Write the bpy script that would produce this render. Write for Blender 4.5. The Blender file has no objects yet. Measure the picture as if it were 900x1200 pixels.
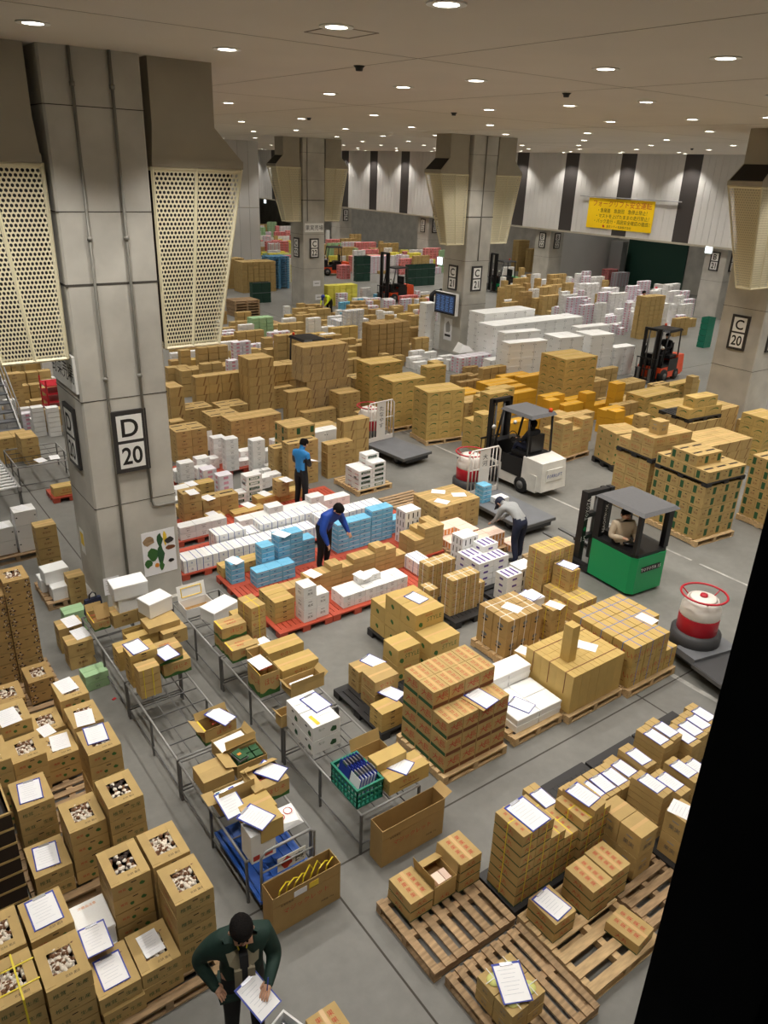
import bpy, bmesh, math, random
from mathutils import Vector, Matrix
random.seed(7)
SC = bpy.context.scene
COL = SC.collection
# ------------------------------------------------------------------ camera
F_PX, CAM_H = 903.0, 7.7
RM = Matrix(((0.80823177, -0.21382021, 0.54867323), (-0.58783115, -0.34813322, 0.73024502), (0.03487023, -0.91273445, -0.40706251)))
cam_data = bpy.data.cameras.new('camera'); cam = bpy.data.objects.new('camera', cam_data); COL.objects.link(cam)
cr, cd, cf = RM.col[0], RM.col[1], RM.col[2]
cam.matrix_world = Matrix(((cr[0], -cd[0], -cf[0], 0), (cr[1], -cd[1], -cf[1], 0), (cr[2], -cd[2], -cf[2], CAM_H), (0, 0, 0, 1)))
cam_data.sensor_fit = 'AUTO'; cam_data.sensor_width = 36.0; cam_data.lens = F_PX / 1200 * 36.0
cam_data.clip_start = 0.05; cam_data.clip_end = 400
SC.camera = cam
def ray(px, py): return RM @ Vector((px - 450.0, py - 600.0, F_PX))
def at(px, py, z=0.0):
    r = ray(px, py); t = (z - CAM_H) / r.z; return Vector((r.x * t, r.y * t, z))
def on_x(px, py, X):
    r = ray(px, py); t = X / r.x; return Vector((X, r.y * t, CAM_H + r.z * t))
def on_y(px, py, Y):
    r = ray(px, py); t = Y / r.y; return Vector((r.x * t, Y, CAM_H + r.z * t))
# ------------------------------------------------------------------ world, exposure
w = bpy.data.worlds.new('world'); SC.world = w; w.use_nodes = True
w.node_tree.nodes['Background'].inputs[0].default_value = (0.9, 0.95, 1.0, 1)
w.node_tree.nodes['Background'].inputs[1].default_value = 0.01
SC.view_settings.view_transform = 'Standard'; SC.view_settings.look = 'None'
SC.view_settings.gamma = 1.0; SC.view_settings.use_curve_mapping = False
SC.view_settings.exposure = 0.05
LAMP_W, LAMP_COL = 560.0, (1.0, 0.95, 0.88)
# ------------------------------------------------------------------ materials
def S(r, g, b):
    def l(c):
        c /= 255.0
        return c / 12.92 if c <= 0.04045 else ((c + 0.055) / 1.055) ** 2.4
    return (l(r), l(g), l(b), 1.0)
MATS = {}
def mat(name, col, rough=0.6, metal=0.0, var=0.0, scale=8.0, bump=0.0, rnd=0.0, emit=None, estr=0.0, spec=0.5, detail=3.0, alpha=None, trans=0.0, stretch=None):
    if name in MATS: return MATS[name]
    m = bpy.data.materials.new(name); m.use_nodes = True; nt = m.node_tree; b = nt.nodes['Principled BSDF']
    b.inputs['Base Color'].default_value = col; b.inputs['Roughness'].default_value = rough; b.inputs['Metallic'].default_value = metal
    b.inputs['Specular IOR Level'].default_value = spec
    if trans: b.inputs['Transmission Weight'].default_value = trans
    if alpha is not None: b.inputs['Alpha'].default_value = alpha
    src = None
    if var or bump:
        tc = nt.nodes.new('ShaderNodeTexCoord'); nz = nt.nodes.new('ShaderNodeTexNoise')
        nz.inputs['Scale'].default_value = scale; nz.inputs['Detail'].default_value = detail
        if stretch:
            mp = nt.nodes.new('ShaderNodeMapping'); mp.inputs['Scale'].default_value = stretch
            nt.links.new(tc.outputs['Object'], mp.inputs[0]); nt.links.new(mp.outputs[0], nz.inputs['Vector'])
        else: nt.links.new(tc.outputs['Object'], nz.inputs['Vector'])
        if var:
            rp = nt.nodes.new('ShaderNodeMapRange'); rp.inputs[1].default_value = 0.3; rp.inputs[2].default_value = 0.7
            rp.inputs[3].default_value = 1 - var; rp.inputs[4].default_value = 1 + var
            nt.links.new(nz.outputs[0], rp.inputs[0]); src = rp.outputs[0]
        if bump:
            bp = nt.nodes.new('ShaderNodeBump'); bp.inputs['Strength'].default_value = bump; bp.inputs['Distance'].default_value = 0.01
            nt.links.new(nz.outputs[0], bp.inputs['Height']); nt.links.new(bp.outputs[0], b.inputs['Normal'])
    if rnd:
        oi = nt.nodes.new('ShaderNodeObjectInfo'); r2 = nt.nodes.new('ShaderNodeMapRange')
        r2.inputs[3].default_value = 1 - rnd; r2.inputs[4].default_value = 1 + rnd
        nt.links.new(oi.outputs['Random'], r2.inputs[0])
        if src is not None:
            mm = nt.nodes.new('ShaderNodeMath'); mm.operation = 'MULTIPLY'
            nt.links.new(src, mm.inputs[0]); nt.links.new(r2.outputs[0], mm.inputs[1]); src = mm.outputs[0]
        else: src = r2.outputs[0]
    if src is not None:
        hs = nt.nodes.new('ShaderNodeHueSaturation'); hs.inputs['Color'].default_value = col
        nt.links.new(src, hs.inputs['Value']); nt.links.new(hs.outputs[0], b.inputs['Base Color'])
    if emit is not None:
        b.inputs['Emission Color'].default_value = emit; b.inputs['Emission Strength'].default_value = estr
    MATS[name] = m
    return m
mat('card', S(188, 159, 102), 0.75, var=0.06, scale=6, rnd=0.07)
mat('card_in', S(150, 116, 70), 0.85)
mat('card_dark', S(172, 141, 88), 0.75, var=0.06, scale=6, rnd=0.07)
mat('card_yellow', S(196, 166, 98), 0.7, var=0.05, scale=6, rnd=0.06)
mat('card_gold', S(214, 162, 42), 0.6, rnd=0.05)
mat('ink_tan', S(140, 106, 62), 0.75)
mat('tape', S(206, 168, 110), 0.35)
mat('white_card', S(236, 236, 234), 0.6, rnd=0.04)
mat('foam', S(246, 247, 246), 0.55, var=0.02, scale=60, rnd=0.02)
mat('blue_card', S(118, 190, 224), 0.6, rnd=0.05)
mat('green_card', S(160, 196, 150), 0.6, rnd=0.05)
mat('pink_card', S(236, 150, 150), 0.6, rnd=0.08)
mat('pink_ink', S(214, 150, 170), 0.7)
mat('lav_card', S(230, 226, 234), 0.6, rnd=0.05)
mat('peach_card', S(242, 214, 196), 0.6, rnd=0.04)
mat('yellow_card', S(232, 222, 90), 0.6, rnd=0.06)
mat('ink_red', S(186, 62, 44), 0.7)
mat('ink_brown', S(120, 72, 42), 0.7)
mat('ink_green', S(58, 104, 48), 0.7)
mat('ink_dgreen', S(44, 88, 52), 0.7)
mat('ink_black', S(30, 27, 24), 0.7)
mat('ink_blue', S(52, 84, 160), 0.7)
mat('ink_purple', S(88, 62, 140), 0.7)
mat('ink_orange', S(226, 142, 48), 0.7)
mat('ink_yellow', S(240, 206, 60), 0.6)
mat('strap_yellow', S(226, 206, 44), 0.4)
mat('strap_white', S(226, 226, 220), 0.4)
mat('strap_blue', S(70, 120, 190), 0.4)
mat('paper_line', S(196, 200, 208), 0.7)
mat('paper', S(244, 244, 246), 0.7)
mat('board_blue', S(44, 62, 160), 0.45)
mat('clip_steel', S(160, 162, 168), 0.3, 0.9)
mat('wood', S(198, 168, 124), 0.8, var=0.22, scale=5, rnd=0.14, bump=0.2, stretch=(1, 6, 6))
mat('wood_old', S(166, 138, 104), 0.85, var=0.28, scale=5, rnd=0.16, bump=0.25, stretch=(1, 6, 6))
mat('red_plastic', S(180, 76, 54), 0.5, var=0.1, scale=3, rnd=0.05)
mat('black_plastic', S(38, 37, 38), 0.5)
mat('blue_plastic', S(36, 88, 176), 0.45)
mat('blue_pallet', S(86, 140, 176), 0.5)
mat('green_plastic', S(18, 122, 98), 0.4)
mat('dark_green_plastic', S(34, 70, 58), 0.5)
mat('steel', S(158, 158, 156), 0.45, 0.3)
mat('steel_dark', S(104, 104, 103), 0.5, 0.25)
mat('conduit_grey', S(140, 138, 130), 0.5, 0.2)
mat('rubber', S(26, 26, 27), 0.8)
mat('black_paint', S(26, 26, 28), 0.4)
mat('grey_roof', S(98, 98, 100), 0.6, var=0.05, scale=20)
mat('white_paint', S(228, 226, 218), 0.45, var=0.08, scale=3)
mat('cart_dark', S(62, 62, 64), 0.55)
mat('cart_grey', S(108, 110, 114), 0.55, var=0.07, scale=3)
mat('red_paint', S(190, 30, 48), 0.35)
mat('orange_paint', S(232, 84, 40), 0.4)
mat('green_paint', S(24, 156, 92), 0.35)
mat('drum_white', S(232, 226, 218), 0.4)
mat('skin', S(206, 160, 132), 0.55)
mat('hair', S(20, 17, 16), 0.9, var=0.3, scale=60, bump=0.8, spec=0.2)
mat('jacket_green', S(22, 50, 42), 0.75, var=0.12, scale=14, bump=0.3)
mat('collar_grey', S(136, 128, 106), 0.85)
mat('trousers_black', S(20, 20, 24), 0.8, var=0.1, scale=12)
mat('navy', S(28, 34, 58), 0.8, var=0.1, scale=12)
mat('sweat_grey', S(160, 162, 162), 0.85, var=0.06, scale=12, bump=0.3)
mat('jacket_blue', S(20, 66, 160), 0.6, var=0.1, scale=12, bump=0.3)
mat('vest_blue', S(44, 136, 206), 0.6, var=0.06, scale=12)
mat('vest_yellow', S(222, 240, 30), 0.5)
mat('cloth_beige', S(196, 180, 156), 0.8)
mat('cloth_red', S(190, 28, 36), 0.7)
mat('concrete', S(190, 187, 178), 0.8, var=0.15, scale=1.3, bump=0.08, detail=6)
mat('joint', S(70, 66, 60), 0.9)
mat('duct', S(168, 161, 144), 0.55, var=0.04, scale=2)
mat('cage', S(236, 228, 196), 0.5)
mat('cage_in', S(206, 196, 168), 0.7)
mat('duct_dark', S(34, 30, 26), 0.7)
mat('panel_wall', S(206, 204, 200), 0.5, var=0.03, scale=0.8)
mat('panel_dark', S(60, 56, 54), 0.5)
mat('frame_black', S(30, 30, 29), 0.5)
mat('sign_frame', S(52, 50, 50), 0.5)
mat('sign_white', S(240, 240, 236), 0.5)
mat('banner_yellow', S(248, 206, 6), 0.55)
mat('lamp', (1, 1, 1, 1), 0.5, emit=(1.0, 0.93, 0.8, 1), estr=14.0)
mat('exit_lit', S(200, 230, 240), 0.4, emit=(0.75, 0.92, 1.0, 1), estr=3.0)
mat('screen', S(14, 18, 34), 0.25, emit=(0.05, 0.09, 0.2, 1), estr=0.35)
mat('screen_text', S(90, 130, 190), 0.3, emit=(0.15, 0.3, 0.6, 1), estr=0.3)
mat('melon_skin', S(214, 216, 130), 0.6)
mat('mush_white', S(232, 222, 206), 0.6, rnd=0.05)
mat('mush_brown', S(120, 84, 56), 0.6)
mat('mush_dark', S(58, 44, 38), 0.7)
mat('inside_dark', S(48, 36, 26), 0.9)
mat('clear_wrap', S(220, 214, 200), 0.15, alpha=0.12)
mat('tinted', S(60, 66, 70), 0.08, alpha=0.35)
# ------------------------------------------------------------------ mesh builder
class MB:
    def __init__(self): self.v = []; self.f = []; self.m = []; self.mats = []; self.smooth = []
    def slot(self, name):
        if name not in self.mats: self.mats.append(name)
        return self.mats.index(name)
    def add(self, vs, fs, m, smooth=False, M=None):
        o = len(self.v); s = self.slot(m)
        self.v += [tuple(M @ Vector(p)) if M is not None else tuple(p) for p in vs]
        for f in fs: self.f.append(tuple(o + i for i in f)); self.m.append(s); self.smooth.append(smooth)
        return self
    def box(self, x0, y0, z0, x1, y1, z1, m, M=None, skip=''):
        vs = [(x0, y0, z0), (x1, y0, z0), (x1, y1, z0), (x0, y1, z0), (x0, y0, z1), (x1, y0, z1), (x1, y1, z1), (x0, y1, z1)]
        fs = []
        for k, f in (('b', (0, 3, 2, 1)), ('t', (4, 5, 6, 7)), ('f', (0, 1, 5, 4)), ('r', (1, 2, 6, 5)), ('k', (2, 3, 7, 6)), ('l', (3, 0, 4, 7))):
            if k not in skip: fs.append(f)
        return self.add(vs, fs, m, M=M)
    def hexa(self, b, t, m, M=None):
        """b, t: four corners each (counter-clockwise from above)"""
        return self.add(list(b) + list(t), [(0, 3, 2, 1), (4, 5, 6, 7), (0, 1, 5, 4), (1, 2, 6, 5), (2, 3, 7, 6), (3, 0, 4, 7)], m, M=M)
    def prism(self, pts, z0, z1, m, M=None):
        n = len(pts)
        vs = [(p[0], p[1], z0) for p in pts] + [(p[0], p[1], z1) for p in pts]
        fs = [tuple(reversed(range(n))), tuple(range(n, 2 * n))] + [(i, (i + 1) % n, n + (i + 1) % n, n + i) for i in range(n)]
        return self.add(vs, fs, m, M=M)
    def tube(self, pts, r, m, n=8, closed=False, M=None, cap=True):
        pts = [Vector(p) for p in pts]; vs = []; fs = []; N = len(pts); up = None
        for i, p in enumerate(pts):
            if closed: t = pts[(i + 1) % N] - pts[i - 1]
            else: t = pts[min(i + 1, N - 1)] - pts[max(i - 1, 0)]
            t.normalize()
            if up is None: up = Vector((0, 0, 1)) if abs(t.z) < 0.9 else Vector((1, 0, 0))
            a = t.cross(up)
            if a.length < 1e-4: a = t.cross(Vector((0.3, 1, 0.2)))
            a.normalize(); bb = a.cross(t).normalized(); up = bb
            rr = r[i] if isinstance(r, (list, tuple)) else r
            for k in range(n):
                an = 2 * math.pi * k / n; vs.append(p + a * (math.cos(an) * rr) + bb * (math.sin(an) * rr))
        for i in range(N if closed else N - 1):
            j = (i + 1) % N
            for k in range(n):
                k2 = (k + 1) % n; fs.append((i * n + k, j * n + k, j * n + k2, i * n + k2))
        if cap and not closed: fs += [tuple(range(n)), tuple(reversed(range((N - 1) * n, N * n)))]
        return self.add(vs, fs, m, smooth=n > 5, M=M)
    def lathe(self, prof, m, n=24, M=None, cap=True):
        vs = []; fs = []
        for r, z in prof:
            for k in range(n):
                a = 2 * math.pi * k / n; vs.append((r * math.cos(a), r * math.sin(a), z))
        for i in range(len(prof) - 1):
            for k in range(n):
                k2 = (k + 1) % n; fs.append((i * n + k, i * n + k2, (i + 1) * n + k2, (i + 1) * n + k))
        if cap: fs += [tuple(reversed(range(n))), tuple(range((len(prof) - 1) * n, len(prof) * n))]
        return self.add(vs, fs, m, smooth=True, M=M)
    def text(self, s, m, M, size=1.0, align='c', sx=1.0, res=1):
        """flat lettering in the XY plane of M, `size` = letter height"""
        vs, fs, w, h = text_tris(s, res)
        if not vs: return self
        k = size / h
        ox = -w * 0.5 if align == 'c' else 0.0
        return self.add([((x + ox) * k * sx, y * k, 0) for x, y in vs], fs, m, M=M)
    def mesh(self, name='mesh'):
        me = bpy.data.meshes.new(name); me.from_pydata(self.v, [], self.f)
        for k in self.mats: me.materials.append(MATS[k])
        me.polygons.foreach_set('material_index', self.m); me.polygons.foreach_set('use_smooth', self.smooth)
        me.update(); return me
_TX = {}
def text_tris(s, res=1):
    if (s, res) in _TX: return _TX[(s, res)]
    cu = bpy.data.curves.new('tmp', 'FONT'); cu.body = s; cu.resolution_u = res; cu.size = 1.0; cu.offset = 0.018 if res == 6 else 0.0
    o = bpy.data.objects.new('tmp', cu); COL.objects.link(o)
    dg = bpy.context.evaluated_depsgraph_get(); me = bpy.data.meshes.new_from_object(o.evaluated_get(dg))
    vs = [(v.co.x, v.co.y) for v in me.vertices]; fs = [tuple(p.vertices) for p in me.polygons]
    bpy.data.objects.remove(o); bpy.data.curves.remove(cu); bpy.data.meshes.remove(me)
    if vs:
        x0 = min(v[0] for v in vs); x1 = max(v[0] for v in vs); y0 = min(v[1] for v in vs); y1 = max(v[1] for v in vs)
        vs = [(x - x0, y - (y0 + y1) / 2) for x, y in vs]; r = (vs, fs, x1 - x0, max(y1 - y0, 1e-3))
    else: r = ([], [], 1, 1)
    _TX[(s, res)] = r
    return r
def obj(name, me, parent=None, loc=(0, 0, 0), rz=0.0):
    if isinstance(me, MB): me = me.mesh(name)
    o = bpy.data.objects.new(name, me); COL.objects.link(o)
    o.location = loc; o.rotation_euler = (0, 0, rz)
    if parent is not None: o.parent = parent
    return o
def tag(o, label=None, cat=None, group=None, kind=None):
    if label: o['label'] = label
    if cat: o['category'] = cat
    if group: o['group'] = group
    if kind: o['kind'] = kind
    return o
def thing(name, label, cat, loc=(0, 0, 0), rz=0.0, group=None):
    o = bpy.data.objects.new(name, None); COL.objects.link(o); o.empty_display_size = 0.1
    o.location = loc; o.rotation_euler = (0, 0, rz)
    return tag(o, label, cat, group)
def struct(name, me, parent=None, loc=(0, 0, 0)):
    o = obj(name, me, parent, loc)
    if parent is None: o['kind'] = 'structure'
    return o
def RZ(a): return Matrix.Rotation(a, 4, 'Z')
def T(x, y, z): return Matrix.Translation((x, y, z))
# frames for lettering: on a face looking to -Y (reads left to right along +X), to -X (reads along -Y), up (reads along +X)
M_FRONT = Matrix(((1, 0, 0, 0), (0, 0, -1, 0), (0, 1, 0, 0), (0, 0, 0, 1)))
M_LEFT = Matrix(((0, 0, -1, 0), (-1, 0, 0, 0), (0, 1, 0, 0), (0, 0, 0, 1)))
M_BACK = Matrix(((-1, 0, 0, 0), (0, 0, 1, 0), (0, 1, 0, 0), (0, 0, 0, 1)))
M_RIGHT = Matrix(((0, 0, 1, 0), (1, 0, 0, 0), (0, 1, 0, 0), (0, 0, 0, 1)))
# ================================================================== the building
CEIL = 9.09
X0, Y0, CW, CD, SX, SY = 3.237, 12.517, 1.432, 1.456, 20.554, 13.913
# floor -------------------------------------------------------------
def floor_mat():
    m = bpy.data.materials.new('floor_concrete'); m.use_nodes = True; nt = m.node_tree; b = nt.nodes['Principled BSDF']; MATS['floor_concrete'] = m
    tc = nt.nodes.new('ShaderNodeTexCoord')
    def nz(sc, det, rough=0.55):
        n = nt.nodes.new('ShaderNodeTexNoise'); n.inputs['Scale'].default_value = sc; n.inputs['Detail'].default_value = det; n.inputs['Roughness'].default_value = rough
        nt.links.new(tc.outputs['Object'], n.inputs['Vector']); return n
    a, c, d = nz(0.9, 8, 0.6), nz(6, 5, 0.6), nz(0.25, 3)
    def rng(n, lo, hi):
        r = nt.nodes.new('ShaderNodeMapRange'); r.inputs[1].default_value = 0.3; r.inputs[2].default_value = 0.7; r.inputs[3].default_value = lo; r.inputs[4].default_value = hi
        nt.links.new(n.outputs[0], r.inputs[0]); return r
    def mul(x, y):
        q = nt.nodes.new('ShaderNodeMath'); q.operation = 'MULTIPLY'; nt.links.new(x.outputs[0], q.inputs[0]); nt.links.new(y.outputs[0], q.inputs[1]); return q
    v = mul(mul(rng(a, 0.84, 1.12), rng(c, 0.93, 1.06)), rng(d, 0.92, 1.06))
    hs = nt.nodes.new('ShaderNodeHueSaturation'); hs.inputs['Color'].default_value = S(122, 121, 116)
    nt.links.new(v.outputs[0], hs.inputs['Value']); nt.links.new(hs.outputs[0], b.inputs['Base Color'])
    r = rng(a, 0.42, 0.62); nt.links.new(r.outputs[0], b.inputs['Roughness'])
    b.inputs['Specular IOR Level'].default_value = 0.4
floor_mat()
FX0, FX1, FY0, FY1 = -12.0, 56.0, 0.0, 112.0
fm = MB(); fm.box(FX0, FY0, -0.3, FX1, FY1, 0.0, 'floor_concrete')
floor = struct('floor', fm)
mat('paint_line', S(168, 166, 160), 0.7, var=0.3, scale=5)
def strip(name, x0, y0, x1, y1, m, z=0.0015): o = obj(name, MB().box(x0, y0, -0.01, x1, y1, z, m), floor); return o
for y in (5.62, 19.53, 33.44): strip('floor_joint', FX0, y - 0.012, 44.0, y + 0.012, 'joint')
for x in (-2.6, 3.52, 9.6, 21.0, 27.5): strip('floor_joint', x - 0.012, FY0 + 1, x + 0.012, 70, 'joint')
for a, b_ in ((4.8, 7.9), (8.1, 13.6), (14.6, 26.0)): strip('painted_line', 14.64, a, 14.70, b_, 'paint_line')
strip('painted_line', 10.52, 4.6, 10.62, 5.9, 'paint_line')
strip('painted_line', 27.92, 8.0, 27.98, 40.0, 'paint_line')
# ceiling -----------------------------------------------------------
mat('ceiling_paint', S(214, 206, 193), 0.8, var=0.025, scale=0.7)
ceiling = struct('ceiling', MB().box(FX0, FY0, CEIL, FX1, FY1, CEIL + 0.3, 'ceiling_paint'))
mat('ceiling_seam', S(150, 140, 124), 0.8)
for x in (1.0, 7.5, 12.0, 21.0, 30.5): obj('seam', MB().box(x - 0.006, 0.6, CEIL - 0.003, x + 0.006, 90, CEIL, 'ceiling_seam'), ceiling)
for y in (9.6, 17.6, 31.0): obj('seam', MB().box(-8, y - 0.006, CEIL - 0.003, 44, y + 0.006, CEIL, 'ceiling_seam'), ceiling)
p = at(400, 38, CEIL)
hm = MB()
for a in (-0.3, 0.3):
    hm.box(p.x + a - 0.012, p.y - 0.3, CEIL - 0.005, p.x + a + 0.012, p.y + 0.3, CEIL, 'ceiling_seam'); hm.box(p.x - 0.3, p.y + a - 0.012, CEIL - 0.005, p.x + 0.3, p.y + a + 0.012, CEIL, 'ceiling_seam')
obj('access_hatch', hm, ceiling)
for q in ((421, 77), (664, 109), (532, 132), (362, 138), (811, 174)):
    p = at(q[0], q[1], CEIL)
    s = MB(); s.lathe([(0.05, -0.07), (0.06, -0.03), (0.09, 0.0)], 'frame_black', 12)
    tag(obj('smoke_detector', s, None, (p.x, p.y, CEIL)), 'small dark smoke detector dot on the pale ceiling', 'detector', 'ceiling smoke detectors')
# columns -----------------------------------------------------------
def sign_mesh(a, b_, W=0.6, Hh=1.08):
    """two-panel location sign lying in the XY plane, letters up"""
    fr = MB(); t = 0.05
    fr.box(-W / 2, -Hh / 2, 0, W / 2, Hh / 2, 0.05, 'sign_frame')
    g = 0.028
    plates = []
    for s, ch in ((1, a), (-1, b_)):
        y0, y1 = (g, Hh / 2 - 0.075) if s > 0 else (-Hh / 2 + 0.075, -g)
        q = MB(); q.box(-W / 2 + 0.085, y0, 0.045, W / 2 - 0.085, y1, 0.056, 'sign_white'); plates.append(('plate', q))
        q = MB(); q.text(ch, 'ink_black', T(0, (y0 + y1) / 2, 0.058), 0.31, sx=0.85 if len(ch) > 1 else 1.0, res=6); plates.append(('lettering', q))
    return fr, plates
def put_sign(a, b_, M, label):
    fr, pl = sign_mesh(a, b_)
    o = obj('location_sign', fr); o.matrix_world = M
    tag(o, label, 'sign', 'pillar location signs')
    last = None
    for n, q in pl:
        c = obj(n, q, o if n == 'plate' else last)
        if n == 'plate': last = c
        else: c['label'] = 'black lettering'
def conduit(m, x, y, z0, z1):
    m.tube([(x, y, z0), (x, y, z1)], 0.024, 'conduit_grey', 6)
def column(i, j, name_l, num, detail=True, where=''):
    x, y = X0 + i * SX, Y0 + j * SY
    m = MB(); c = 0.03
    pts = [(x + c, y), (x + CW - c, y), (x + CW, y + c), (x + CW, y + CD - c), (x + CW - c, y + CD), (x + c, y + CD), (x, y + CD - c), (x, y + c)]
    m.prism(pts, -0.05, CEIL + 0.05, 'concrete')
    o = struct('concrete_pillar', m); o['label'] = 'square concrete pillar signed %s %s' % (name_l, num)
    for z, h in ((5.89, 0.035), (4.08, 0.012), (6.95, 0.012), (8.35, 0.012), (2.2, 0.010)):
        q = MB(); q.box(x - 0.004, y - 0.004, z, x + CW + 0.004, y + CD + 0.004, z + h, 'joint'); obj('joint_band', q, o)
    if detail:
        for fx in (0.42, 0.98):
            q = MB(); conduit(q, x + fx, y - 0.03, 0.4 if fx < 0.5 else 2.15, CEIL)
            for z in (4.4, 6.55, 8.6): q.lathe([(0.04, 0), (0.04, 0.06)], 'conduit_grey', 8, M=T(x + fx, y - 0.03, z))
            if fx > 0.5: q.tube([(x + fx, y - 0.03, 2.2), (x + fx + 0.03, y - 0.03, 2.08), (x + fx + 0.1, y - 0.03, 2.05), (x + CW + 0.02, y - 0.03, 2.05)], 0.024, 'conduit_grey', 6)
            obj('conduit', q, o)
        q = MB(); q.box(x - 0.12, y - 0.1, 0, x + CW + 0.1, y + CD + 0.1, 0.16, 'concrete'); obj('plinth', q, o)
    if name_l:
        put_sign(name_l, num, T(x + CW / 2, y - 0.002, 3.33) @ M_FRONT, '%s %s sign on the near face of %s' % (name_l, num, where))
        put_sign(name_l, num, T(x - 0.002, y + CD / 2, 3.33) @ M_LEFT, '%s %s sign on the left face of %s' % (name_l, num, where))
    return o
column(0, 0, 'D', '20', True, 'the big near pillar'); column(1, 0, 'C', '20', False, 'the right edge pillar'); column(1, 1, 'C', '21', False, 'the monitor pillar'); column(1, 2, 'C', '22', False, 'the far fruit sign pillar')
column(2, 1, 'B', '21', False, 'the facade pillar at far right'); column(2, 2, 'B', '22', False, 'the facade pillar left of the banner'); column(2, 3, 'B', '23', False, 'the facade pillar behind the monitor'); column(2, 4, 'B', '24', False, 'the farthest facade pillar')
# thin cover pipes on the C pillars
for j in (1, 2):
    q = MB(); conduit(q, X0 + SX + 0.72 - 0.45 * (j - 1), Y0 + j * SY - 0.03, 4.1 if j == 1 else 4.8, CEIL - 0.01); tag(obj('conduit_pipe', q), 'thin grey conduit running up %s' % ('the monitor pillar' if j == 1 else 'the far fruit sign pillar'), 'pipe')
# air ducts with perforated cages -----------------------------------
def perforated(name, quad, nu, nv, parent, thick=0.02):
    """a sheet with real round-ish holes spanning the quad (bottom-left, bottom-right, top-right, top-left)"""
    A, B, C_, D = [Vector(q) for q in quad]
    m = MB(); nrm = (B - A).cross(D - A).normalized()
    def P(u, v): return (A * (1 - u) + B * u) * (1 - v) + (D * (1 - u) + C_ * u) * v
    # hexagonal holes: each cell is a hexagon-holed tile
    vs = []; fs = []
    for r in range(nv):
        off = 0.5 if r % 2 else 0.0
        for cidx in range(nu):
            u0, u1 = (cidx + off) / (nu + 0.5), (cidx + 1 + off) / (nu + 0.5); v0, v1 = r / nv, (r + 1) / nv
            o = len(vs); cu, cv = (u0 + u1) / 2, (v0 + v1) / 2; du, dv = (u1 - u0), (v1 - v0)
            outer = [(u0, v0), (cu, v0), (u1, v0), (u1, v1), (cu, v1), (u0, v1)]
            inner = [(cu - 0.34 * du, cv - 0.20 * dv), (cu, cv - 0.40 * dv), (cu + 0.34 * du, cv - 0.20 * dv), (cu + 0.34 * du, cv + 0.20 * dv), (cu, cv + 0.40 * dv), (cu - 0.34 * du, cv + 0.20 * dv)]
            vs += [P(*q) for q in outer] + [P(*q) for q in inner]
            for k in range(6): k2 = (k + 1) % 6; fs.append((o + k, o + k2, o + 6 + k2, o + 6 + k))
    m.add(vs, fs, 'cage'); return obj(name, m, parent)
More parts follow.
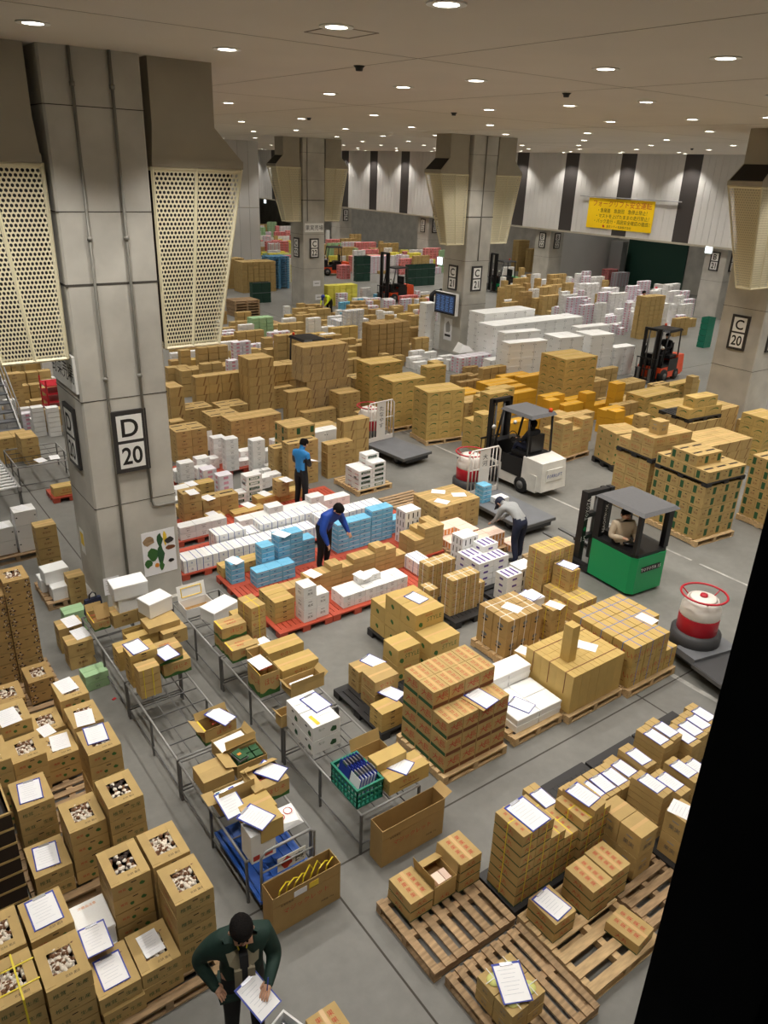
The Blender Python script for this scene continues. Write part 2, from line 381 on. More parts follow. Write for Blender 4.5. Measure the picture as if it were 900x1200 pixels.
def duct(i, j, side, label, fine):
    xc = X0 + i * SX + (CW if side > 0 else 0); y = Y0 + j * SY + 0.1
    s = side
    root = thing('air_duct', label, 'air duct', (xc, y, 0), 0, 'ceiling air ducts with perforated cages')
    def bx(m, xa, xb, ya, yb, z0, z1, mt): m.box(min(s * xa, s * xb), ya, z0, max(s * xa, s * xb), yb, z1, mt)
    m = MB(); bx(m, 0.14, 1.16, 0, 0.95, 8.19, CEIL, 'duct'); obj('duct_box', m, root)
    def ring(xa, xb, ya, yb, z):
        xs = (s * xa, s * xb) if s > 0 else (s * xb, s * xa)
        return [(xs[0], ya, z), (xs[1], ya, z), (xs[1], yb, z), (xs[0], yb, z)]
    m = MB(); m.hexa(ring(0.1, 1.62, 0, 1.05, 7.72), ring(0.14, 1.16, 0, 0.95, 8.19), 'duct'); obj('duct_hood', m, root)
    m = MB(); m.hexa(ring(0.09, 1.63, -0.02, 1.06, 7.60), ring(0.09, 1.63, -0.02, 1.06, 7.72), 'duct'); obj('hood_rim', m, root)
    if s < 0:
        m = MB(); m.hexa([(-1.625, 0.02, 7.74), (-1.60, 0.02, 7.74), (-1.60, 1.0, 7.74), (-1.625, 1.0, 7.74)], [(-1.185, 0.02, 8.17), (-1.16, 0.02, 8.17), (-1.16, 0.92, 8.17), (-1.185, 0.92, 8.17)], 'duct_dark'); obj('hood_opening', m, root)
    # frame of the cage
    zt, zb = 7.60, 4.80; tx, bxx = 1.60, 1.05; ty, by = 1.03, 0.45
    cg = MB()
    corners = [((s * 0.09, 0, zb), (s * 0.09, 0, zt)), ((s * bxx, 0, zb), (s * tx, 0, zt)), ((s * 0.09, by, zb), (s * 0.09, ty, zt)), ((s * bxx, by, zb), (s * tx, ty, zt))]
    for a, b_ in corners: cg.tube([a, b_], 0.03, 'cage', 4)
    mid = ((s * 0.57, 0, zb), (s * 0.82, 0, zt)); cg.tube(mid, 0.028, 'cage', 4)
    for z, k in ((zb, 0), (zt - 0.03, 1)):
        P = [c[k] for c in corners]; P = [(p[0], p[1], z) for p in P]
        for a, b_ in ((0, 1), (1, 3), (3, 2), (2, 0)): cg.tube([P[a], P[b_]], 0.028, 'cage', 4)
    obj('cage_frame', cg, root)
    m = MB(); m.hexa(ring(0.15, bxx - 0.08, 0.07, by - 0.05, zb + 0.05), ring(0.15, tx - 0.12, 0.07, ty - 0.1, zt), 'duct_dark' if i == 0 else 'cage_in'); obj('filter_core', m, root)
    f = fine
    def pan(q, nu, nv): return perforated('perforated_panel', q, nu, nv, root)
    def q4(a, b_, c, d): return (a, b_, c, d) if s > 0 else (b_, a, d, c)
    pan(q4((s * 0.09, 0, zb), (s * 0.57, 0, zb), (s * 0.82, 0, zt), (s * 0.09, 0, zt)), int(10 * f), int(42 * f))
    pan(q4((s * 0.57, 0, zb), (s * bxx, 0, zb), (s * tx, 0, zt), (s * 0.82, 0, zt)), int(10 * f), int(42 * f))
    pan(((s * bxx, by, zb), (s * bxx, 0, zb), (s * tx, 0, zt), (s * tx, ty, zt)) if s < 0 else ((s * bxx, 0, zb), (s * bxx, by, zb), (s * tx, ty, zt), (s * tx, 0, zt)), int(12 * f), int(42 * f))
    pan(q4((s * 0.09, 0.0, zb), (s * bxx, 0.0, zb), (s * bxx, by, zb), (s * 0.09, by, zb)), int(20 * f), int(8 * f))
    return root
for (i, j, pl, f) in ((0, 0, 'the big near pillar', 1.0), (1, 0, 'the pillar cut by the right edge', 1.0), (1, 1, 'the pillar with the monitor', 1.0), (1, 2, 'the far fruit sign pillar', 0.8)):
    for s, w_ in ((-1, 'left'), (1, 'right')):
        duct(i, j, s, 'perforated air duct on the %s of %s' % (w_, pl), f)
# facade beyond the B pillars ---------------------------------------
FXW = 44.15; FZ = 4.12
m = MB(); m.box(FXW, 20, FZ, FXW + 0.3, 108, CEIL + 0.05, 'panel_wall'); wall = struct('wall_facade', m)
st0 = 29.63
for k in range(-2, 16):
    yc = st0 + k * 4.66
    obj('dark_panel', MB().box(FXW - 0.03, yc - 0.57, FZ + 0.05, FXW + 0.01, yc + 0.57, CEIL, 'panel_dark'), wall)
    for t in range(8):
        ya = yc + 0.57 + t * (3.52 / 8)
        obj('wall_panel', MB().box(FXW - 0.02, ya + 0.012, FZ + 0.06, FXW + 0.01, ya + 3.52 / 8 - 0.012, CEIL, 'panel_wall'), wall)
obj('rail', MB().box(FXW - 0.1, 20, FZ - 0.06, FXW + 0.3, 108, FZ + 0.05, 'duct'), wall)
wm = MB(); wm.box(53, 15, 0, 53.3, 110, CEIL, 'concrete'); wall2 = struct('wall_recess', wm)
struct('wall_end', MB().box(FX0, 108, 0, FX1, 108.3, CEIL, 'panel_wall'))
struct('wall_left', MB().box(FX0, 0, 0, FX0 + 0.3, 110, CEIL, 'concrete'))
struct('wall_gallery', MB().box(FX0, 0.3, 0, FX1, 0.5, 5.6, 'concrete').box(FX0, 0.3, 8.9, FX1, 0.5, CEIL, 'concrete'))
struct('wall_right', MB().box(44, 0.5, 0, 44.3, 21, CEIL, 'concrete'))
# panelled enclosure behind the big pillar
em = MB(); em.box(14, 52, 0, 27.15, 60, CEIL, 'duct'); enc = struct('wall_enclosure', em)
for k in range(9):
    obj('wall_panel', MB().box(20.2 + k * 0.77, 51.97, 4.9, 20.2 + k * 0.77 + 0.75, 52.01, CEIL, 'panel_wall'), enc)
    obj('wall_panel', MB().box(20.2 + k * 0.77, 51.97, 0.1, 20.2 + k * 0.77 + 0.75, 52.01, 4.86, 'panel_wall'), enc)
# window mullion beside the camera (the gallery window's frame)
r_ = ray(818, 910); L_ = math.hypot(r_.x, r_.y)
mm = MB(); mm.box(0, 0, 5.2, 0.075, 0.08, CEIL, 'frame_black').box(0.075, 0.012, 5.2, 0.10, 0.08, CEIL, 'rubber').box(0.10, 0, 5.2, 0.19, 0.08, CEIL, 'frame_black')
mo_ = struct('window_1', mm, None, (0.45 * r_.x / L_, 0.45 * r_.y / L_, 0)); mo_.rotation_euler.z = math.atan2(r_.y, r_.x) - math.pi / 2
# downlights --------------------------------------------------------
def lamp_meshes():
    a = MB(); a.lathe([(0.19, -0.012), (0.19, 0.0), (0.12, 0.0), (0.12, -0.012)], 'sign_white', 20, cap=False)
    a.add([(0.19 * math.cos(k * math.pi / 10), 0.19 * math.sin(k * math.pi / 10), -0.012) for k in range(20)] + [(0.12 * math.cos(k * math.pi / 10), 0.12 * math.sin(k * math.pi / 10), -0.012) for k in range(20)],
          [(k, 20 + k, 20 + (k + 1) % 20, (k + 1) % 20) for k in range(20)], 'sign_white')
    b_ = MB(); b_.lathe([(0.118, -0.010), (0.118, -0.002)], 'lamp', 20)
    return a.mesh('lamp_trim'), b_.mesh('lamp_lens')
LT, LL = lamp_meshes()
LD = bpy.data.lights.new('downlight_light', 'SPOT'); LD.energy = LAMP_W; LD.color = LAMP_COL; LD.spot_size = math.radians(104); LD.spot_blend = 0.6; LD.shadow_soft_size = 0.12
LDW = bpy.data.lights.new('washer_light', 'SPOT'); LDW.energy = LAMP_W * 1.0; LDW.color = LAMP_COL; LDW.spot_size = math.radians(110); LDW.spot_blend = 0.5; LDW.shadow_soft_size = 0.1
def lamp(x, y, ld, label, group):
    r = thing('ceiling_downlight', label, 'light', (x, y, CEIL), 0, group)
    obj('trim_ring', LT, r); obj('lens', LL, r)
    l = bpy.data.objects.new('lamp_light', ld); COL.objects.link(l); l.parent = r; l.location = (0, 0, -0.03)
LX = [0.9, 5.3, 9.8, 14.35, 18.9, 23.6, 28.2, 32.8, 37.4, 41.2]
LY = [2.4, 6.4, 8.25, 10.95, 12.95, 15.5, 20.3, 24.4, 28.7, 32.6, 36.6, 41.0, 45.5, 50.0, 55, 60.5, 66, 72, 78, 86, 95]
for x in LX:
    for y in LY:
        if y in (8.25, 12.95) and x < 5: continue
        if any(abs(x - (X0 + i * SX + CW / 2)) < 2.6 and -0.5 < y - (Y0 + j * SY) < 2.0 for i in (0, 1) for j in (0, 1, 2)):
            if not (i == 0): continue
        if 13.5 < x < 27.6 and y > 51: continue
        if x < 20 and y > 62: continue
        lamp(x, y, LD, 'round recessed downlight in the pale ceiling over the market floor', 'ceiling downlights')
lamp(2.8, 10.8, LD, 'round recessed downlight in the pale ceiling over the market floor', 'ceiling downlights')
for k in range(-1, 14):
    lamp(FXW - 1.0, st0 + k * 4.66, LDW, 'small recessed downlight close to the panelled facade wall', 'wall washer downlights')
for k in range(12):  # added lamps, hidden by the facade, that lift the brightness of the recess
    lamp(48.0, 24 + k * 5.2, LD, 'added unseen lamp brightening the recess behind the facade', 'added recess fill lamps')
# ================================================================== cartons
EPS = 0.0012
FW = [1.0, 1.0]
def FM(face, dx, dy, dz):
    FW[0] = dy if face in 'lr' else dx; FW[1] = dy if face == 't' else dz
    if face == 'f': return T(0, -dy / 2 - EPS, dz / 2) @ M_FRONT
    if face == 'k': return T(0, dy / 2 + EPS, dz / 2) @ M_BACK
    if face == 'l': return T(-dx / 2 - EPS, 0, dz / 2) @ M_LEFT
    if face == 'r': return T(dx / 2 + EPS, 0, dz / 2) @ M_RIGHT
    return T(0, 0, dz + 0.0014)
def rect(m, M, u, v, w, h, mt):
    m.add([(u - w / 2, v - h / 2, 0), (u + w / 2, v - h / 2, 0), (u + w / 2, v + h / 2, 0), (u - w / 2, v + h / 2, 0)], [(0, 1, 2, 3)], mt, M=M)
def blob(m, M, u, v, rx, ry, mt, n=8, seed=0):
    r = random.Random(seed)
    m.add([(u + rx * math.cos(6.283 * k / n) * r.uniform(0.7, 1.1), v + ry * math.sin(6.283 * k / n) * r.uniform(0.7, 1.1), 0) for k in range(n)], [tuple(range(n))], mt, M=M)
def txt(m, M, u, v, s, h, mt, sx=1.0):
    _, _, w_, h_ = text_tris(s); lim = max(0.04, (FW[0] / 2 - abs(u)) * 1.9); h = min(h, max(0.02, (FW[1] / 2 - abs(v)) * 1.9))
    m.text(s, mt, M @ T(u, v, 0), h, sx=min(sx, lim / (w_ * h / h_)))
# each print paints the four sides (and sometimes the top) of a carton
def pr_mush(m, dx, dy, dz):
    for fc, wd in (('f', dx), ('k', dx)):
        M = FM(fc, dx, dy, dz); rect(m, M, 0.02, dz * 0.27, 0.055, 0.013, 'ink_black')
        blob(m, M, -0.02, -0.03, 0.028, 0.028, 'ink_green', 7, 1); blob(m, M, 0.1, -0.01, 0.03, 0.028, 'ink_green', 8, 2); txt(m, M, -0.1, 0.0, '椎茸', 0.035, 'ink_red')
    for fc in 'lr':
        M = FM(fc, dx, dy, dz); txt(m, M, 0, 0, '生しいたけ', 0.04, 'ink_brown'); rect(m, M, 0, dz * 0.3, 0.06, 0.012, 'ink_black')
def pr_mush2(m, dx, dy, dz):
    for fc in 'fk':
        M = FM(fc, dx, dy, dz); rect(m, M, 0.0, dz * 0.25, 0.055, 0.013, 'ink_black'); txt(m, M, -0.1, -0.01, '椎茸', 0.055, 'ink_dgreen'); txt(m, M, 0.1, 0.0, '生産', 0.055, 'ink_dgreen')
        txt(m, M, 0.0, -0.06, '山の恵み', 0.022, 'ink_dgreen')
    for fc in 'lr':
        M = FM(fc, dx, dy, dz); txt(m, M, 0, 0, '生椎茸', 0.045, 'ink_red')
def pr_floral(m, dx, dy, dz):
    r = random.Random(3)
    for fc, wd in (('f', dx), ('k', dx), ('l', dy), ('r', dy)):
        M = FM(fc, dx, dy, dz); rect(m, M, 0, dz * 0.25, 0.05, 0.012, 'ink_black')
        for s in (-1, 1):
            for k in range(9): blob(m, M, s * wd * 0.36 + r.uniform(-0.045, 0.045), r.uniform(-0.07, 0.07), 0.017, 0.017, 'mush_brown' if k % 2 else 'mush_dark', 6, k)
            for k in range(4): blob(m, M, s * wd * 0.36 + r.uniform(-0.04, 0.04), r.uniform(-0.06, 0.06), 0.010, 0.010, 'mush_white', 5, k)
def pr_red(m, dx, dy, dz):
    M = FM('t', dx, dy, dz)
    for a in (-1, 1):
        for k in range(3): txt(m, M, a * dx * 0.24, (k - 1) * dy * 0.27, '甘', min(dx, dy) * 0.24, 'ink_red')
    for fc, wd in (('f', dx), ('k', dx), ('l', dy), ('r', dy)):
        M = FM(fc, dx, dy, dz); txt(m, M, -wd * 0.1, dz * 0.1, '大', dz * 0.42, 'ink_red'); txt(m, M, wd * 0.25, dz * 0.1, '長', dz * 0.42, 'ink_red'); rect(m, M, 0, -dz * 0.36, wd * 0.96, dz * 0.2, 'ink_dgreen' if fc in 'lr' else 'ink_brown')
def pr_redcol(m, dx, dy, dz):
    M = FM('t', dx, dy, dz)
    for a in (-1, 1):
        for k in range(4): txt(m, M, a * dx * 0.2, (k - 1.5) * dy * 0.2, '果', min(dx, dy) * 0.18, 'ink_red')
    for fc, wd in (('f', dx), ('k', dx), ('l', dy), ('r', dy)):
        M = FM(fc, dx, dy, dz); txt(m, M, 0, 0.0, '大丸', dz * 0.45, 'ink_red'); rect(m, M, 0, -dz * 0.42, wd * 0.98, dz * 0.1, 'ink_dgreen')
def pr_hojiso(m, dx, dy, dz):
    M = FM('t', dx, dy, dz); txt(m, M, 0, dy * 0.12, '産地直送', dy * 0.13, 'ink_red'); txt(m, M, 0, -dy * 0.16, '青果出荷', dy * 0.13, 'ink_red'); rect(m, M, -dx * 0.46, 0, dx * 0.05, dy * 0.9, 'ink_yellow')
    for fc, wd in (('f', dx), ('k', dx), ('l', dy), ('r', dy)):
        M = FM(fc, dx, dy, dz); txt(m, M, wd * 0.12, dz * 0.12, 'ほじそ', dz * 0.3, 'ink_red')
        n = 8; pts = [(-wd / 2, -dz * 0.5)] + [(-wd / 2 + wd * k / n, -dz * (0.28 + 0.07 * math.sin(k * 1.3))) for k in range(n + 1)] + [(wd / 2, -dz * 0.5)]
        m.add([(a, b_, 0) for a, b_ in pts], [tuple(reversed(range(len(pts))))], 'ink_green', M=M)
def pr_leaf(m, dx, dy, dz):
    for fc, wd in (('f', dx), ('k', dx), ('l', dy), ('r', dy)):
        M = FM(fc, dx, dy, dz)
        if fc in 'fk':
            blob(m, M, -wd * 0.32, -dz * 0.2, dz * 0.16, dz * 0.17, 'ink_green', 9, 4); txt(m, M, wd * 0.15, 0.0, 'STYLE', dz * 0.28, 'ink_green'); txt(m, M, -wd * 0.05, dz * 0.3, '高原野菜', dz * 0.12, 'ink_red')
        else: blob(m, M, 0, 0, dz * 0.16, dz * 0.15, 'ink_green', 9, 4)
def pr_swirl(m, dx, dy, dz):
    for fc, wd in (('f', dx), ('k', dx), ('l', dy), ('r', dy)):
        M = FM(fc, dx, dy, dz)
        n = 7; up = [(wd * (-0.32 + 0.62 * k / n), dz * (-0.12 + 0.40 * math.sin(math.pi * (0.08 + 0.62 * k / n)))) for k in range(n + 1)]
        lo = [(a, b_ - dz * (0.03 + 0.10 * k / n)) for k, (a, b_) in enumerate(up)]
        m.add([(a, b_, 0) for a, b_ in up + lo], [(k, n + 1 + k, n + 2 + k, k + 1) for k in range(n)], 'ink_green', M=M); txt(m, M, wd * 0.05, -dz * 0.30, 'キャベツ', dz * 0.16, 'ink_dgreen')
def pr_gsq(m, dx, dy, dz):
    for fc, wd in (('f', dx), ('k', dx), ('l', dy), ('r', dy)):
        M = FM(fc, dx, dy, dz); rect(m, M, -wd * 0.26 if fc in 'lr' else wd * 0.28, 0, wd * 0.26, dz * 0.66, 'ink_dgreen'); rect(m, M, wd * 0.2 if fc in 'lr' else -wd * 0.1, dz * 0.25, 0.05, 0.018, 'ink_black'); txt(m, M, wd * 0.14 if fc in 'lr' else -wd * 0.22, -dz * 0.06, '青果', dz * 0.2, 'ink_brown')
def pr_rtxt(m, dx, dy, dz):
    for fc, wd in (('f', dx), ('k', dx), ('l', dy), ('r', dy)):
        M = FM(fc, dx, dy, dz); txt(m, M, 0, dz * 0.08, 'やさい', dz * 0.3, 'ink_red'); rect(m, M, 0, -dz * 0.25, wd * 0.5, 0.012, 'ink_brown')
def pr_brown(m, dx, dy, dz):
    for fc, wd in (('f', dx), ('k', dx), ('l', dy), ('r', dy)):
        M = FM(fc, dx, dy, dz); rect(m, M, 0, dz * 0.3, 0.07, 0.018, 'ink_black'); txt(m, M, 0, -dz * 0.08, '青果物', dz * 0.2, 'ink_brown')
def pr_slash(m, dx, dy, dz):
    for fc, wd in (('f', dx), ('k', dx), ('l', dy), ('r', dy)):
        M = FM(fc, dx, dy, dz)
        m.add([(wd * 0.02, -dz / 2, 0), (wd * 0.12, -dz / 2, 0), (wd * 0.34, dz / 2, 0), (wd * 0.24, dz / 2, 0)], [(0, 1, 2, 3)], 'ink_tan', M=M)
def pr_white(m, dx, dy, dz):
    for fc, wd in (('f', dx), ('k', dx), ('l', dy), ('r', dy)):
        M = FM(fc, dx, dy, dz); rect(m, M, 0, dz * 0.2, wd * 0.3, dz * 0.06, 'steel'); txt(m, M, 0, -dz * 0.1, '果実', dz * 0.22, 'steel_dark')
def pr_whitegrn(m, dx, dy, dz):
    for fc, wd in (('f', dx), ('k', dx), ('l', dy), ('r', dy)):
        M = FM(fc, dx, dy, dz); blob(m, M, wd * 0.26, -dz * 0.1, wd * 0.13, dz * 0.24, 'ink_dgreen', 9, 3); txt(m, M, -wd * 0.18, dz * 0.16, 'なの', dz * 0.2, 'ink_dgreen') if fc in 'fk' else rect(m, M, 0, dz * 0.2, 0.05, 0.025, 'ink_black')
def pr_grnstripe(m, dx, dy, dz):
    for fc, wd in (('f', dx), ('k', dx), ('l', dy), ('r', dy)):
        M = FM(fc, dx, dy, dz); rect(m, M, 0, -dz * 0.05, wd * 0.66, dz * 0.5, 'ink_dgreen' if fc in 'fk' else 'sign_white'); rect(m, M, 0, -dz * 0.05, wd * 0.5, dz * 0.34, 'sign_white')
        if fc in 'lr': rect(m, M, wd * 0.15, -dz * 0.3, wd * 0.5, dz * 0.14, 'ink_red')
def pr_bluebar(m, dx, dy, dz):
    for fc, wd in (('f', dx), ('k', dx), ('l', dy), ('r', dy)):
        M = FM(fc, dx, dy, dz); rect(m, M, -wd * 0.3, 0, 0.014, dz * 0.96, 'ink_blue'); rect(m, M, wd * 0.3, 0, 0.014, dz * 0.96, 'ink_blue'); txt(m, M, 0, 0, '苺', dz * 0.3, 'ink_red' if fc in 'lr' else 'ink_blue')
    M = FM('t', dx, dy, dz); rect(m, M, -dx * 0.3, 0, 0.014, dy, 'ink_blue'); rect(m, M, dx * 0.3, 0, 0.014, dy, 'ink_blue')
def pr_blackbar(m, dx, dy, dz):
    for fc, wd in (('f', dx), ('k', dx), ('l', dy), ('r', dy)):
        M = FM(fc, dx, dy, dz)
        for k in range(3): rect(m, M, (k - 1) * wd * 0.3, -dz * 0.05, wd * 0.07, dz * 0.62, 'ink_black')
def pr_blue(m, dx, dy, dz):
    for fc, wd in (('f', dx), ('k', dx), ('l', dy), ('r', dy)):
        M = FM(fc, dx, dy, dz); rect(m, M, 0, dz * 0.3, wd * 0.9, dz * 0.10, 'lav_card'); rect(m, M, -wd * 0.1, -dz * 0.1, wd * 0.16, dz * 0.16, 'ink_blue')
def pr_purple(m, dx, dy, dz):
    for fc, wd in (('f', dx), ('k', dx), ('l', dy), ('r', dy)):
        M = FM(fc, dx, dy, dz); rect(m, M, 0, -dz * 0.1, wd * 0.3, dz * 0.3, 'ink_purple')
    M = FM('t', dx, dy, dz)
    for k in range(3): rect(m, M, (k - 1) * dx * 0.3, 0, dx * 0.12, dy * 0.8, 'ink_purple')
def pr_orange(m, dx, dy, dz):
    for fc, wd in (('f', dx), ('k', dx), ('l', dy), ('r', dy)):
        M = FM(fc, dx, dy, dz)
        for k in range(4): rect(m, M, (k - 1.5) * wd * 0.25, 0, wd * 0.11, dz * 0.8, 'ink_orange')
def pr_pink(m, dx, dy, dz):
    for fc, wd in (('f', dx), ('k', dx), ('l', dy), ('r', dy)):
        M = FM(fc, dx, dy, dz); rect(m, M, 0, 0, wd * 0.5, dz * 0.55, 'ink_red'); rect(m, M, 0, 0, wd * 0.26, dz * 0.3, 'sign_white')
def pr_lav(m, dx, dy, dz):
    for fc, wd in (('f', dx), ('k', dx), ('l', dy), ('r', dy)):
        M = FM(fc, dx, dy, dz); rect(m, M, 0, 0, wd * 0.34, dz * 0.5, 'pink_ink')
def pr_dots(m, dx, dy, dz):
    for fc, wd in (('f', dx), ('k', dx), ('l', dy), ('r', dy)):
        M = FM(fc, dx, dy, dz)
        for u in (-0.42, 0.42): blob(m, M, wd * u, dz * 0.1, 0.02, 0.02, 'ink_black', 6, 1)
def pr_diag(m, dx, dy, dz):
    for fc, wd in (('f', dx), ('k', dx), ('l', dy), ('r', dy)):
        M = FM(fc, dx, dy, dz); blob(m, M, 0, dz * 0.1, wd * 0.26, dz * 0.13, 'steel_dark', 8, 7); blob(m, M, 0, -dz * 0.1, wd * 0.2, dz * 0.07, 'ink_black', 8, 8)
def pr_none(m, dx, dy, dz): pass
K = {}
def kind(key, name, cat, d, body, pr, top='flap', strap=None, tape=True): K[key] = dict(name=name, cat=cat, d=d, body=body, pr=pr, top=top, strap=strap, tape=tape and body.startswith('card'), mesh=None)
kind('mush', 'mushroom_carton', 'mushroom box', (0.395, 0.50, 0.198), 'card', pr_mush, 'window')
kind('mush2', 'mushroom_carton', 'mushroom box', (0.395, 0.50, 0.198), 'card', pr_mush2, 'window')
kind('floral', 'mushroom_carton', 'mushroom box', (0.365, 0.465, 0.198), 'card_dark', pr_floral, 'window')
kind('red', 'daikon_carton', 'carton', (0.275, 0.318, 0.29), 'card', pr_red)
kind('redflat', 'strapped_carton', 'carton', (0.235, 0.435, 0.152), 'card', pr_redcol, strap='strap_yellow')
kind('redflat2', 'fruit_carton', 'carton', (0.32, 0.40, 0.145), 'card', pr_redcol)
kind('hojiso', 'herb_carton', 'carton', (0.42, 0.30, 0.22), 'card', pr_hojiso)
kind('long', 'long_carton', 'carton', (0.62, 0.30, 0.22), 'card_yellow', pr_rtxt)
kind('leaf', 'vegetable_carton', 'carton', (0.60, 0.42, 0.30), 'card_yellow', pr_leaf)
kind('leaf2', 'vegetable_carton', 'carton', (0.44, 0.40, 0.30), 'card_yellow', pr_leaf)
kind('flatcard', 'flat_carton', 'carton', (0.40, 0.30, 0.11), 'card_yellow', pr_brown)
kind('tan', 'tall_carton', 'carton', (0.198, 0.325, 0.68), 'card_yellow', pr_none, tape=False)
kind('tanblue', 'blue_strapped_carton', 'carton', (0.30, 0.42, 0.38), 'card_yellow', pr_rtxt, strap='strap_blue')
kind('swirl', 'cabbage_carton', 'carton', (0.48, 0.40, 0.30), 'card_yellow', pr_swirl)
kind('gsq', 'green_print_carton', 'carton', (0.42, 0.36, 0.26), 'card', pr_gsq)
kind('gsqo', 'green_print_carton', 'carton', (0.42, 0.36, 0.26), 'card', pr_gsq, 'slots')
kind('rtxt', 'vegetable_carton', 'carton', (0.44, 0.36, 0.26), 'card', pr_rtxt)
kind('gold', 'yellow_carton', 'carton', (0.46, 0.36, 0.26), 'card_gold', pr_none)
kind('plain', 'brown_carton', 'carton', (0.40, 0.32, 0.24), 'card', pr_brown)
kind('plain2', 'brown_carton', 'carton', (0.34, 0.26, 0.17), 'card_dark', pr_none)
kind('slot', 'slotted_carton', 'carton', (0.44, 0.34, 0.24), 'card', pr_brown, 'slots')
kind('slash', 'striped_carton', 'carton', (0.42, 0.36, 0.28), 'card', pr_slash)
kind('small', 'small_carton', 'carton', (0.30, 0.22, 0.12), 'card', pr_none)
kind('bound', 'strapped_carton', 'carton', (0.215, 0.28, 0.15), 'card', pr_rtxt, strap='strap_white')
kind('ybound', 'strapped_carton', 'carton', (0.26, 0.42, 0.22), 'card', pr_rtxt, strap='strap_yellow')
kind('diag', 'photo_print_carton', 'carton', (0.27, 0.35, 0.36), 'card_dark', pr_diag, strap='strap_white')
kind('low', 'low_carton', 'carton', (0.21, 0.46, 0.10), 'card', pr_none, tape=False)
kind('white', 'white_carton', 'white carton', (0.36, 0.28, 0.15), 'white_card', pr_white)
kind('whitet', 'white_carton', 'white carton', (0.26, 0.30, 0.24), 'white_card', pr_white)
kind('whiteg', 'white_carton', 'white carton', (0.42, 0.34, 0.22), 'white_card', pr_whitegrn)
kind('wgs', 'green_label_carton', 'white carton', (0.42, 0.30, 0.13), 'white_card', pr_grnstripe)
kind('wblue', 'blue_line_carton', 'white carton', (0.34, 0.40, 0.14), 'white_card', pr_bluebar)
kind('wblack', 'black_bar_carton', 'white carton', (0.42, 0.34, 0.2), 'white_card', pr_blackbar)
kind('wdots', 'white_carton', 'white carton', (0.42, 0.36, 0.30), 'white_card', pr_dots)
kind('blue', 'blue_carton', 'blue carton', (0.28, 0.28, 0.11), 'blue_card', pr_blue)
kind('purple', 'purple_label_carton', 'white carton', (0.40, 0.32, 0.14), 'white_card', pr_purple)
kind('peach', 'orange_stripe_carton', 'carton', (0.40, 0.36, 0.16), 'peach_card', pr_orange)
kind('lav', 'lavender_carton', 'white carton', (0.36, 0.30, 0.13), 'lav_card', pr_lav)
kind('pink', 'pink_carton', 'pink carton', (0.42, 0.34, 0.2), 'pink_card', pr_pink)
kind('yel', 'yellow_carton', 'carton', (0.42, 0.34, 0.24), 'yellow_card', pr_white)
kind('grn', 'green_carton', 'green carton', (0.36, 0.28, 0.14), 'green_card', pr_white)
kind('foam', 'foam_box', 'foam box', (0.56, 0.36, 0.24), 'foam', pr_none, 'lid')
kind('cube', 'small_square_carton', 'carton', (0.30, 0.29, 0.20), 'card', pr_brown)
kind('cube2', 'plain_carton', 'carton', (0.31, 0.30, 0.33), 'card', pr_white)
kind('smallb', 'small_carton', 'carton', (0.255, 0.27, 0.105), 'card', pr_none)
kind('whiter', 'white_carton', 'white carton', (0.245, 0.21, 0.13), 'white_card', pr_white)
kind('foaml', 'foam_box', 'foam box', (0.46, 0.34, 0.12), 'foam', pr_none, 'lid')
kind('yb2', 'strapped_carton', 'carton', (0.36, 0.27, 0.22), 'card', pr_brown, strap='strap_yellow')
kind('melon', 'melon_carton', 'carton', (0.22, 0.24, 0.16), 'card', pr_white, 'round')
kind('foamq', 'foam_box', 'foam box', (0.345, 0.43, 0.26), 'foam', pr_none, 'lid')
kind('foams', 'foam_box', 'foam box', (0.44, 0.34, 0.26), 'foam', pr_none, 'lid')
kind('foamdot', 'foam_box', 'foam box', (0.62, 0.44, 0.26), 'foam', pr_dots, 'lid')
def lower_mesh(k):
    q = K[k]; dx, dy, dz = q['d']; m = MB(); e = 0.005
    if q['top'] == 'lid':
        m.box(-dx / 2 + 0.006, -dy / 2 + 0.006, 0, dx / 2 - 0.006, dy / 2 - 0.006, dz - 0.05, q['body']); m.box(-dx / 2, -dy / 2, dz - 0.047, dx / 2, dy / 2, dz, q['body'])
    else: m.box(-dx / 2, -dy / 2, e, dx / 2, dy / 2, dz - e, q['body'])
    q['pr'](m, dx, dy, dz); return m
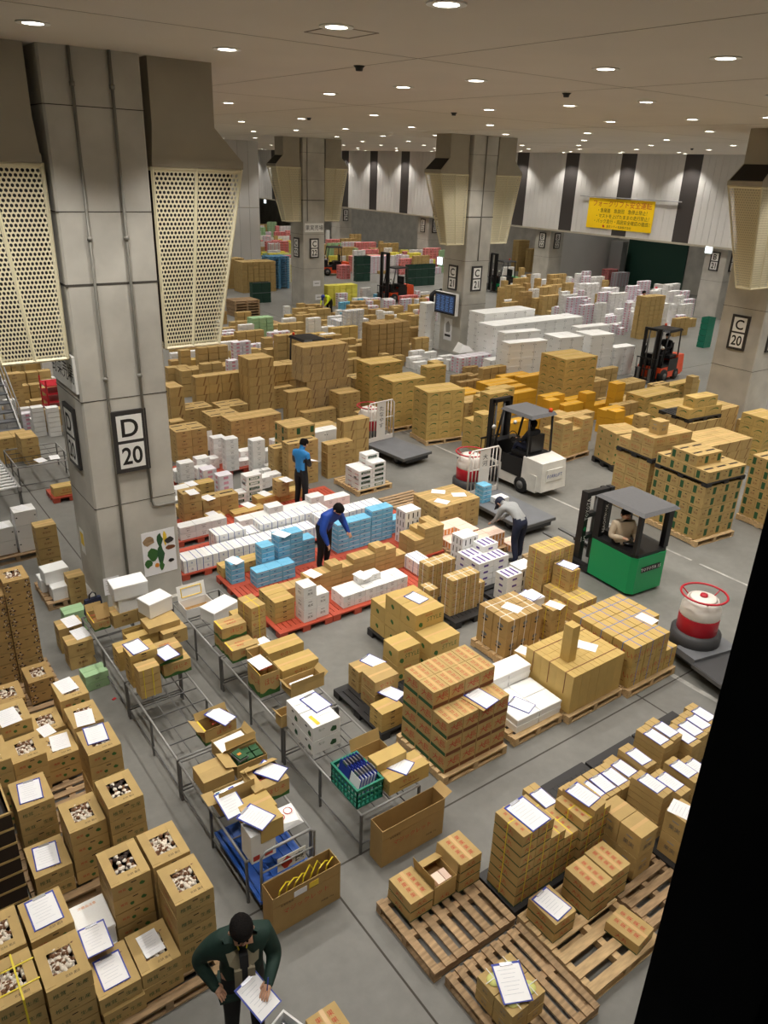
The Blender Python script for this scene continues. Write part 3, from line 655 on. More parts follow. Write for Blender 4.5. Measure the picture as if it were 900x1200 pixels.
def top_meshes(k):
    """body and the parts of a carton whose top shows"""
    q = K[k]; dx, dy, dz = q['d']; b_ = q['body']; out = []
    m = MB()
    if q['top'] == 'window':
        m.box(-dx / 2, -dy / 2, 0.003, dx / 2, dy / 2, dz - 0.006, b_, skip='t'); t = 0.004
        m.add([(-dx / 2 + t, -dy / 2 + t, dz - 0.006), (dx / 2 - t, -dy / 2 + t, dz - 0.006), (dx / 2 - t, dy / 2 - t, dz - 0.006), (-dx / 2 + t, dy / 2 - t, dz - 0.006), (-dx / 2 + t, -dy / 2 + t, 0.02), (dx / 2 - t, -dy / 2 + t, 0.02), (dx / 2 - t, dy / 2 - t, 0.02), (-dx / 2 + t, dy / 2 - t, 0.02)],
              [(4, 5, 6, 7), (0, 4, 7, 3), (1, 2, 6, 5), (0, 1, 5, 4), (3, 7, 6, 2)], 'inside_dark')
        q['pr'](m, dx, dy, dz)
        wx, wy = dx * 0.27, dy * 0.25
        fl = [('flap', MB().box(-dx / 2, -dy / 2, dz - 0.006, dx / 2, -wy, dz - 0.003, b_)), ('flap', MB().box(-dx / 2, wy, dz - 0.006, dx / 2, dy / 2, dz - 0.003, b_)),
              ('flap', MB().box(-dx / 2, -dy / 2 + 0.03, dz - 0.003, -wx, dy / 2 - 0.01, dz, b_)), ('flap', MB().box(wx, -dy / 2 + 0.01, dz - 0.003, dx / 2, dy / 2 - 0.03, dz, b_))]
        txt(fl[0][1], T(0.05, -(dy / 2 + wy) / 2, dz - 0.0025), 0, 0, '北研 菌床', 0.03, 'ink_black')
        return m, fl
    if q['top'] == 'round':
        m.box(-dx / 2, -dy / 2, 0.003, dx / 2, dy / 2, dz - 0.004, b_); q['pr'](m, dx, dy, dz)
        f_ = MB().box(-dx / 2, -dy / 2, dz - 0.004, dx / 2, dy / 2, dz, b_)
        ml = MB().lathe([(0.075, dz), (0.072, dz + 0.008), (0.05, dz + 0.022), (0.015, dz + 0.03)], 'melon_skin', 14)
        st_ = MB().box(-dx / 2, -0.004, dz + 0.026, dx / 2, 0.004, dz + 0.031, 'strap_white').box(-0.004, -dy / 2, dz + 0.026, 0.004, dy / 2, dz + 0.031, 'strap_white')
        return m, [('lid', f_), ('melon', ml), ('string', st_)]
    if q['top'] == 'lid':
        m.box(-dx / 2 + 0.006, -dy / 2 + 0.006, 0, dx / 2 - 0.006, dy / 2 - 0.006, dz - 0.05, b_); q['pr'](m, dx, dy, dz)
        l = MB(); l.box(-dx / 2, -dy / 2, dz - 0.047, dx / 2, dy / 2, dz - 0.008, b_); l.hexa([(-dx / 2 + 0.0, -dy / 2, dz - 0.008), (dx / 2, -dy / 2, dz - 0.008), (dx / 2, dy / 2, dz - 0.008), (-dx / 2, dy / 2, dz - 0.008)], [(-dx / 2 + 0.012, -dy / 2 + 0.012, dz), (dx / 2 - 0.012, -dy / 2 + 0.012, dz), (dx / 2 - 0.012, dy / 2 - 0.012, dz), (-dx / 2 + 0.012, dy / 2 - 0.012, dz)], b_)
        return m, [('lid', l)]
    m.box(-dx / 2, -dy / 2, 0.003, dx / 2, dy / 2, dz - 0.004, b_)
    q['pr'](m, dx, dy, dz)
    g = 0.003; out = []
    if q['top'] == 'slots':
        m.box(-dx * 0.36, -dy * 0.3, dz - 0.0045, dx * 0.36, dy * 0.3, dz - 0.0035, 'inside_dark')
        out = [('flap', MB().box(-dx / 2, -dy / 2, dz - 0.004, dx / 2, -dy * 0.10, dz, b_)), ('flap', MB().box(-dx / 2, dy * 0.10, dz - 0.004, dx / 2, dy / 2, dz, b_))]
    elif dx >= dy:
        out = [('flap', MB().box(-dx / 2, -dy / 2, dz - 0.004, dx / 2, -g, dz, b_)), ('flap', MB().box(-dx / 2, g, dz - 0.004, dx / 2, dy / 2, dz, b_))]
        if q['tape']: out.append(('tape', MB().box(-dx / 2 - 0.001, -0.022, dz - 0.0005, dx / 2 + 0.001, 0.022, dz + 0.001, 'tape')))
    else:
        out = [('flap', MB().box(-dx / 2, -dy / 2, dz - 0.004, -g, dy / 2, dz, b_)), ('flap', MB().box(g, -dy / 2, dz - 0.004, dx / 2, dy / 2, dz, b_))]
        if q['tape']: out.append(('tape', MB().box(-0.022, -dy / 2 - 0.001, dz - 0.0005, 0.022, dy / 2 + 0.001, dz + 0.001, 'tape')))
    return m, out
def strap_mesh(k):
    q = K[k]; dx, dy, dz = q['d']; s = q['strap']; m = MB(); e = 0.0018; w_ = 0.007
    def band_y(x): m.box(x - w_, -dy / 2 - e, 0.004, x + w_, -dy / 2 - 0.0005, dz + 0.0022, s); m.box(x - w_, -dy / 2 - e, dz + 0.0006, x + w_, dy / 2 + e, dz + 0.0022, s)
    def band_x(y): m.box(-dx / 2 - e, y - w_, 0.004, -dx / 2 - 0.0005, y + w_, dz + 0.0022, s); m.box(-dx / 2 - e, y - w_, dz + 0.0006, dx / 2 + e, y + w_, dz + 0.0022, s)
    band_x(0.02); band_y(0.01)
    return m
def kmesh(k):
    q = K[k]
    if q['mesh'] is None:
        b_, parts = top_meshes(k)
        q['mesh'] = (lower_mesh(k).mesh('carton_side'), b_.mesh('carton_body'), [(n, p_.mesh(n)) for n, p_ in parts], strap_mesh(k).mesh('strap') if q['strap'] else None)
    return q['mesh']
# mushrooms lying in an open carton: too small to pick apart singly
def mush_mesh(seed, style):
    r = random.Random(seed); m = MB()
    for i in range(64):
        a = r.uniform(-0.7, 0.7) + (3.14 if i % 3 == 0 else 0) if style == 0 else r.uniform(0, 6.28); tl = r.uniform(0.95, 1.45) if style == 0 else r.uniform(0.0, 0.5)
        M = T(r.uniform(-0.13, 0.13), r.uniform(-0.16, 0.16), r.uniform(0.145, 0.175)) @ RZ(a) @ Matrix.Rotation(tl, 4, 'X')
        if style == 0:
            m.lathe([(0.011, -0.085), (0.017, -0.03), (0.012, 0.015)], 'mush_white', 6, M=M); m.lathe([(0.022, 0.01), (0.024, 0.018), (0.012, 0.03)], 'mush_brown' if i % 2 else 'mush_white', 7, M=M)
        else:
            m.lathe([(0.026, 0.0), (0.027, 0.008), (0.016, 0.02), (0.004, 0.024)], 'mush_white' if i % 3 == 0 else ('mush_brown' if i % 3 == 1 else 'mush_dark'), 7, M=M)
    return m.mesh('mushrooms')
MUSH = [mush_mesh(s, 1 if s == 3 else 0) for s in range(4)]
TRI = [0]
def carton(k, x, y, z, rz, label, group, top=True, contents=None):
    lo, body, parts, st = kmesh(k); q = K[k]
    o = obj(q['name'], body if top else lo, None, (x, y, z), rz); tag(o, label, q['cat'], group)
    if top:
        for n, me in parts: obj(n, me, o)
        if q['top'] == 'window':
            mo = obj('mushrooms', MUSH[(len(COL.objects) if contents is None else contents) % 4], o); mo['kind'] = 'stuff'
    if st is not None: obj('strap', st, o)
    return o
ORD = ['first', 'second', 'third', 'fourth', 'fifth', 'sixth', 'seventh', 'eighth', 'ninth', 'tenth', 'eleventh', 'twelfth', 'thirteenth', 'fourteenth', 'fifteenth', 'sixteenth']
def place_label(base, nx, ny, h, ix, iy, n):
    lv = '' if h == 1 and nx * ny > 1 else ('topmost' if n == h - 1 else ('bottom one' if n == 0 and nx * ny == 1 else '%s down' % ORD[h - 1 - n]))
    if h == 1 and nx * ny == 1: return base
    bits = [lv] if lv else []
    if nx > 1: bits.append('%s along' % ORD[min(ix, 15)])
    if ny > 1: bits.append(('front row' if iy == 0 else '%s row' % ORD[min(iy, 15)]))
    full = base + ', ' + ', '.join(bits)
    return full if len(full.split()) <= 16 else base
def heights(nx, ny, hs):
    if isinstance(hs, int): return [[hs] * ny for _ in range(nx)]
    return hs      # hs[ix][iy]
OCC, SKIP = [], []
def free(b_, m_=0.02): return not any(b_[0] < o_[2] - m_ and b_[2] > o_[0] + m_ and b_[1] < o_[3] - m_ and b_[3] > o_[1] + m_ and b_[4] < o_[5] - 0.01 and b_[5] > o_[4] + 0.01 for o_ in OCC)
BULK = {}
DEFER = []
def reserve(x0, y0, x1, y1, z1=2.2, z0=0.0): OCC.append((x0, y0, x1, y1, z0, z1))
for i_ in (0, 1, 2):
    for j_ in range(5): reserve(X0 + i_ * SX - 0.1, Y0 + j_ * SY - 0.1, X0 + i_ * SX + CW + 0.1, Y0 + j_ * SY + CD + 0.1, 9.0)
reserve(13.8, 51.8, 27.4, 60.2, 9.0)
def stack(k, px, py, *a, **kw):
    if kw.get('nudge'): DEFER.append(lambda: stack_now(k, px, py, *a, **kw)); return None
    return stack_now(k, px, py, *a, **kw)
def stack_now(k, px, py, z0, nx, ny, hs, label, group=None, rz=0.0, ref='top', xy=None, gap=0.008, jit=0.004, nudge=False, bulk=None):
    """px, py: pixel of the near corner (-X, -Y) of the block, on its top (ref 'top') or at its foot (ref 'foot')"""
    H_ = heights(nx, ny, hs); q = K[k]; dx, dy, dz = q['d']
    if q['strap']: gap = max(gap, 0.012)
    if xy is None:
        zz = z0 + (H_[0][0] * dz if ref == 'top' else 0); p_ = at(px, py, zz); X, Y = p_.x, p_.y
    else: X, Y = xy
    c, s = math.cos(rz), math.sin(rz); r = random.Random(int(X * 1000) + int(Y * 77))
    ex, ey = nx * (dx + gap), ny * (dy + gap); zt_top = z0 + max(max(h_) for h_ in H_) * dz
    def foot(X, Y):
        cs = [(X + c * a - s * b2, Y + s * a + c * b2) for a, b2 in ((0, 0), (ex, 0), (0, ey), (ex, ey))]
        return (min(a for a, _ in cs), min(b2 for _, b2 in cs), max(a for a, _ in cs), max(b2 for _, b2 in cs), z0, zt_top)
    if nudge:
        L_ = math.hypot(X, Y); ux, uy = X / L_, Y / L_
        for st in range(0, 40):
            t_ = (st + 1) // 2 * 0.08 * (1 if st % 2 else -1)
            if free(foot(X + ux * t_, Y + uy * t_)): X, Y = X + ux * t_, Y + uy * t_; break
        else:
            SKIP.append(label); return None
    OCC.append(foot(X, Y))
    for ix in range(nx):
        for iy in range(ny):
            h = H_[ix][iy]
            ax, ay = (ix + 0.5) * (dx + gap), (iy + 0.5) * (dy + gap)
            for n in range(h):
                top = n == h - 1
                vis = top or ix == 0 or iy == 0 or H_[ix - 1][iy] <= n or H_[ix][iy - 1] <= n
                if not vis and bulk: continue
                jx, jy = r.uniform(-jit, jit) * 0.5, r.uniform(-jit, jit) * 0.5
                if bulk:
                    BULK.setdefault(bulk, []).append((k, X + c * ax - s * ay + jx, Y + s * ax + c * ay + jy, z0 + n * dz, rz + r.uniform(-jit, jit), top)); continue
                CARTS.append((k, X + c * ax - s * ay + jx, Y + s * ax + c * ay + jy, z0 + n * dz, rz + r.uniform(-jit, jit), place_label(label, nx, ny, h, ix, iy, n), group or label, top, vis))
    return X, Y
CARTS = []
def finish_cartons(nmax=240, minpx=11.0):
    """the largest of each kind become things of their own, the rest of a kind one object of kind stuff"""
    for d_ in DEFER: d_()
    by = {}
    for c_ in CARTS: by.setdefault(K[c_[0]]['name'], []).append(c_)
    for name, lst in by.items():
        def px(c_):
            d_ = K[c_[0]]['d']; return max(d_[0], d_[2]) * F_PX / math.sqrt(c_[1] ** 2 + c_[2] ** 2 + (CAM_H - c_[3]) ** 2)
        def inframe(c_):
            v_ = RM.transposed() @ Vector((c_[1], c_[2], c_[3] + 0.1 - CAM_H)); return v_.z > 0 and -30 < 450 + F_PX * v_.x / v_.z < 930 and -30 < 600 + F_PX * v_.y / v_.z < 1240
        show = sorted([c_ for c_ in lst if c_[8] and inframe(c_)], key=px, reverse=True)
        keep = [c_ for c_ in show[:nmax] if px(c_) >= minpx]; ids = set(id(c_) for c_ in keep)
        for c_ in keep: carton(*c_[:8])
        rest = [c_ for c_ in lst if id(c_) not in ids]
        if rest:
            for c_ in rest: BULK.setdefault(name, []).append((c_[0], c_[1], c_[2], c_[3], c_[4], c_[7]))
            w_ = name.replace('_', ' ')
            flush_bulk(name, 'massed_' + name + 's', 'remaining %ss massed in the stacks, too many to count' % w_)
def flush_bulk(key, name, label):
    """far boxes too small and too many to pick apart: one object of kind stuff"""
    m = MB()
    for k, x, y, z, rz, top in BULK.get(key, []):
        q = K[k]; dx, dy, dz = q['d']; M = T(x, y, z) @ RZ(rz)
        m.box(-dx / 2 + 0.014, -dy / 2 + 0.014, 0.004, dx / 2 - 0.014, dy / 2 - 0.014, dz - 0.012, q['body'], M=M)
        FW[0] = dx
        if q['pr'] in (pr_pink, pr_lav, pr_grnstripe, pr_blackbar, pr_purple, pr_orange, pr_bluebar, pr_dots):
            t2 = MB(); q['pr'](t2, dx, dy, dz)
            for f_, mi in zip(t2.f, t2.m): m.add([Vector(t2.v[i]) * 0.96 for i in f_], [tuple(range(len(f_)))], t2.mats[mi], M=M)
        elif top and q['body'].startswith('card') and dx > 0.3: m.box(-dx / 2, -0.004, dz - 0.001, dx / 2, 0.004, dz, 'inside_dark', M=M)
    o = obj(name, m); tag(o, label, 'cartons', None, 'stuff'); return o
# clipboards and sheets -------------------------------------------------
def clip_meshes():
    b_ = MB(); b_.box(-0.115, -0.16, 0, 0.115, 0.16, 0.004, 'board_blue')
    p_ = MB(); p_.box(-0.103, -0.152, 0.004, 0.103, 0.140, 0.0065, 'paper')
    for k in range(7): rect(p_, T(0, 0, 0.0069), -0.01, 0.10 - k * 0.032, 0.15 - 0.03 * (k % 3), 0.003, 'paper_line')
    c = MB(); c.box(-0.05, 0.13, 0.0065, 0.05, 0.158, 0.012, 'clip_steel')
    return b_.mesh('board'), p_.mesh('sheet'), c.mesh('clip')
CB, CP, CC = clip_meshes()
N_CLIP = [0]
def clipboard(px, py, z, rz, label, board=True, xy=None, scale=1.0, tilt=(0, 0)):
    p_ = at(px, py, z) if xy is None else Vector((xy[0], xy[1], z))
    if board:
        t = thing('clipboard', label, 'clipboard', (p_.x, p_.y, z + 0.0015), rz, 'clipboards lying on the cartons')
        obj('board', CB, t); obj('sheet', CP, t); obj('clip', CC, t)
    else:
        t = tag(obj('paper_sheet', CP, None, (p_.x, p_.y, z - 0.0025), rz), label, 'paper', 'order sheets lying on the cartons')
    scale *= 1.12; t.rotation_euler = (tilt[0], tilt[1], rz); t.scale = (scale, scale, 1)
    return t
# pallets ----------------------------------------------------------------
PAL = {}
def pallet(x, y, rz, label, sx=1.1, sy=1.1, m='wood', along='y', n=7, h=0.14, group='wooden pallets'):
    """x, y: near corner; boards of the deck run along `along`"""
    key = (sx, sy, m, along, n)
    if key not in PAL:
        L, Wd = (sy, sx) if along == 'y' else (sx, sy)
        bw = Wd / n * 0.62
        def rot(a): return a
        bd = MB().box(-bw / 2, 0, h - 0.022, bw / 2, L, h, m) if along == 'y' else MB().box(0, -bw / 2, h - 0.022, L, bw / 2, h, m)
        sg = MB().box(0, -0.04, 0.02, Wd, 0.04, h - 0.022, m) if along == 'y' else MB().box(-0.04, 0, 0.02, 0.04, Wd, h - 0.022, m)
        bt = MB().box(-0.05, 0, 0.0, 0.05, L, 0.02, m) if along == 'y' else MB().box(0, -0.05, 0, L, 0.05, 0.02, m)
        PAL[key] = (bd.mesh('board'), sg.mesh('stringer'), bt.mesh('bottom_board'), L, Wd, bw)
    bd, sg, bt, L, Wd, bw = PAL[key]
    t = thing('wooden_pallet', label, 'pallet', (x, y, 0), rz, group); reserve(x, y, x + sx, y + sy, h)
    for i in range(n):
        u = bw / 2 + (Wd - bw) * i / (n - 1)
        obj('deck_board', bd, t, (u, 0, 0) if along == 'y' else (0, u, 0))
    for u in (0.045, L / 2, L - 0.045): obj('stringer', sg, t, (0, u, 0) if along == 'y' else (u, 0, 0))
    for u in (0.05, Wd / 2, Wd - 0.05): obj('bottom_board', bt, t, (u, 0, 0) if along == 'y' else (0, u, 0))
    return t
PP = {}
def plastic_pallet(x, y, rz, label, sx=1.1, sy=1.1, m='red_plastic', h=0.13, group='plastic pallets', z=0.0):
    key = (sx, sy, m)
    if key not in PP:
        dk = MB(); n = 10; zt = h
        dk.box(0, 0, zt - 0.03, sx, 0.12, zt, m).box(0, sy - 0.12, zt - 0.03, sx, sy, zt, m).box(0, sy / 2 - 0.07, zt - 0.03, sx, sy / 2 + 0.07, zt, m)
        sl = MB().box(-0.044, 0.12, zt - 0.028, 0.044, sy - 0.12, zt - 0.002, m)
        ft = MB().box(-0.08, -0.08, 0, 0.08, 0.08, zt - 0.03, m)
        PP[key] = (dk.mesh('deck_rim'), sl.mesh('slat'), ft.mesh('foot'))
    dk, sl, ft = PP[key]
    t = thing('plastic_pallet', label, 'pallet', (x, y, z), rz, group); reserve(x, y, x + sx, y + sy, z + h, z)
    obj('deck_rim', dk, t)
    n = 11
    for i in range(n): obj('slat', sl, t, (0.044 + (sx - 0.088) * i / (n - 1), 0, 0))
    for i in range(3):
        for j in range(3): obj('foot', ft, t, (0.08 + (sx - 0.16) * i / 2, 0.08 + (sy - 0.16) * j / 2, 0))
    return t
# ================================================================== left foreground: mushroom cartons
PT = 0.14
def fs(k, x, y, n, label, rz=0.0, z0=PT): return stack(k, 0, 0, z0, 1, 1, n, label, xy=(x, y), rz=rz)
fs('mush2', 1.635, 5.285, 5, 'mushroom carton in the tall stack nearest the man in the green jacket')
fs('mush', 1.625, 5.83, 5, 'mushroom carton in the stack just behind the tallest front stack, clear of paper')
fs('mush', 1.20, 5.83, 5, 'red and green printed mushroom carton in the stack beside the white foam box')
fs('mush2', 1.225, 5.21, 2, 'mushroom carton of the two-high stack with a narrow sheet in its window')
fs('mush2', 0.825, 5.17, 1, 'lower carton with black lettering on its rim under the blue-board clipboard', z0=PT)
fs('mush2', 0.815, 5.20, 1, 'upper mushroom carton with a blue clipboard sunk in its window', z0=PT + 0.198)
fs('mush2', 0.41, 5.25, 4, 'mushroom carton with red side print in the stack below the foam box', 0.0)
fs('mush', 0.425, 5.83, 4, 'mushroom carton in the stack topped by a large clipboard at bottom left', 0.02)
fs('mush2', -0.005, 5.31, 4, 'mushroom carton bound with bright yellow strap at the lower left edge')
fs('mush', -0.005, 5.86, 4, 'mushroom carton behind the yellow-strapped stack at the left edge')
ys = MB()
zt = PT + 4 * 0.198 + 0.004
ys.box(0.0, 5.43, zt, 0.41, 5.445, zt + 0.004, 'strap_yellow').box(0.0, 5.66, zt, 0.41, 5.675, zt + 0.004, 'strap_yellow').box(0.23, 5.30, zt, 0.247, 5.82, zt + 0.005, 'strap_yellow').box(0.23, 5.296, PT, 0.247, 5.301, zt + 0.005, 'strap_yellow')
tag(obj('strap', ys), 'yellow packing strap crossed over the carton stack at lower left edge', 'strap')
stack('foamq', 0, 0, PT, 1, 1, 1, 'lower white foam box among the mushroom cartons', xy=(0.835, 5.74))
stack('foamq', 0, 0, PT + 0.26, 1, 1, 1, 'white foam box with yellow writing on its lid among the mushroom cartons', xy=(0.84, 5.82))
p = Vector((1.06, 6.05)); q = MB(); txt(q, T(0, 0, 0), 0, 0, '冷蔵品注意', 0.035, 'ink_orange'); tag(obj('lid_lettering', q, None, (1.01, 6.18, PT + 0.5225), 0), 'orange lettering printed across the foam box lid', 'lettering')
fs('mush', 1.09, 6.95, 4, 'mushroom carton in the left of the two paired stacks with dark lettering')
fs('mush2', 1.505, 6.86, 5, 'mushroom carton in the right of the two paired stacks, back of the aisle corner')
fs('mush2', 0.665, 6.93, 2, 'low two-high mushroom carton with a sheet over its window')
fs('mush2', 0.70, 7.60, 4, 'mushroom carton in the four-high stack topped by a big clipboard')
fs('mush', 1.58, 7.83, 5, 'mushroom carton in the stack with a large paper beside the aisle')
fs('mush', 1.675, 8.92, 3, 'mushroom carton in the stack behind the aisle stack, paper on top')
fs('mush', 0.86, 8.66, 3, 'mushroom carton packed with small dark caps, three high')
fs('mush', 1.265, 8.73, 2, 'low mushroom carton with tilted paper, between two taller stacks')
fs('mush', 0.84, 9.20, 4, 'mushroom carton with wide paper at the left edge')
fs('mush', 1.25, 9.32, 2, 'low mushroom carton hidden behind the papered stacks')
fs('mush', 1.68, 9.60, 3, 'mushroom carton in the stack with a paper near the green boxes')
fs('floral', 0.95, 9.98, 3, 'floral printed carton of white-stalked mushrooms at the left edge')
fs('floral', 1.46, 10.56, 2, 'floral printed carton with four white mushrooms, two high')
fs('floral', 1.46, 11.22, 9, 'floral printed carton in the nine-high stack at the left edge')
fs('floral', 1.085, 11.24, 8, 'floral printed carton in the stack left of the nine-high stack')
fs('mush', 0.42, 8.30, 5, 'mushroom carton in the tall stack cut by the left edge')
# slatted trays
def tray(z, label):
    t = thing('produce_tray', label, 'tray', (0.06, 6.93, z), 0.0, 'dark trays stacked at the left edge')
    W_, D_, h_ = 0.52, 0.62, 0.2
    for (a, b_, c, d_) in ((0, 0, W_, 0.012), (0, D_ - 0.012, W_, D_), (0, 0.012, 0.012, D_ - 0.012), (W_ - 0.012, 0.012, W_, D_ - 0.012)):
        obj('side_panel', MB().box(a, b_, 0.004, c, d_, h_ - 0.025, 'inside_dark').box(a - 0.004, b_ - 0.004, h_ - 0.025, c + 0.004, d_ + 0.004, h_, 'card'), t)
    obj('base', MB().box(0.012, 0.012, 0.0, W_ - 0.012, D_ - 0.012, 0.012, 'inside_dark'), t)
    return t
for n in range(7):
    t = tray(PT + n * 0.203, 'dark-sided produce tray with pale rim, in the tray stack at the left edge')
    if n == 6:
        for k in range(4): obj('divider', MB().box(0.09 + k * 0.11, 0.02, 0.05, 0.13 + k * 0.11, 0.6, 0.16, 'black_plastic' if k % 2 else 'foam'), t)
# pallets under them
pallet(0.80, 5.10, 0, 'old wooden pallet under the mushroom cartons at the bottom left corner', 1.25, 1.3, 'wood_old', 'x', 8)
pallet(-0.50, 5.14, 0, 'old wooden pallet under the yellow-strapped mushroom cartons', 1.28, 1.25, 'wood_old', 'x', 8)
pallet(0.62, 6.83, 0, 'old wooden pallet under the middle mushroom cartons', 1.33, 1.30, 'wood_old', 'x', 8)
pallet(0.86, 8.14, 0, 'old wooden pallet under the papered mushroom cartons beside the aisle', 1.16, 1.0, 'wood_old', 'x', 7)
pallet(0.86, 9.16, 0, 'old wooden pallet under the mushroom cartons at mid left', 1.26, 1.2, 'wood_old', 'x', 8)
pallet(0.9, 10.42, 0, 'old wooden pallet under the floral mushroom stacks', 1.06, 1.32, 'wood_old', 'x', 8)
plastic_pallet(-0.55, 6.85, 0, 'black plastic pallet under the dark produce trays', 1.13, 0.95, 'black_plastic', 0.14)
plastic_pallet(-0.3, 7.86, 0, 'black plastic pallet under the stack cut by the left edge', 0.9, 1.05, 'black_plastic', 0.14)
# papers on the mushroom cartons
def zt_(n, h=0.198, z0=PT): return z0 + n * h + 0.001
clipboard(77, 803, zt_(3), 0.12, 'white sheet on the mushroom carton nearest the green boxes', False, scale=1.05)
clipboard(99, 841, zt_(3), -0.15, 'white sheet on the stack just behind the aisle stack', False)
clipboard(112, 860, zt_(5), -0.1, 'large white sheet on the aisle-side mushroom stack', True)
clipboard(9, 840, zt_(4), 0.1, 'wide sheet lying over mushrooms at the left edge', False, scale=1.1)
clipboard(54, 856, zt_(2), 0.2, 'tilted sheet on the low carton between taller stacks', False, scale=0.75)
clipboard(70, 869, zt_(2), -0.1, 'white sheet on the low mushroom carton behind the aisle stack', False)
clipboard(35, 927, zt_(4), -0.12, 'big white sheet with blue edge on the four-high mushroom stack', True)
clipboard(54, 1003, zt_(2), -0.1, 'grey-white sheet on the low carton beside the dark trays', True)
clipboard(51.5, 1067, zt_(4), 0.02, 'large sheet with blue edge on the bottom-left mushroom stack', True, scale=1.08)
clipboard(112, 1100, PT + 0.522, -0.03, 'clipboard with dark blue rim lying on the foam lid', True)
clipboard(130.5, 1137, zt_(2), 0.0, 'sheet on blue board sunk in the front mushroom carton', True)
clipboard(176, 1105, zt_(2), 0.05, 'narrow sheet standing in the window of the two-high carton', False, scale=0.85)
# ------------------------------------------------------------------ things between the mushrooms and the pillar
stack('foams', 0, 0, PT, 1, 1, 1, 'lower white foam box on the small pallet left of the pillar', xy=tuple(at(63, 705, PT))[:2])
p = at(63, 705, PT)
stack('foams', 0, 0, PT + 0.26, 1, 1, 1, 'upper white foam box with tilted lid left of the pillar', xy=(p.x - 0.05, p.y + 0.2), rz=0.05)
stack('foams', 0, 0, PT, 1, 1, 1, 'half hidden white foam box at the back of the small pallet', xy=(p.x - 0.1, p.y + 0.42))
pallet(p.x - 0.12, p.y - 0.06, 0, 'weathered wooden pallet under the foam boxes left of the pillar', 0.62, 1.0, 'wood_old', 'x', 6)
p = at(91, 666, 0.0); fs('plain', 2.71, p.y + 0.25, 4, 'brown carton in the stack against the left face of the pillar', z0=0.0)
p = at(97, 708, 0.0); fs('cube', 2.81, p.y, 3, 'brown carton in the low stack at the foot of the pillar', z0=0.0)
p = at(75, 721, 0.45); fs('grn', p.x, p.y, 3, 'pale green flat carton beside the small foam box pallet', z0=0.03)
p = at(72, 738, 0.5); fs('plain', p.x - 0.04, p.y + 0.04, 2, 'brown carton with sheet, behind its twin left of the table end', z0=0.0)
p2 = at(85, 752, 0.5); fs('plain', p2.x - 0.10, p2.y - 0.06, 2, 'brown strapped carton with sheet left of the table end', z0=0.0)
clipboard(83, 728, 0.482, 0.1, 'white sheet on the rear of the two brown cartons by the table', False, scale=1.05)
clipboard(94, 742, 0.482, 0.1, 'white sheet on the front of the two brown cartons by the table', False, scale=1.05)
p = at(110, 807, 0.0); fs('grn', p.x - 0.12, p.y - 0.05, 2, 'pale green carton of the two-high pair standing alone on the aisle floor', z0=0.0, rz=0.05)
# poster, notices on the pillar
mp = MB(); mp.box(-0.31, -0.44, 0, 0.31, 0.44, 0.004, 'paper')
r = random.Random(5); M = T(0, 0, 0.006)
for (u, v, a, b_, c) in ((0.02, 0.25, 0.06, 0.14, 'ink_dgreen'), (0.12, 0.26, 0.04, 0.15, 'ink_yellow'), (-0.12, -0.02, 0.12, 0.14, 'ink_green'), (0.02, -0.05, 0.07, 0.22, 'ink_dgreen'), (-0.18, 0.27, 0.12, 0.1, 'wood_old'), (0.2, 0.05, 0.1, 0.05, 'ink_brown'), (-0.22, -0.18, 0.07, 0.1, 'ink_green'), (0.02, -0.28, 0.05, 0.1, 'ink_green'), (-0.07, -0.25, 0.05, 0.05, 'ink_orange'), (0.2, -0.22, 0.06, 0.04, 'ink_black'), (0.19, 0.2, 0.1, 0.07, 'sign_frame')):
    blob(mp, M, u, v, a, b_, c, 10, int(u * 100)); M = M @ T(0, 0, 0.0004)
o = obj('poster', mp); o.matrix_world = T(4.28, Y0 - 0.002, 1.12) @ M_FRONT; tag(o, 'colourful poster of vegetables on the concrete pillar', 'poster')
nm = MB(); nm.box(-0.14, -0.17, 0, 0.14, 0.17, 0.003, 'paper')
for k in range(6): rect(nm, T(0, 0, 0.0035), 0, 0.11 - k * 0.045, 0.2 - 0.03 * (k % 2), 0.008, 'steel')
pp = on_y(131, 686, Y0); o = obj('notice', nm); o.matrix_world = T(pp.x, Y0 - 0.002, pp.z) @ M_FRONT; tag(o, 'white notice sheet on the near face of pillar D 20', 'notice')
nm = MB(); nm.box(-0.12, -0.25, 0, 0.12, 0.25, 0.003, 'sign_white'); rect(nm, T(0, 0, 0.004), 0, 0.05, 0.2, 0.26, 'ink_yellow')
pp = on_x(97, 634, X0); o = obj('notice', nm); o.matrix_world = T(X0 - 0.002, pp.y, pp.z) @ M_LEFT; tag(o, 'narrow yellow notice on the left face of pillar D 20', 'notice')
q = MB(); q.box(-0.68, -0.30, 0, 0.68, 0.30, 0.04, 'sign_white'); q.text('野菜売場', 'ink_black', T(0, 0, 0.042), 0.32, res=2, sx=0.92)
o = obj('area_sign', q); o.matrix_world = T(X0 - 0.002, Y0 + 0.72, 4.52) @ M_LEFT; tag(o, 'white sales-area sign on the left face of pillar D 20', 'sign')
q = MB(); q.box(-0.62, -0.24, 0, 0.62, 0.24, 0.04, 'sign_white'); q.text('果実売場', 'ink_black', T(0, 0, 0.042), 0.28, res=2)
o = obj('area_sign', q); o.matrix_world = T(X0 + SX + CW / 2, Y0 + 2 * SY - 0.002, 4.45) @ M_FRONT; tag(o, 'white fruit sales-area sign above the C 22 sign', 'sign')
q = MB(); q.box(-0.5, -0.22, 0, 0.5, 0.22, 0.04, 'sign_white'); 
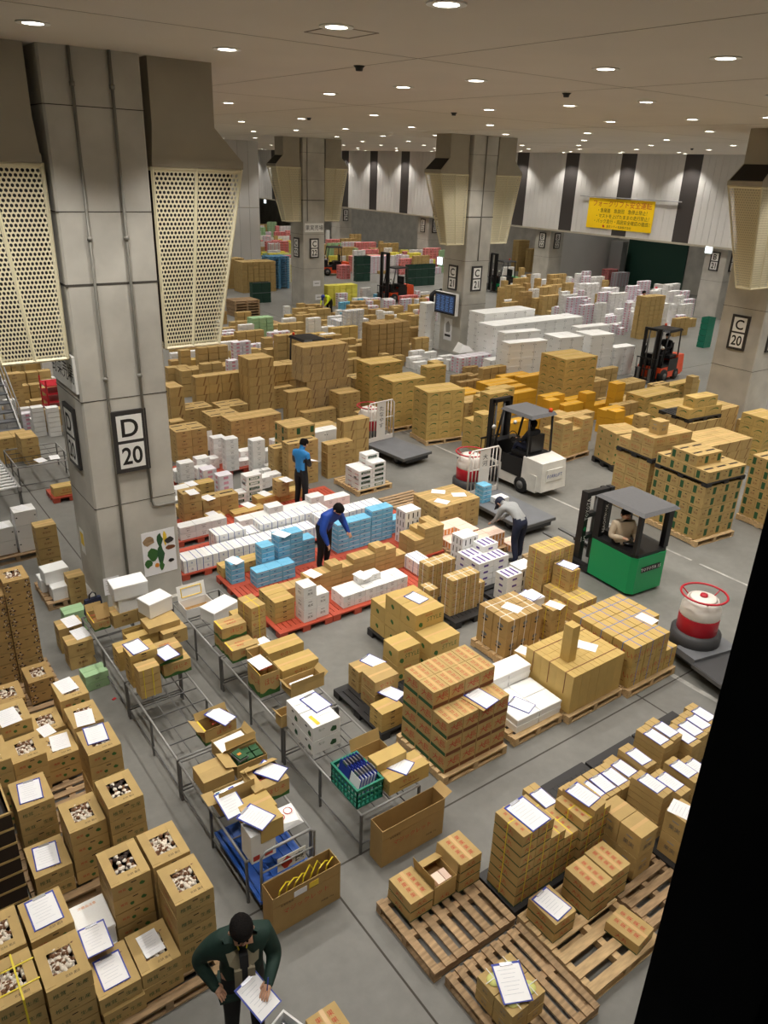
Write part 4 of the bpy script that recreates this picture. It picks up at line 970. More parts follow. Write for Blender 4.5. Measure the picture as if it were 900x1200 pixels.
# ================================================================== steel tables
def table(x, y, sx, sy, label, z=0.65):
    t = thing('steel_table', label, 'table', (x, y, 0), 0, 'low steel frame tables in two rows')
    r_ = 0.016
    for (a, b_) in (((0, 0), (sx, 0)), ((sx, 0), (sx, sy)), ((sx, sy), (0, sy)), ((0, sy), (0, 0))):
        obj('top_rail', MB().tube([(a[0], a[1], z - r_), (b_[0], b_[1], z - r_)], r_, 'steel', 6), t)
        obj('lower_rail', MB().tube([(a[0], a[1], 0.16), (b_[0], b_[1], 0.16)], 0.012, 'steel_dark', 6), t)
    for a in (0, sx):
        for b_ in (0, sy / 2, sy): obj('leg', MB().box(a - 0.014, b_ - 0.014, 0, a + 0.014, b_ + 0.014, z - r_, 'steel_dark'), t)
    me = MB().box(0.01, -0.006, z - 0.03, sx - 0.01, 0.006, z - 0.014, 'steel_dark').mesh('cross_bar')
    n = int(sy / 0.32)
    for k in range(1, n): obj('cross_bar', me, t, (0, sy * k / n, 0))
    me = MB().box(-0.005, 0.01, z - 0.034, 0.005, sy - 0.01, z - 0.024, 'steel_dark').mesh('long_bar')
    for k in range(1, 4): obj('long_bar', me, t, (sx * k / 4, 0, 0))
    return t
table(2.62, 5.78, 0.83, 1.88, 'steel frame table nearest the wiry handcart, left row')
table(2.62, 7.72, 0.83, 1.92, 'middle steel frame table of the left row, mostly empty')
table(2.62, 9.70, 0.83, 2.1, 'steel frame table of the left row against the pillar, loaded with cartons')
table(4.06, 5.62, 0.88, 1.88, 'steel frame table of the right row with the green crate')
table(4.06, 7.56, 0.88, 1.92, 'steel frame table of the right row with long open cartons')
table(4.06, 9.54, 0.88, 1.92, 'far steel frame table of the right row near the red pallets')
TZ = 0.652
def obox(x, y, z, dx, dy, dz, label, flaps=(), name='open_carton', rz=0.0, m='card', pr=None, fill=None, cat='carton', group=None):
    """an open carton; flaps: (side, length, degrees from upright outwards)"""
    t = 0.006; root = thing(name, label, cat, (x, y, z), rz, group); reserve(x, y, x + dx, y + dy, z + dz, z)
    for n_, b_ in (('wall', (0, 0, dx, t)), ('wall', (0, dy - t, dx, dy)), ('wall', (0, t, t, dy - t)), ('wall', (dx - t, t, dx, dy - t))):
        obj(n_, MB().box(b_[0], b_[1], 0, b_[2], b_[3], dz, m), root)
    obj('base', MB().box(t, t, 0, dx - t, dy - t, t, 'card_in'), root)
    if pr:
        q_ = MB(); pr(q_, dx, dy, dz); o_ = obj('print', q_, root, (dx / 2, dy / 2, 0))
    for s, L, dg in flaps:
        a = math.radians(dg); q_ = MB()
        if s in 'fk':
            q_.box(0, -0.002, 0, dx, 0.002, L, m); M_ = T(0, 0 if s == 'f' else dy, dz) @ Matrix.Rotation(a if s == 'f' else -a, 4, 'X')
        else:
            q_.box(-0.002, 0, 0, 0.002, dy, L, m); M_ = T(0 if s == 'l' else dx, 0, dz) @ Matrix.Rotation(-a if s == 'l' else a, 4, 'Y')
        q_.v = [tuple(M_ @ Vector(v_)) for v_ in q_.v]; obj('flap', q_, root)
    if fill:
        for n_, q_ in fill: obj(n_, q_, root)
    return root
# left row of tables, from the pillar towards the camera ----------------
stack('plain', 0, 0, TZ, 2, 1, 1, 'brown carton under the stacked foam boxes at the pillar', xy=(2.95, 11.15), rz=0.02)
stack('foams', 0, 0, TZ + 0.241, 1, 1, 1, 'lower white foam box on the cartons against the pillar', xy=(3.06, 11.17), rz=0.03)
stack('foam', 0, 0, TZ + 0.501, 1, 1, 1, 'large upper white foam box standing against the pillar', xy=(3.0, 11.14), rz=-0.04)
obox(2.66, 11.24, TZ, 0.26, 0.42, 0.16, 'green bottomed open carton under the navy bag', (('k', 0.12, 20),), pr=pr_hojiso)
bg = thing('tote_bag', 'navy tote bag with dark handle standing at the pillar', 'bag', (2.68, 11.70, TZ + 0.02), 0.1)
q = MB(); q.hexa([(0, 0, 0), (0.30, 0, 0), (0.30, 0.14, 0), (0, 0.14, 0)], [(0.02, 0.03, 0.3), (0.28, 0.03, 0.3), (0.28, 0.10, 0.3), (0.02, 0.10, 0.3)], 'navy'); obj('pouch', q, bg)
obj('handle', MB().tube([(0.09, 0.05, 0.28), (0.1, 0.05, 0.38), (0.15, 0.05, 0.42), (0.2, 0.05, 0.38), (0.21, 0.05, 0.28)], 0.012, 'black_paint', 6), bg)
o = tag(obj('cardboard_sheet', MB().box(0, 0, 0, 0.24, 0.005, 0.24, 'card_dark'), None, (2.73, 11.30, TZ + 0.17)), 'plain brown cardboard sheet leaning on the navy bag', 'cardboard'); o.rotation_euler = (-0.6, 0, 0.05)
stack('foams', 0, 0, TZ + 0.36, 1, 1, 1, 'white lidded box with dark label on the brown cartons by the pillar', xy=(3.36, 10.55), rz=0.25)
stack('plain', 0, 0, TZ, 1, 1, 1, 'plain brown carton under the flat lid at the pillar table', xy=(3.42, 10.20), rz=0.03)
obox(3.24, 10.32, TZ + 0.245, 0.52, 0.36, 0.10, 'shallow brown carton with wide lid under the white box', (('f', 0.18, -86), ('k', 0.18, -86)), rz=0.02)
obox(2.93, 10.38, TZ, 0.48, 0.28, 0.22, 'half open carton with white liner behind the red lettered boxes', (('f', 0.14, -80), ('k', 0.04, 5)), m='card_yellow')
fs('hojiso', 3.12, 9.42, 1, 'lower red and green lettered carton jutting over the aisle', z0=TZ)
fs('hojiso', 3.02, 9.46, 1, 'upper red and green lettered carton with sheet on the left table', z0=TZ + 0.221)
clipboard(195, 765, TZ + 0.444, 0.15, 'sheet on the red lettered carton of the left table', True)
fs('flatcard', 2.66, 9.45, 5, 'flat carton in the banded stack with white sheet on the left table', z0=TZ)
clipboard(159, 758, TZ + 0.553, 0.12, 'thick white sheet on the banded flat cartons', True)
for k in range(4): fs('low', 0, 0, 0, '') if False else None
stack('small', 0, 0, TZ, 1, 1, 4, 'small carton with yellow strap in the front stack of the left table', xy=(2.665, 9.13))
q = MB(); q.box(0.19, -0.003, 0, 0.202, 0.0, 0.488, 'strap_yellow').box(0.06, -0.003, 0, 0.07, 0.0, 0.488, 'strap_yellow'); tag(obj('strap', q, None, (2.665, 9.128, TZ)), 'yellow strap down the front of the small carton stack', 'strap')
fs('flatcard', 2.64, 9.95, 3, 'flat orange-topped carton behind the banded stack', z0=TZ)
obox(3.02, 7.74, TZ, 0.46, 0.28, 0.22, 'open herb carton with a clipboard across it, left row', (('f', 0.02, 5), ('l', 0.12, 60), ('k', 0.10, 25)), pr=pr_hojiso, rz=0.04)
clipboard(258, 839, TZ + 0.25, 0.5, 'clipboard tilted across the open herb carton of the left row', True, tilt=(0.15, 0.1))
fs('flatcard', 2.90, 7.70, 1, 'flat carton poking out under the open herb carton', z0=TZ, rz=0.1) if False else None
def liner(dx, dy, dz): return [('liner', MB().box(0.02, 0.02, dz * 0.4, dx - 0.02, dy - 0.02, dz * 0.86, 'foam'))]
obox(3.05, 7.28, TZ, 0.44, 0.30, 0.2, 'open carton with white foam liner on the left row', (('f', 0.1, 40), ('r', 0.1, 30)), fill=liner(0.44, 0.30, 0.2), rz=0.05)
gt = [('produce_pack', MB().box(0.05 + 0.12 * (k % 3), 0.05 + 0.12 * (k // 3), 0.05, 0.15 + 0.12 * (k % 3), 0.15 + 0.12 * (k // 3), 0.19, 'ink_dgreen').box(0.045 + 0.12 * (k % 3), 0.045 + 0.12 * (k // 3), 0.04, 0.155 + 0.12 * (k % 3), 0.155 + 0.12 * (k // 3), 0.06, 'clip_steel')) for k in range(6)]
obox(3.10, 6.96, TZ, 0.42, 0.30, 0.2, 'open carton showing dark green packs, left row', (('l', 0.16, 70), ('k', 0.14, 15)), fill=gt)
pk = thing('produce_tray', 'small plastic tray of dark greens lying on an open carton', 'tray', (3.16, 7.0, TZ + 0.20), 0.2)
obj('tray', MB().box(0, 0, 0, 0.14, 0.2, 0.02, 'clip_steel'), pk); obj('greens', MB().box(0.012, 0.012, 0.02, 0.128, 0.188, 0.04, 'ink_dgreen'), pk); obj('sticker', MB().box(0.04, 0.08, 0.04, 0.09, 0.12, 0.042, 'ink_orange'), pk)
obox(3.06, 6.40, TZ, 0.46, 0.42, 0.24, 'large herb carton with window lid and clipboard, left row', (('f', 0.13, -84), ('k', 0.15, -60), ('l', 0.13, -80)), pr=pr_hojiso)
clipboard(317, 903, TZ + 0.262, 0.55, 'clipboard on the large herb carton of the left row', True)
obox(2.64, 6.92, TZ, 0.40, 0.34, 0.2, 'closed herb carton with faint red print, left row', (('f', 0.17, -87), ('k', 0.17, -87)))
gl = [('liner', MB().box(0.02, 0.02, 0.05, 0.43, 0.20, 0.19, 'foam')), ('greens', MB().box(0.03, 0.04, 0.19, 0.11, 0.18, 0.2, 'ink_green'))]
obox(2.66, 6.52, TZ, 0.46, 0.22, 0.22, 'open carton with white liner and greens, left row', (('l', 0.14, 85), ('f', 0.12, -5), ('r', 0.12, -20)), fill=gl)
fs('flatcard', 2.80, 6.12, 2, 'brown carton below the clipboard behind the cellophane box', z0=TZ)
clipboard(270, 941, TZ + 0.24, 0.05, 'clipboard leaning on the brown carton near the handcart', True, tilt=(0.3, 0))
# cellophane covered tall box at the table end
fb = thing('wrapped_box', 'tall white box half wrapped in cellophane at the table end', 'box', (2.66, 5.72, 0.62), 0.0)
obj('body', MB().box(0, 0, 0, 0.30, 0.24, 0.40, 'white_card'), fb); obj('print', MB().box(0.02, -0.002, 0.03, 0.1, 0.0, 0.1, 'ink_red').box(0.16, -0.002, 0.03, 0.26, 0.0, 0.1, 'ink_red'), fb)
obj('cardboard_cover', MB().box(0.12, -0.01, 0.25, 0.40, 0.22, 0.5, 'card_yellow'), fb)
clipboard(0, 0, 1.125, 0.45, 'clipboard on top of the cellophane wrapped box', True, xy=(2.80, 5.86))
bgm = MB(); bgm.hexa([(0, 0, 0), (0.36, 0, 0), (0.36, 0.3, 0), (0, 0.3, 0)], [(0.03, 0.05, 0.09), (0.30, 0.02, 0.06), (0.33, 0.25, 0.11), (0.06, 0.27, 0.1)], 'foam')
pb = obj('plastic_bag', bgm, None, (3.07, 5.9, TZ)); tag(pb, 'crumpled white plastic bag with red marks on the table end', 'bag')
q = MB()
for k, (u, v) in enumerate(((0.12, 0.13), (0.24, 0.17))):
    q.tube([(u + 0.05 * math.cos(a * 0.52), v + 0.05 * math.sin(a * 0.52), 0.1 + 0.005 * k) for a in range(12)], 0.005, 'ink_red', 5, closed=True)
obj('red_mark', q, pb)
# the handcart at the end of the left row
hc = thing('platform_handcart', 'blue platform handcart with steel push handle under the table end', 'handcart', (2.66, 5.50, 0), 0.0)
obj('deck', MB().box(0, 0.05, 0.16, 0.74, 1.25, 0.2, 'blue_plastic'), hc)
for k in range(6): obj('deck_rib', MB().box(0.04 + k * 0.12, 0.08, 0.2, 0.08 + k * 0.12, 1.22, 0.215, 'blue_plastic'), hc)
for a in (0.08, 0.66):
    for b_ in (0.15, 1.12): obj('caster', MB().lathe([(0.06, -0.02), (0.06, 0.02)], 'rubber', 12, M=T(a, b_, 0.06) @ Matrix.Rotation(math.pi / 2, 4, 'Y')).box(a - 0.015, b_ - 0.02, 0.06, a + 0.015, b_ + 0.02, 0.16, 'steel', None), hc)
obj('push_handle', MB().tube([(0.03, 0.07, 0.18), (0.03, 0.05, 0.86), (0.08, 0.05, 0.92), (0.64, 0.05, 0.92), (0.70, 0.05, 0.86), (0.70, 0.07, 0.18)], 0.016, 'steel', 8), hc)
obj('cross_bar', MB().tube([(0.03, 0.06, 0.62), (0.70, 0.06, 0.62)], 0.011, 'steel', 6), hc); obj('cross_bar', MB().tube([(0.03, 0.06, 0.46), (0.70, 0.06, 0.46)], 0.011, 'steel', 6), hc)
q = MB(); q.box(0.24, 0.075, 0.48, 0.6, 0.08, 0.68, 'sign_white'); blob(q, T(0.36, 0.073, 0.58) @ M_FRONT, 0, 0, 0.075, 0.09, 'ink_red', 12, 3); q.text('良', 'ink_black', T(0.52, 0.073, 0.58) @ M_FRONT, 0.13); obj('name_plate', q, hc)
# the two big cartons standing on the floor
def big(x, y, dx, dy, dz, label, fill=None, flaps=()):
    r_ = obox(x, y, 0, dx, dy, dz, label, flaps, 'tall_open_carton', m='card_dark', fill=fill)
    q = MB(); q.text('マジックレット', 'ink_red', T(dx * 0.48, -0.002, dz * 0.52) @ M_FRONT, 0.075); q.text('青果物専用', 'ink_black', T(dx * 0.2, -0.002, dz * 0.7) @ M_FRONT, 0.03); q.text('内容量 10kg', 'ink_black', T(dx * 0.8, -0.002, dz * 0.22) @ M_FRONT, 0.035)
    q.box(0, -0.003, dz * 0.74, dx, -0.0005, dz * 0.745, 'card_in'); obj('print', q, r_); return r_
tub = MB()
for k in range(7):
    a = 0.1 + 0.1 * k; tub.tube([(a, 0.08 + 0.02 * (k % 3), 0.36), (a + 0.04, 0.10, 0.50 + 0.02 * (k % 2)), (a + 0.14, 0.14, 0.60 if k in (3, 4) else 0.53), (a + 0.20, 0.16, 0.48)], 0.008, 'strap_yellow', 5)
r_ = big(2.655, 5.24, 0.86, 0.24, 0.56, 'tall open carton of yellow straps standing on the floor in front of the handcart', [('packing_straps', tub)])
o = [c for c in r_.children if c.name.startswith('packing_straps')][0]; o['kind'] = 'stuff'
q = MB(); q.box(0.26, -0.004, 0.42, 0.42, -0.0005, 0.50, 'paper').box(0.45, -0.004, 0.43, 0.57, -0.0005, 0.51, 'ink_yellow'); obj('sticker', q, r_)
big(4.15, 5.31, 0.96, 0.24, 0.58, 'tall empty open carton standing on the floor by the green crate', None, (('r', 0.12, 65),))
# right row of tables ---------------------------------------------------
def crate_green():
    t = thing('plastic_crate', 'green plastic crate full of clipboards on the right row', 'crate', (4.06, 5.72, TZ), 0.0); W_, D_, h_ = 0.37, 0.56, 0.27
    def wall(nx, vert, M_):
        q_ = MB()
        for k in range(nx + 1): u = k / nx; q_.box(u * vert - 0.008, -0.008, 0, u * vert + 0.008, 0.008, h_, 'green_plastic', M=M_)
        for z_ in (0.01, 0.09, 0.17, 0.25): q_.box(0, -0.009, z_ - 0.012, vert, 0.009, z_ + 0.014, 'green_plastic', M=M_)
        return q_
    obj('crate_wall', wall(6, W_, T(0, 0, 0)), t); obj('crate_wall', wall(6, W_, T(0, D_, 0)), t); obj('crate_wall', wall(8, D_, RZ(math.pi / 2)), t); obj('crate_wall', wall(8, D_, T(W_, 0, 0) @ RZ(math.pi / 2)), t)
    obj('rim', MB().box(-0.015, -0.015, h_, W_ + 0.015, 0.012, h_ + 0.02, 'green_plastic').box(-0.015, D_ - 0.012, h_, W_ + 0.015, D_ + 0.015, h_ + 0.02, 'green_plastic').box(-0.015, 0.012, h_, 0.012, D_ - 0.012, h_ + 0.02, 'green_plastic').box(W_ - 0.012, 0.012, h_, W_ + 0.015, D_ - 0.012, h_ + 0.02, 'green_plastic'), t)
    obj('base', MB().box(0, 0, 0, W_, D_, 0.012, 'green_plastic'), t)
crate_green()
for k in range(12):
    front = k < 6
    t = thing('clipboard', 'clipboard stacked on edge in the green crate', 'clipboard', (4.09 + 0.045 * (k % 6) + (0.02 if front else 0), 5.80 if front else 6.02, TZ + 0.02), 0.0, 'clipboards in the green crate')
    q = MB().box(0, 0, 0, 0.005, 0.22, 0.33, 'board_blue'); obj('board', q, t); obj('clip', MB().box(-0.008, 0.06, 0.31, 0.012, 0.16, 0.345, 'clip_steel'), t)
    if front: obj('sheet', MB().box(-0.006, 0.01, 0.02, -0.001, 0.21, 0.3, 'paper'), t)
    t.rotation_euler = (0, 0.22, 0.0)
stack('whiteg', 0, 0, TZ, 1, 1, 2, 'white carton with green print at the front of the right table row', xy=(4.10, 6.80), gap=0.0)
stack('whiteg', 0, 0, TZ, 1, 1, 2, 'white carton with green print under the blue-rimmed clipboard', xy=(4.10, 7.15))
clipboard(370, 823, TZ + 0.444, 0.12, 'blue-rimmed clipboard on the white green-print cartons', True, scale=1.05)
q = MB().box(-0.025, -0.1, 0, 0.025, 0.1, 0.001, 'ink_yellow'); tag(obj('sticker', q, None, (4.20, 6.93, TZ + 0.4455), 0.1), 'yellow sticker on the lid of a white green-print carton', 'sticker')
obox(4.02, 7.50, TZ, 0.2, 0.16, 0.2, 'small open carton with a sheet behind the white cartons', (('l', 0.08, 40),))
obox(4.42, 6.10, TZ, 0.46, 0.30, 0.2, 'open carton lying behind the wooden coloured flat boxes', (('k', 0.16, 15),))
stack('long', 0, 0, TZ, 1, 1, 1, 'lower pale flat carton right of the green crate', xy=(4.50, 5.66))
obox(4.46, 5.88, TZ + 0.222, 0.46, 0.2, 0.12, 'upper pale flat carton right of the green crate', (('f', 0.1, -88), ('k', 0.1, -88)), m='card_yellow')
clipboard(466, 896, TZ + 0.223, 0.5, 'clipboard on the pale flat carton beside the green crate', True)
fs('hojiso', 4.13, 9.22, 1, 'front herb carton on the far table of the right row', z0=TZ)
fs('hojiso', 4.12, 9.55, 2, 'herb carton with green base in the pair at the far table', z0=TZ)
fs('ybound', 4.62, 9.52, 3, 'tall banded carton with yellow strap at the far table', z0=TZ, rz=0.08)
fs('flatcard', 4.6, 10.02, 2, 'low carton behind the yellow strapped one', z0=TZ)
fs('foam', 4.35, 10.35, 1, 'white foam box with tilted lid at the far table end', z0=TZ, rz=0.3) if False else stack('foam', 0, 0, TZ, 1, 1, 1, 'white foam box standing askew at the far table end', xy=(4.35, 10.35), rz=0.3)
wbx = obox(4.06, 10.82, TZ, 0.5, 0.34, 0.16, 'white open carton with a yellow framed flap at the table end', (('k', 0.26, 12),), m='white_card')
q = MB()
for a, b_ in (((0.07, 0.05), (0.43, 0.05)), ((0.43, 0.05), (0.43, 0.21)), ((0.43, 0.21), (0.07, 0.21)), ((0.07, 0.21), (0.07, 0.05))): q.tube([(a[0], 0, a[1]), (b_[0], 0, b_[1])], 0.008, 'ink_yellow', 4)
o = obj('yellow_frame', q, wbx, (0, 0.335, 0.16)); o.rotation_euler = (-0.21, 0, 0) 
stack('long', 0, 0, TZ, 1, 1, 1, 'long carton with red print at the back of the right row', xy=(4.56, 8.86))
stack('long', 0, 0, TZ, 1, 1, 1, 'long carton with red print behind the flapped open one', xy=(4.52, 8.36))
obox(4.46, 8.0, TZ, 0.56, 0.28, 0.15, 'wide open carton with raised flaps and white sheet, right row', (('f', 0.1, 5), ('l', 0.1, 45), ('r', 0.1, 45)), fill=[('sheet', MB().box(0.08, 0.04, 0.08, 0.48, 0.2, 0.1, 'paper'))])
obox(4.09, 8.24, TZ, 0.32, 0.38, 0.38, 'tall open herb carton with a sheet in it, right row', (('l', 0.03, 5),), pr=pr_hojiso)
clipboard(304, 776, TZ + 0.384, 0.1, 'white sheet on the rim of the tall open herb carton', False)
obox(4.36, 8.98, TZ, 0.24, 0.22, 0.18, 'small flapped carton with a white sheet behind the long cartons', (('k', 0.14, 60),))
clipboard(309, 753, TZ + 0.19, 0.1, 'sheet on the small flapped carton of the right row', False, scale=0.9)
# ================================================================== centre: pallets between the two table rows and the carts
stack('red', 0, 0, PT, 4, 3, [[3, 4, 4]] * 4, 'red lettered daikon carton, centre pallet', 'red lettered cartons on the centre pallet', xy=(5.69, 5.98))
pallet(5.64, 5.92, 0, 'pale wooden pallet under the red lettered cartons', 1.2, 1.08, 'wood', 'x', 8)
o = tag(obj('carton_sheet', MB().box(-0.2, -0.2, 0, 0.2, 0.2, 0.008, 'card'), None, (6.42, 6.13, PT + 3 * 0.29 + 0.006), 0.15), 'loose carton lid under the large clipboard on the red lettered stack', 'cardboard')
clipboard(0, 0, PT + 3 * 0.29 + 0.016, 0.15, 'large clipboard on the red lettered carton stack', True, xy=(6.42, 6.13), scale=1.15)
# foam boxes next to it
stack('foaml', 0, 0, PT, 2, 3, [[2, 2, 4], [2, 2, 4]], 'low foam box beside the red lettered cartons', 'foam boxes on the centre pallet', xy=(7.12, 6.02), rz=-0.02)
pallet(7.02, 5.94, 0, 'pale wooden pallet under the white foam boxes', 1.02, 1.15, 'wood', 'x', 8)
clipboard(611, 826, PT + 0.245, 0.35, 'clipboard with dark rim on the white foam boxes', True)
stack('foams', 0, 0, 0.02, 1, 1, 1, 'single foam box behind the foam box pallet', xy=(7.45, 7.25), rz=0.1)
o = tag(obj('plywood_sheet', MB().box(0, 0, 0, 0.5, 0.9, 0.018, 'wood'), None, (7.68, 7.2, 0.0), 0.0), 'pale board lying on the floor behind the foam boxes', 'board')
# tall tan cartons
stack('tan', 0, 0, PT, 6, 3, 1, 'tall tan carton in the strapped block', 'tall tan cartons in a block', xy=(8.12, 5.90), gap=0.003)
pallet(8.07, 5.84, 0, 'wooden pallet under the block of tall tan cartons', 1.28, 1.08, 'wood', 'x', 8)
q = MB().box(-0.085, -0.085, 0, 0.085, 0.085, 0.62, 'card_yellow'); o = tag(obj('upright_carton', q, None, (8.42, 6.30, PT + 0.682), 0.02), 'single slim tan carton standing upright on the block', 'carton')
obj('flap', MB().box(-0.085, -0.085, 0.62, 0.085, -0.002, 0.624, 'card_yellow'), o); obj('flap', MB().box(-0.085, 0.002, 0.62, 0.085, 0.085, 0.624, 'card_yellow'), o)
clipboard(687, 757, PT + 0.684, 0.5, 'sheet behind the upright carton on the tan block', False)
for yy in (6.06, 6.39, 6.72):
    q = MB().box(8.115, yy - 0.006, PT + 0.3, 8.118, yy + 0.006, PT + 0.685, 'ink_brown').box(8.115, yy - 0.006, PT + 0.683, 9.35, yy + 0.006, PT + 0.687, 'ink_brown')
    tag(obj('strap', q), 'thin dark strap over the block of tall tan cartons', 'strap', 'straps on the tan block')
# blue strapped cartons
stack('tanblue', 0, 0, PT, 4, 3, [[2, 2, 2], [2, 2, 2], [2, 2, 2], [1, 2, 2]], 'blue strapped carton right of the tan block', 'blue strapped cartons', xy=(9.42, 5.80), gap=0.004)
pallet(9.38, 5.74, 0, 'wooden pallet under the blue strapped cartons', 1.26, 1.32, 'wood', 'x', 9)
clipboard(0, 0, PT + 0.765, 0.1, 'sheet on the blue strapped cartons', False, xy=(10.35, 6.28))
# photo print cartons and their neighbours
stack('diag', 0, 0, PT, 3, 2, 2, 'strapped carton with dark picture print, behind the foam boxes', 'picture print cartons', xy=(8.33, 7.52), gap=0.004)
pallet(8.27, 7.05, 0, 'wooden pallet under the picture print cartons', 1.0, 1.25, 'wood', 'x', 8)
clipboard(600, 712, PT + 0.724, 0.3, 'sheet on the picture print cartons', False)
fs('cube', 8.42, 7.12, 1, 'small carton with sheet in front of the picture print cartons', z0=PT + 0.0)
clipboard(0, 0, PT + 0.203, 0.3, 'sheet on the small carton before the picture print stack', False, xy=(8.57, 7.27))
fs('yb2', 9.32, 7.42, 3, 'yellow strapped carton with sheet beside the picture print stack', z0=PT)
clipboard(0, 0, PT + 0.665, 0.3, 'sheet on the narrow yellow strapped stack', False, xy=(9.5, 7.55), scale=0.9)
stack('foams', 0, 0, PT, 1, 1, 2, 'white foam box under a blue rimmed sheet behind the strapped stack', xy=(9.35, 8.02))
clipboard(0, 0, PT + 0.523, 0.2, 'dark rimmed clipboard on the white foam box stack', True, xy=(9.56, 8.2))
pallet(9.29, 7.35, 0, 'wooden pallet under the narrow yellow strapped stack', 0.75, 1.2, 'wood', 'x', 8)
X_, Y_ = stack('ybound', 560 + 440 / 3.75, 610 + 372 / 3.75, 0.14, 2, 2, 2, 'yellow strapped carton in the low block before the green forklift', 'low yellow strapped block')
stack('ybound', 0, 0, 0.14, 3, 1, 5, 'yellow strapped carton in the tower beside the green forklift', 'yellow strapped tower', xy=(X_ - 0.02, Y_ + 0.88))
stack('ybound', 0, 0, 0.58, 1, 1, 2, 'yellow strapped carton with sheet on the low block', xy=(X_ + 0.18, Y_ + 0.40))
clipboard(0, 0, 0.58 + 0.446, 0.2, 'sheet overhanging the yellow strapped carton near the green forklift', True, xy=(X_ + 0.34, Y_ + 0.62))
pallet(X_ - 0.05, Y_ - 0.04, 0, 'wooden pallet under the yellow strapped cartons', 0.85, 1.36, 'wood', 'x', 9)
# brown cartons left of the red lettered block
plastic_pallet(5.46, 7.12, 0, 'black plastic pallet under the brown cartons left of the red block', 1.1, 1.3, 'black_plastic', 0.13)
fs('flatcard', 5.48, 7.15, 3, 'flat brown carton with clipboard at the near corner of black pallet', z0=0.13)
clipboard(459, 812, 0.13 + 0.333, 0.35, 'clipboard overhanging the flat brown cartons', True)
fs('rtxt', 5.68, 7.62, 2, 'square brown carton in the middle of the black pallet', z0=0.13)
fs('cube', 5.72, 8.10, 2, 'brown carton with sheet at the far corner of the black pallet', z0=0.13)
clipboard(437, 775, 0.13 + 0.403, 0.3, 'sheet on the brown carton at the pallet corner', True)
fs('leaf2', 6.40, 8.0, 2, 'brown leaf printed carton standing beside the black pallet', z0=0.13)
# leaf printed cartons
stack('leaf', 0, 0, PT, 1, 4, [[2, 3, 3, 2]], 'large leaf printed carton in the stepped stack', 'leaf printed cartons, stepped stack', xy=(6.97, 7.86))
clipboard(0, 0, PT + 0.904, 0.2, 'sheet on the top leaf printed carton', True, xy=(7.33, 8.75))
pallet(6.92, 7.9, 0, 'wooden pallet under the leaf printed cartons', 0.72, 1.75, 'wood', 'x', 11) if False else None
o = plastic_pallet(6.93, 7.84, 0, 'black plastic pallet under the leaf printed cartons', 0.72, 1.75, 'black_plastic', 0.14)
# bound stacks
stack('bound', 0, 0, PT, 3, 1, 5, 'white strapped carton in the front bundle right of the leaf cartons', 'strapped bundles', xy=(8.42, 9.05))
stack('bound', 0, 0, PT, 1, 1, 3, 'white strapped carton in the narrow low bundle behind the leaf cartons', xy=(8.18, 9.4))
stack('bound', 0, 0, PT, 3, 1, 5, 'white strapped carton in the back bundle near the red pallets', 'strapped bundles at the back', xy=(8.40, 9.72))
stack('bound', 0, 0, PT, 1, 1, 3, 'white strapped carton in the right low bundle', 'strapped bundles at the right', xy=(9.10, 9.12))
plastic_pallet(8.36, 8.82, 0, 'dark pallet under the white strapped bundles', 1.1, 1.22, 'black_plastic', 0.14)
# purple label cartons
stack('purple', 0, 0, 0.13, 2, 2, [[4, 4], [4, 5]], 'white carton with purple labels in the taller block', 'purple label cartons', xy=(9.55, 9.55))
stack('purple', 0, 0, 0.13, 1, 1, 4, 'white carton with purple labels standing apart in front', xy=(9.64, 8.85))
stack('wblack', 0, 0, 0.0, 1, 1, 3, 'white carton with black bars beside the purple label stack', xy=(10.22, 9.05))
stack('wblack', 0, 0, 0.13, 1, 1, 4, 'white carton with black bars in the stack before the grey sweater man', xy=(9.7, 10.22))
plastic_pallet(9.5, 9.45, 0, 'dark pallet under the purple label cartons', 1.15, 1.2, 'black_plastic', 0.13)
plastic_pallet(9.58, 8.78, 0, 'dark pallet under the black bar cartons', 0.56, 0.62, 'black_plastic', 0.13)
# orange stripe cartons under the hands of the man in the grey sweater
stack('peach', 0, 0, 0.14, 2, 1, 2, 'orange striped carton under the hands of the man in grey', 'orange striped cartons', xy=(10.62, 10.72))
stack('peach', 0, 0, 0.13, 2, 1, 2, 'orange striped carton at the left of its pallet', 'orange striped cartons at the left', xy=(10.0, 11.12)) if False else None
stack('peach', 0, 0, 0.14, 2, 2, [[1, 2], [2, 2]], 'orange striped carton in the back block', 'orange striped cartons behind', xy=(10.22, 11.14))
stack('peach', 0, 0, 0.0, 1, 1, 1, 'single orange striped carton at the pallet edge near the man in grey', xy=(11.48, 10.55))
pallet(10.15, 10.62, 0, 'wooden pallet under the orange striped cartons', 1.28, 1.3, 'wood_old', 'x', 9)
pallet(11.42, 9.35, 0.0, 'empty wooden pallet right of the man in grey', 0.6, 0.8, 'wood', 'x', 7)
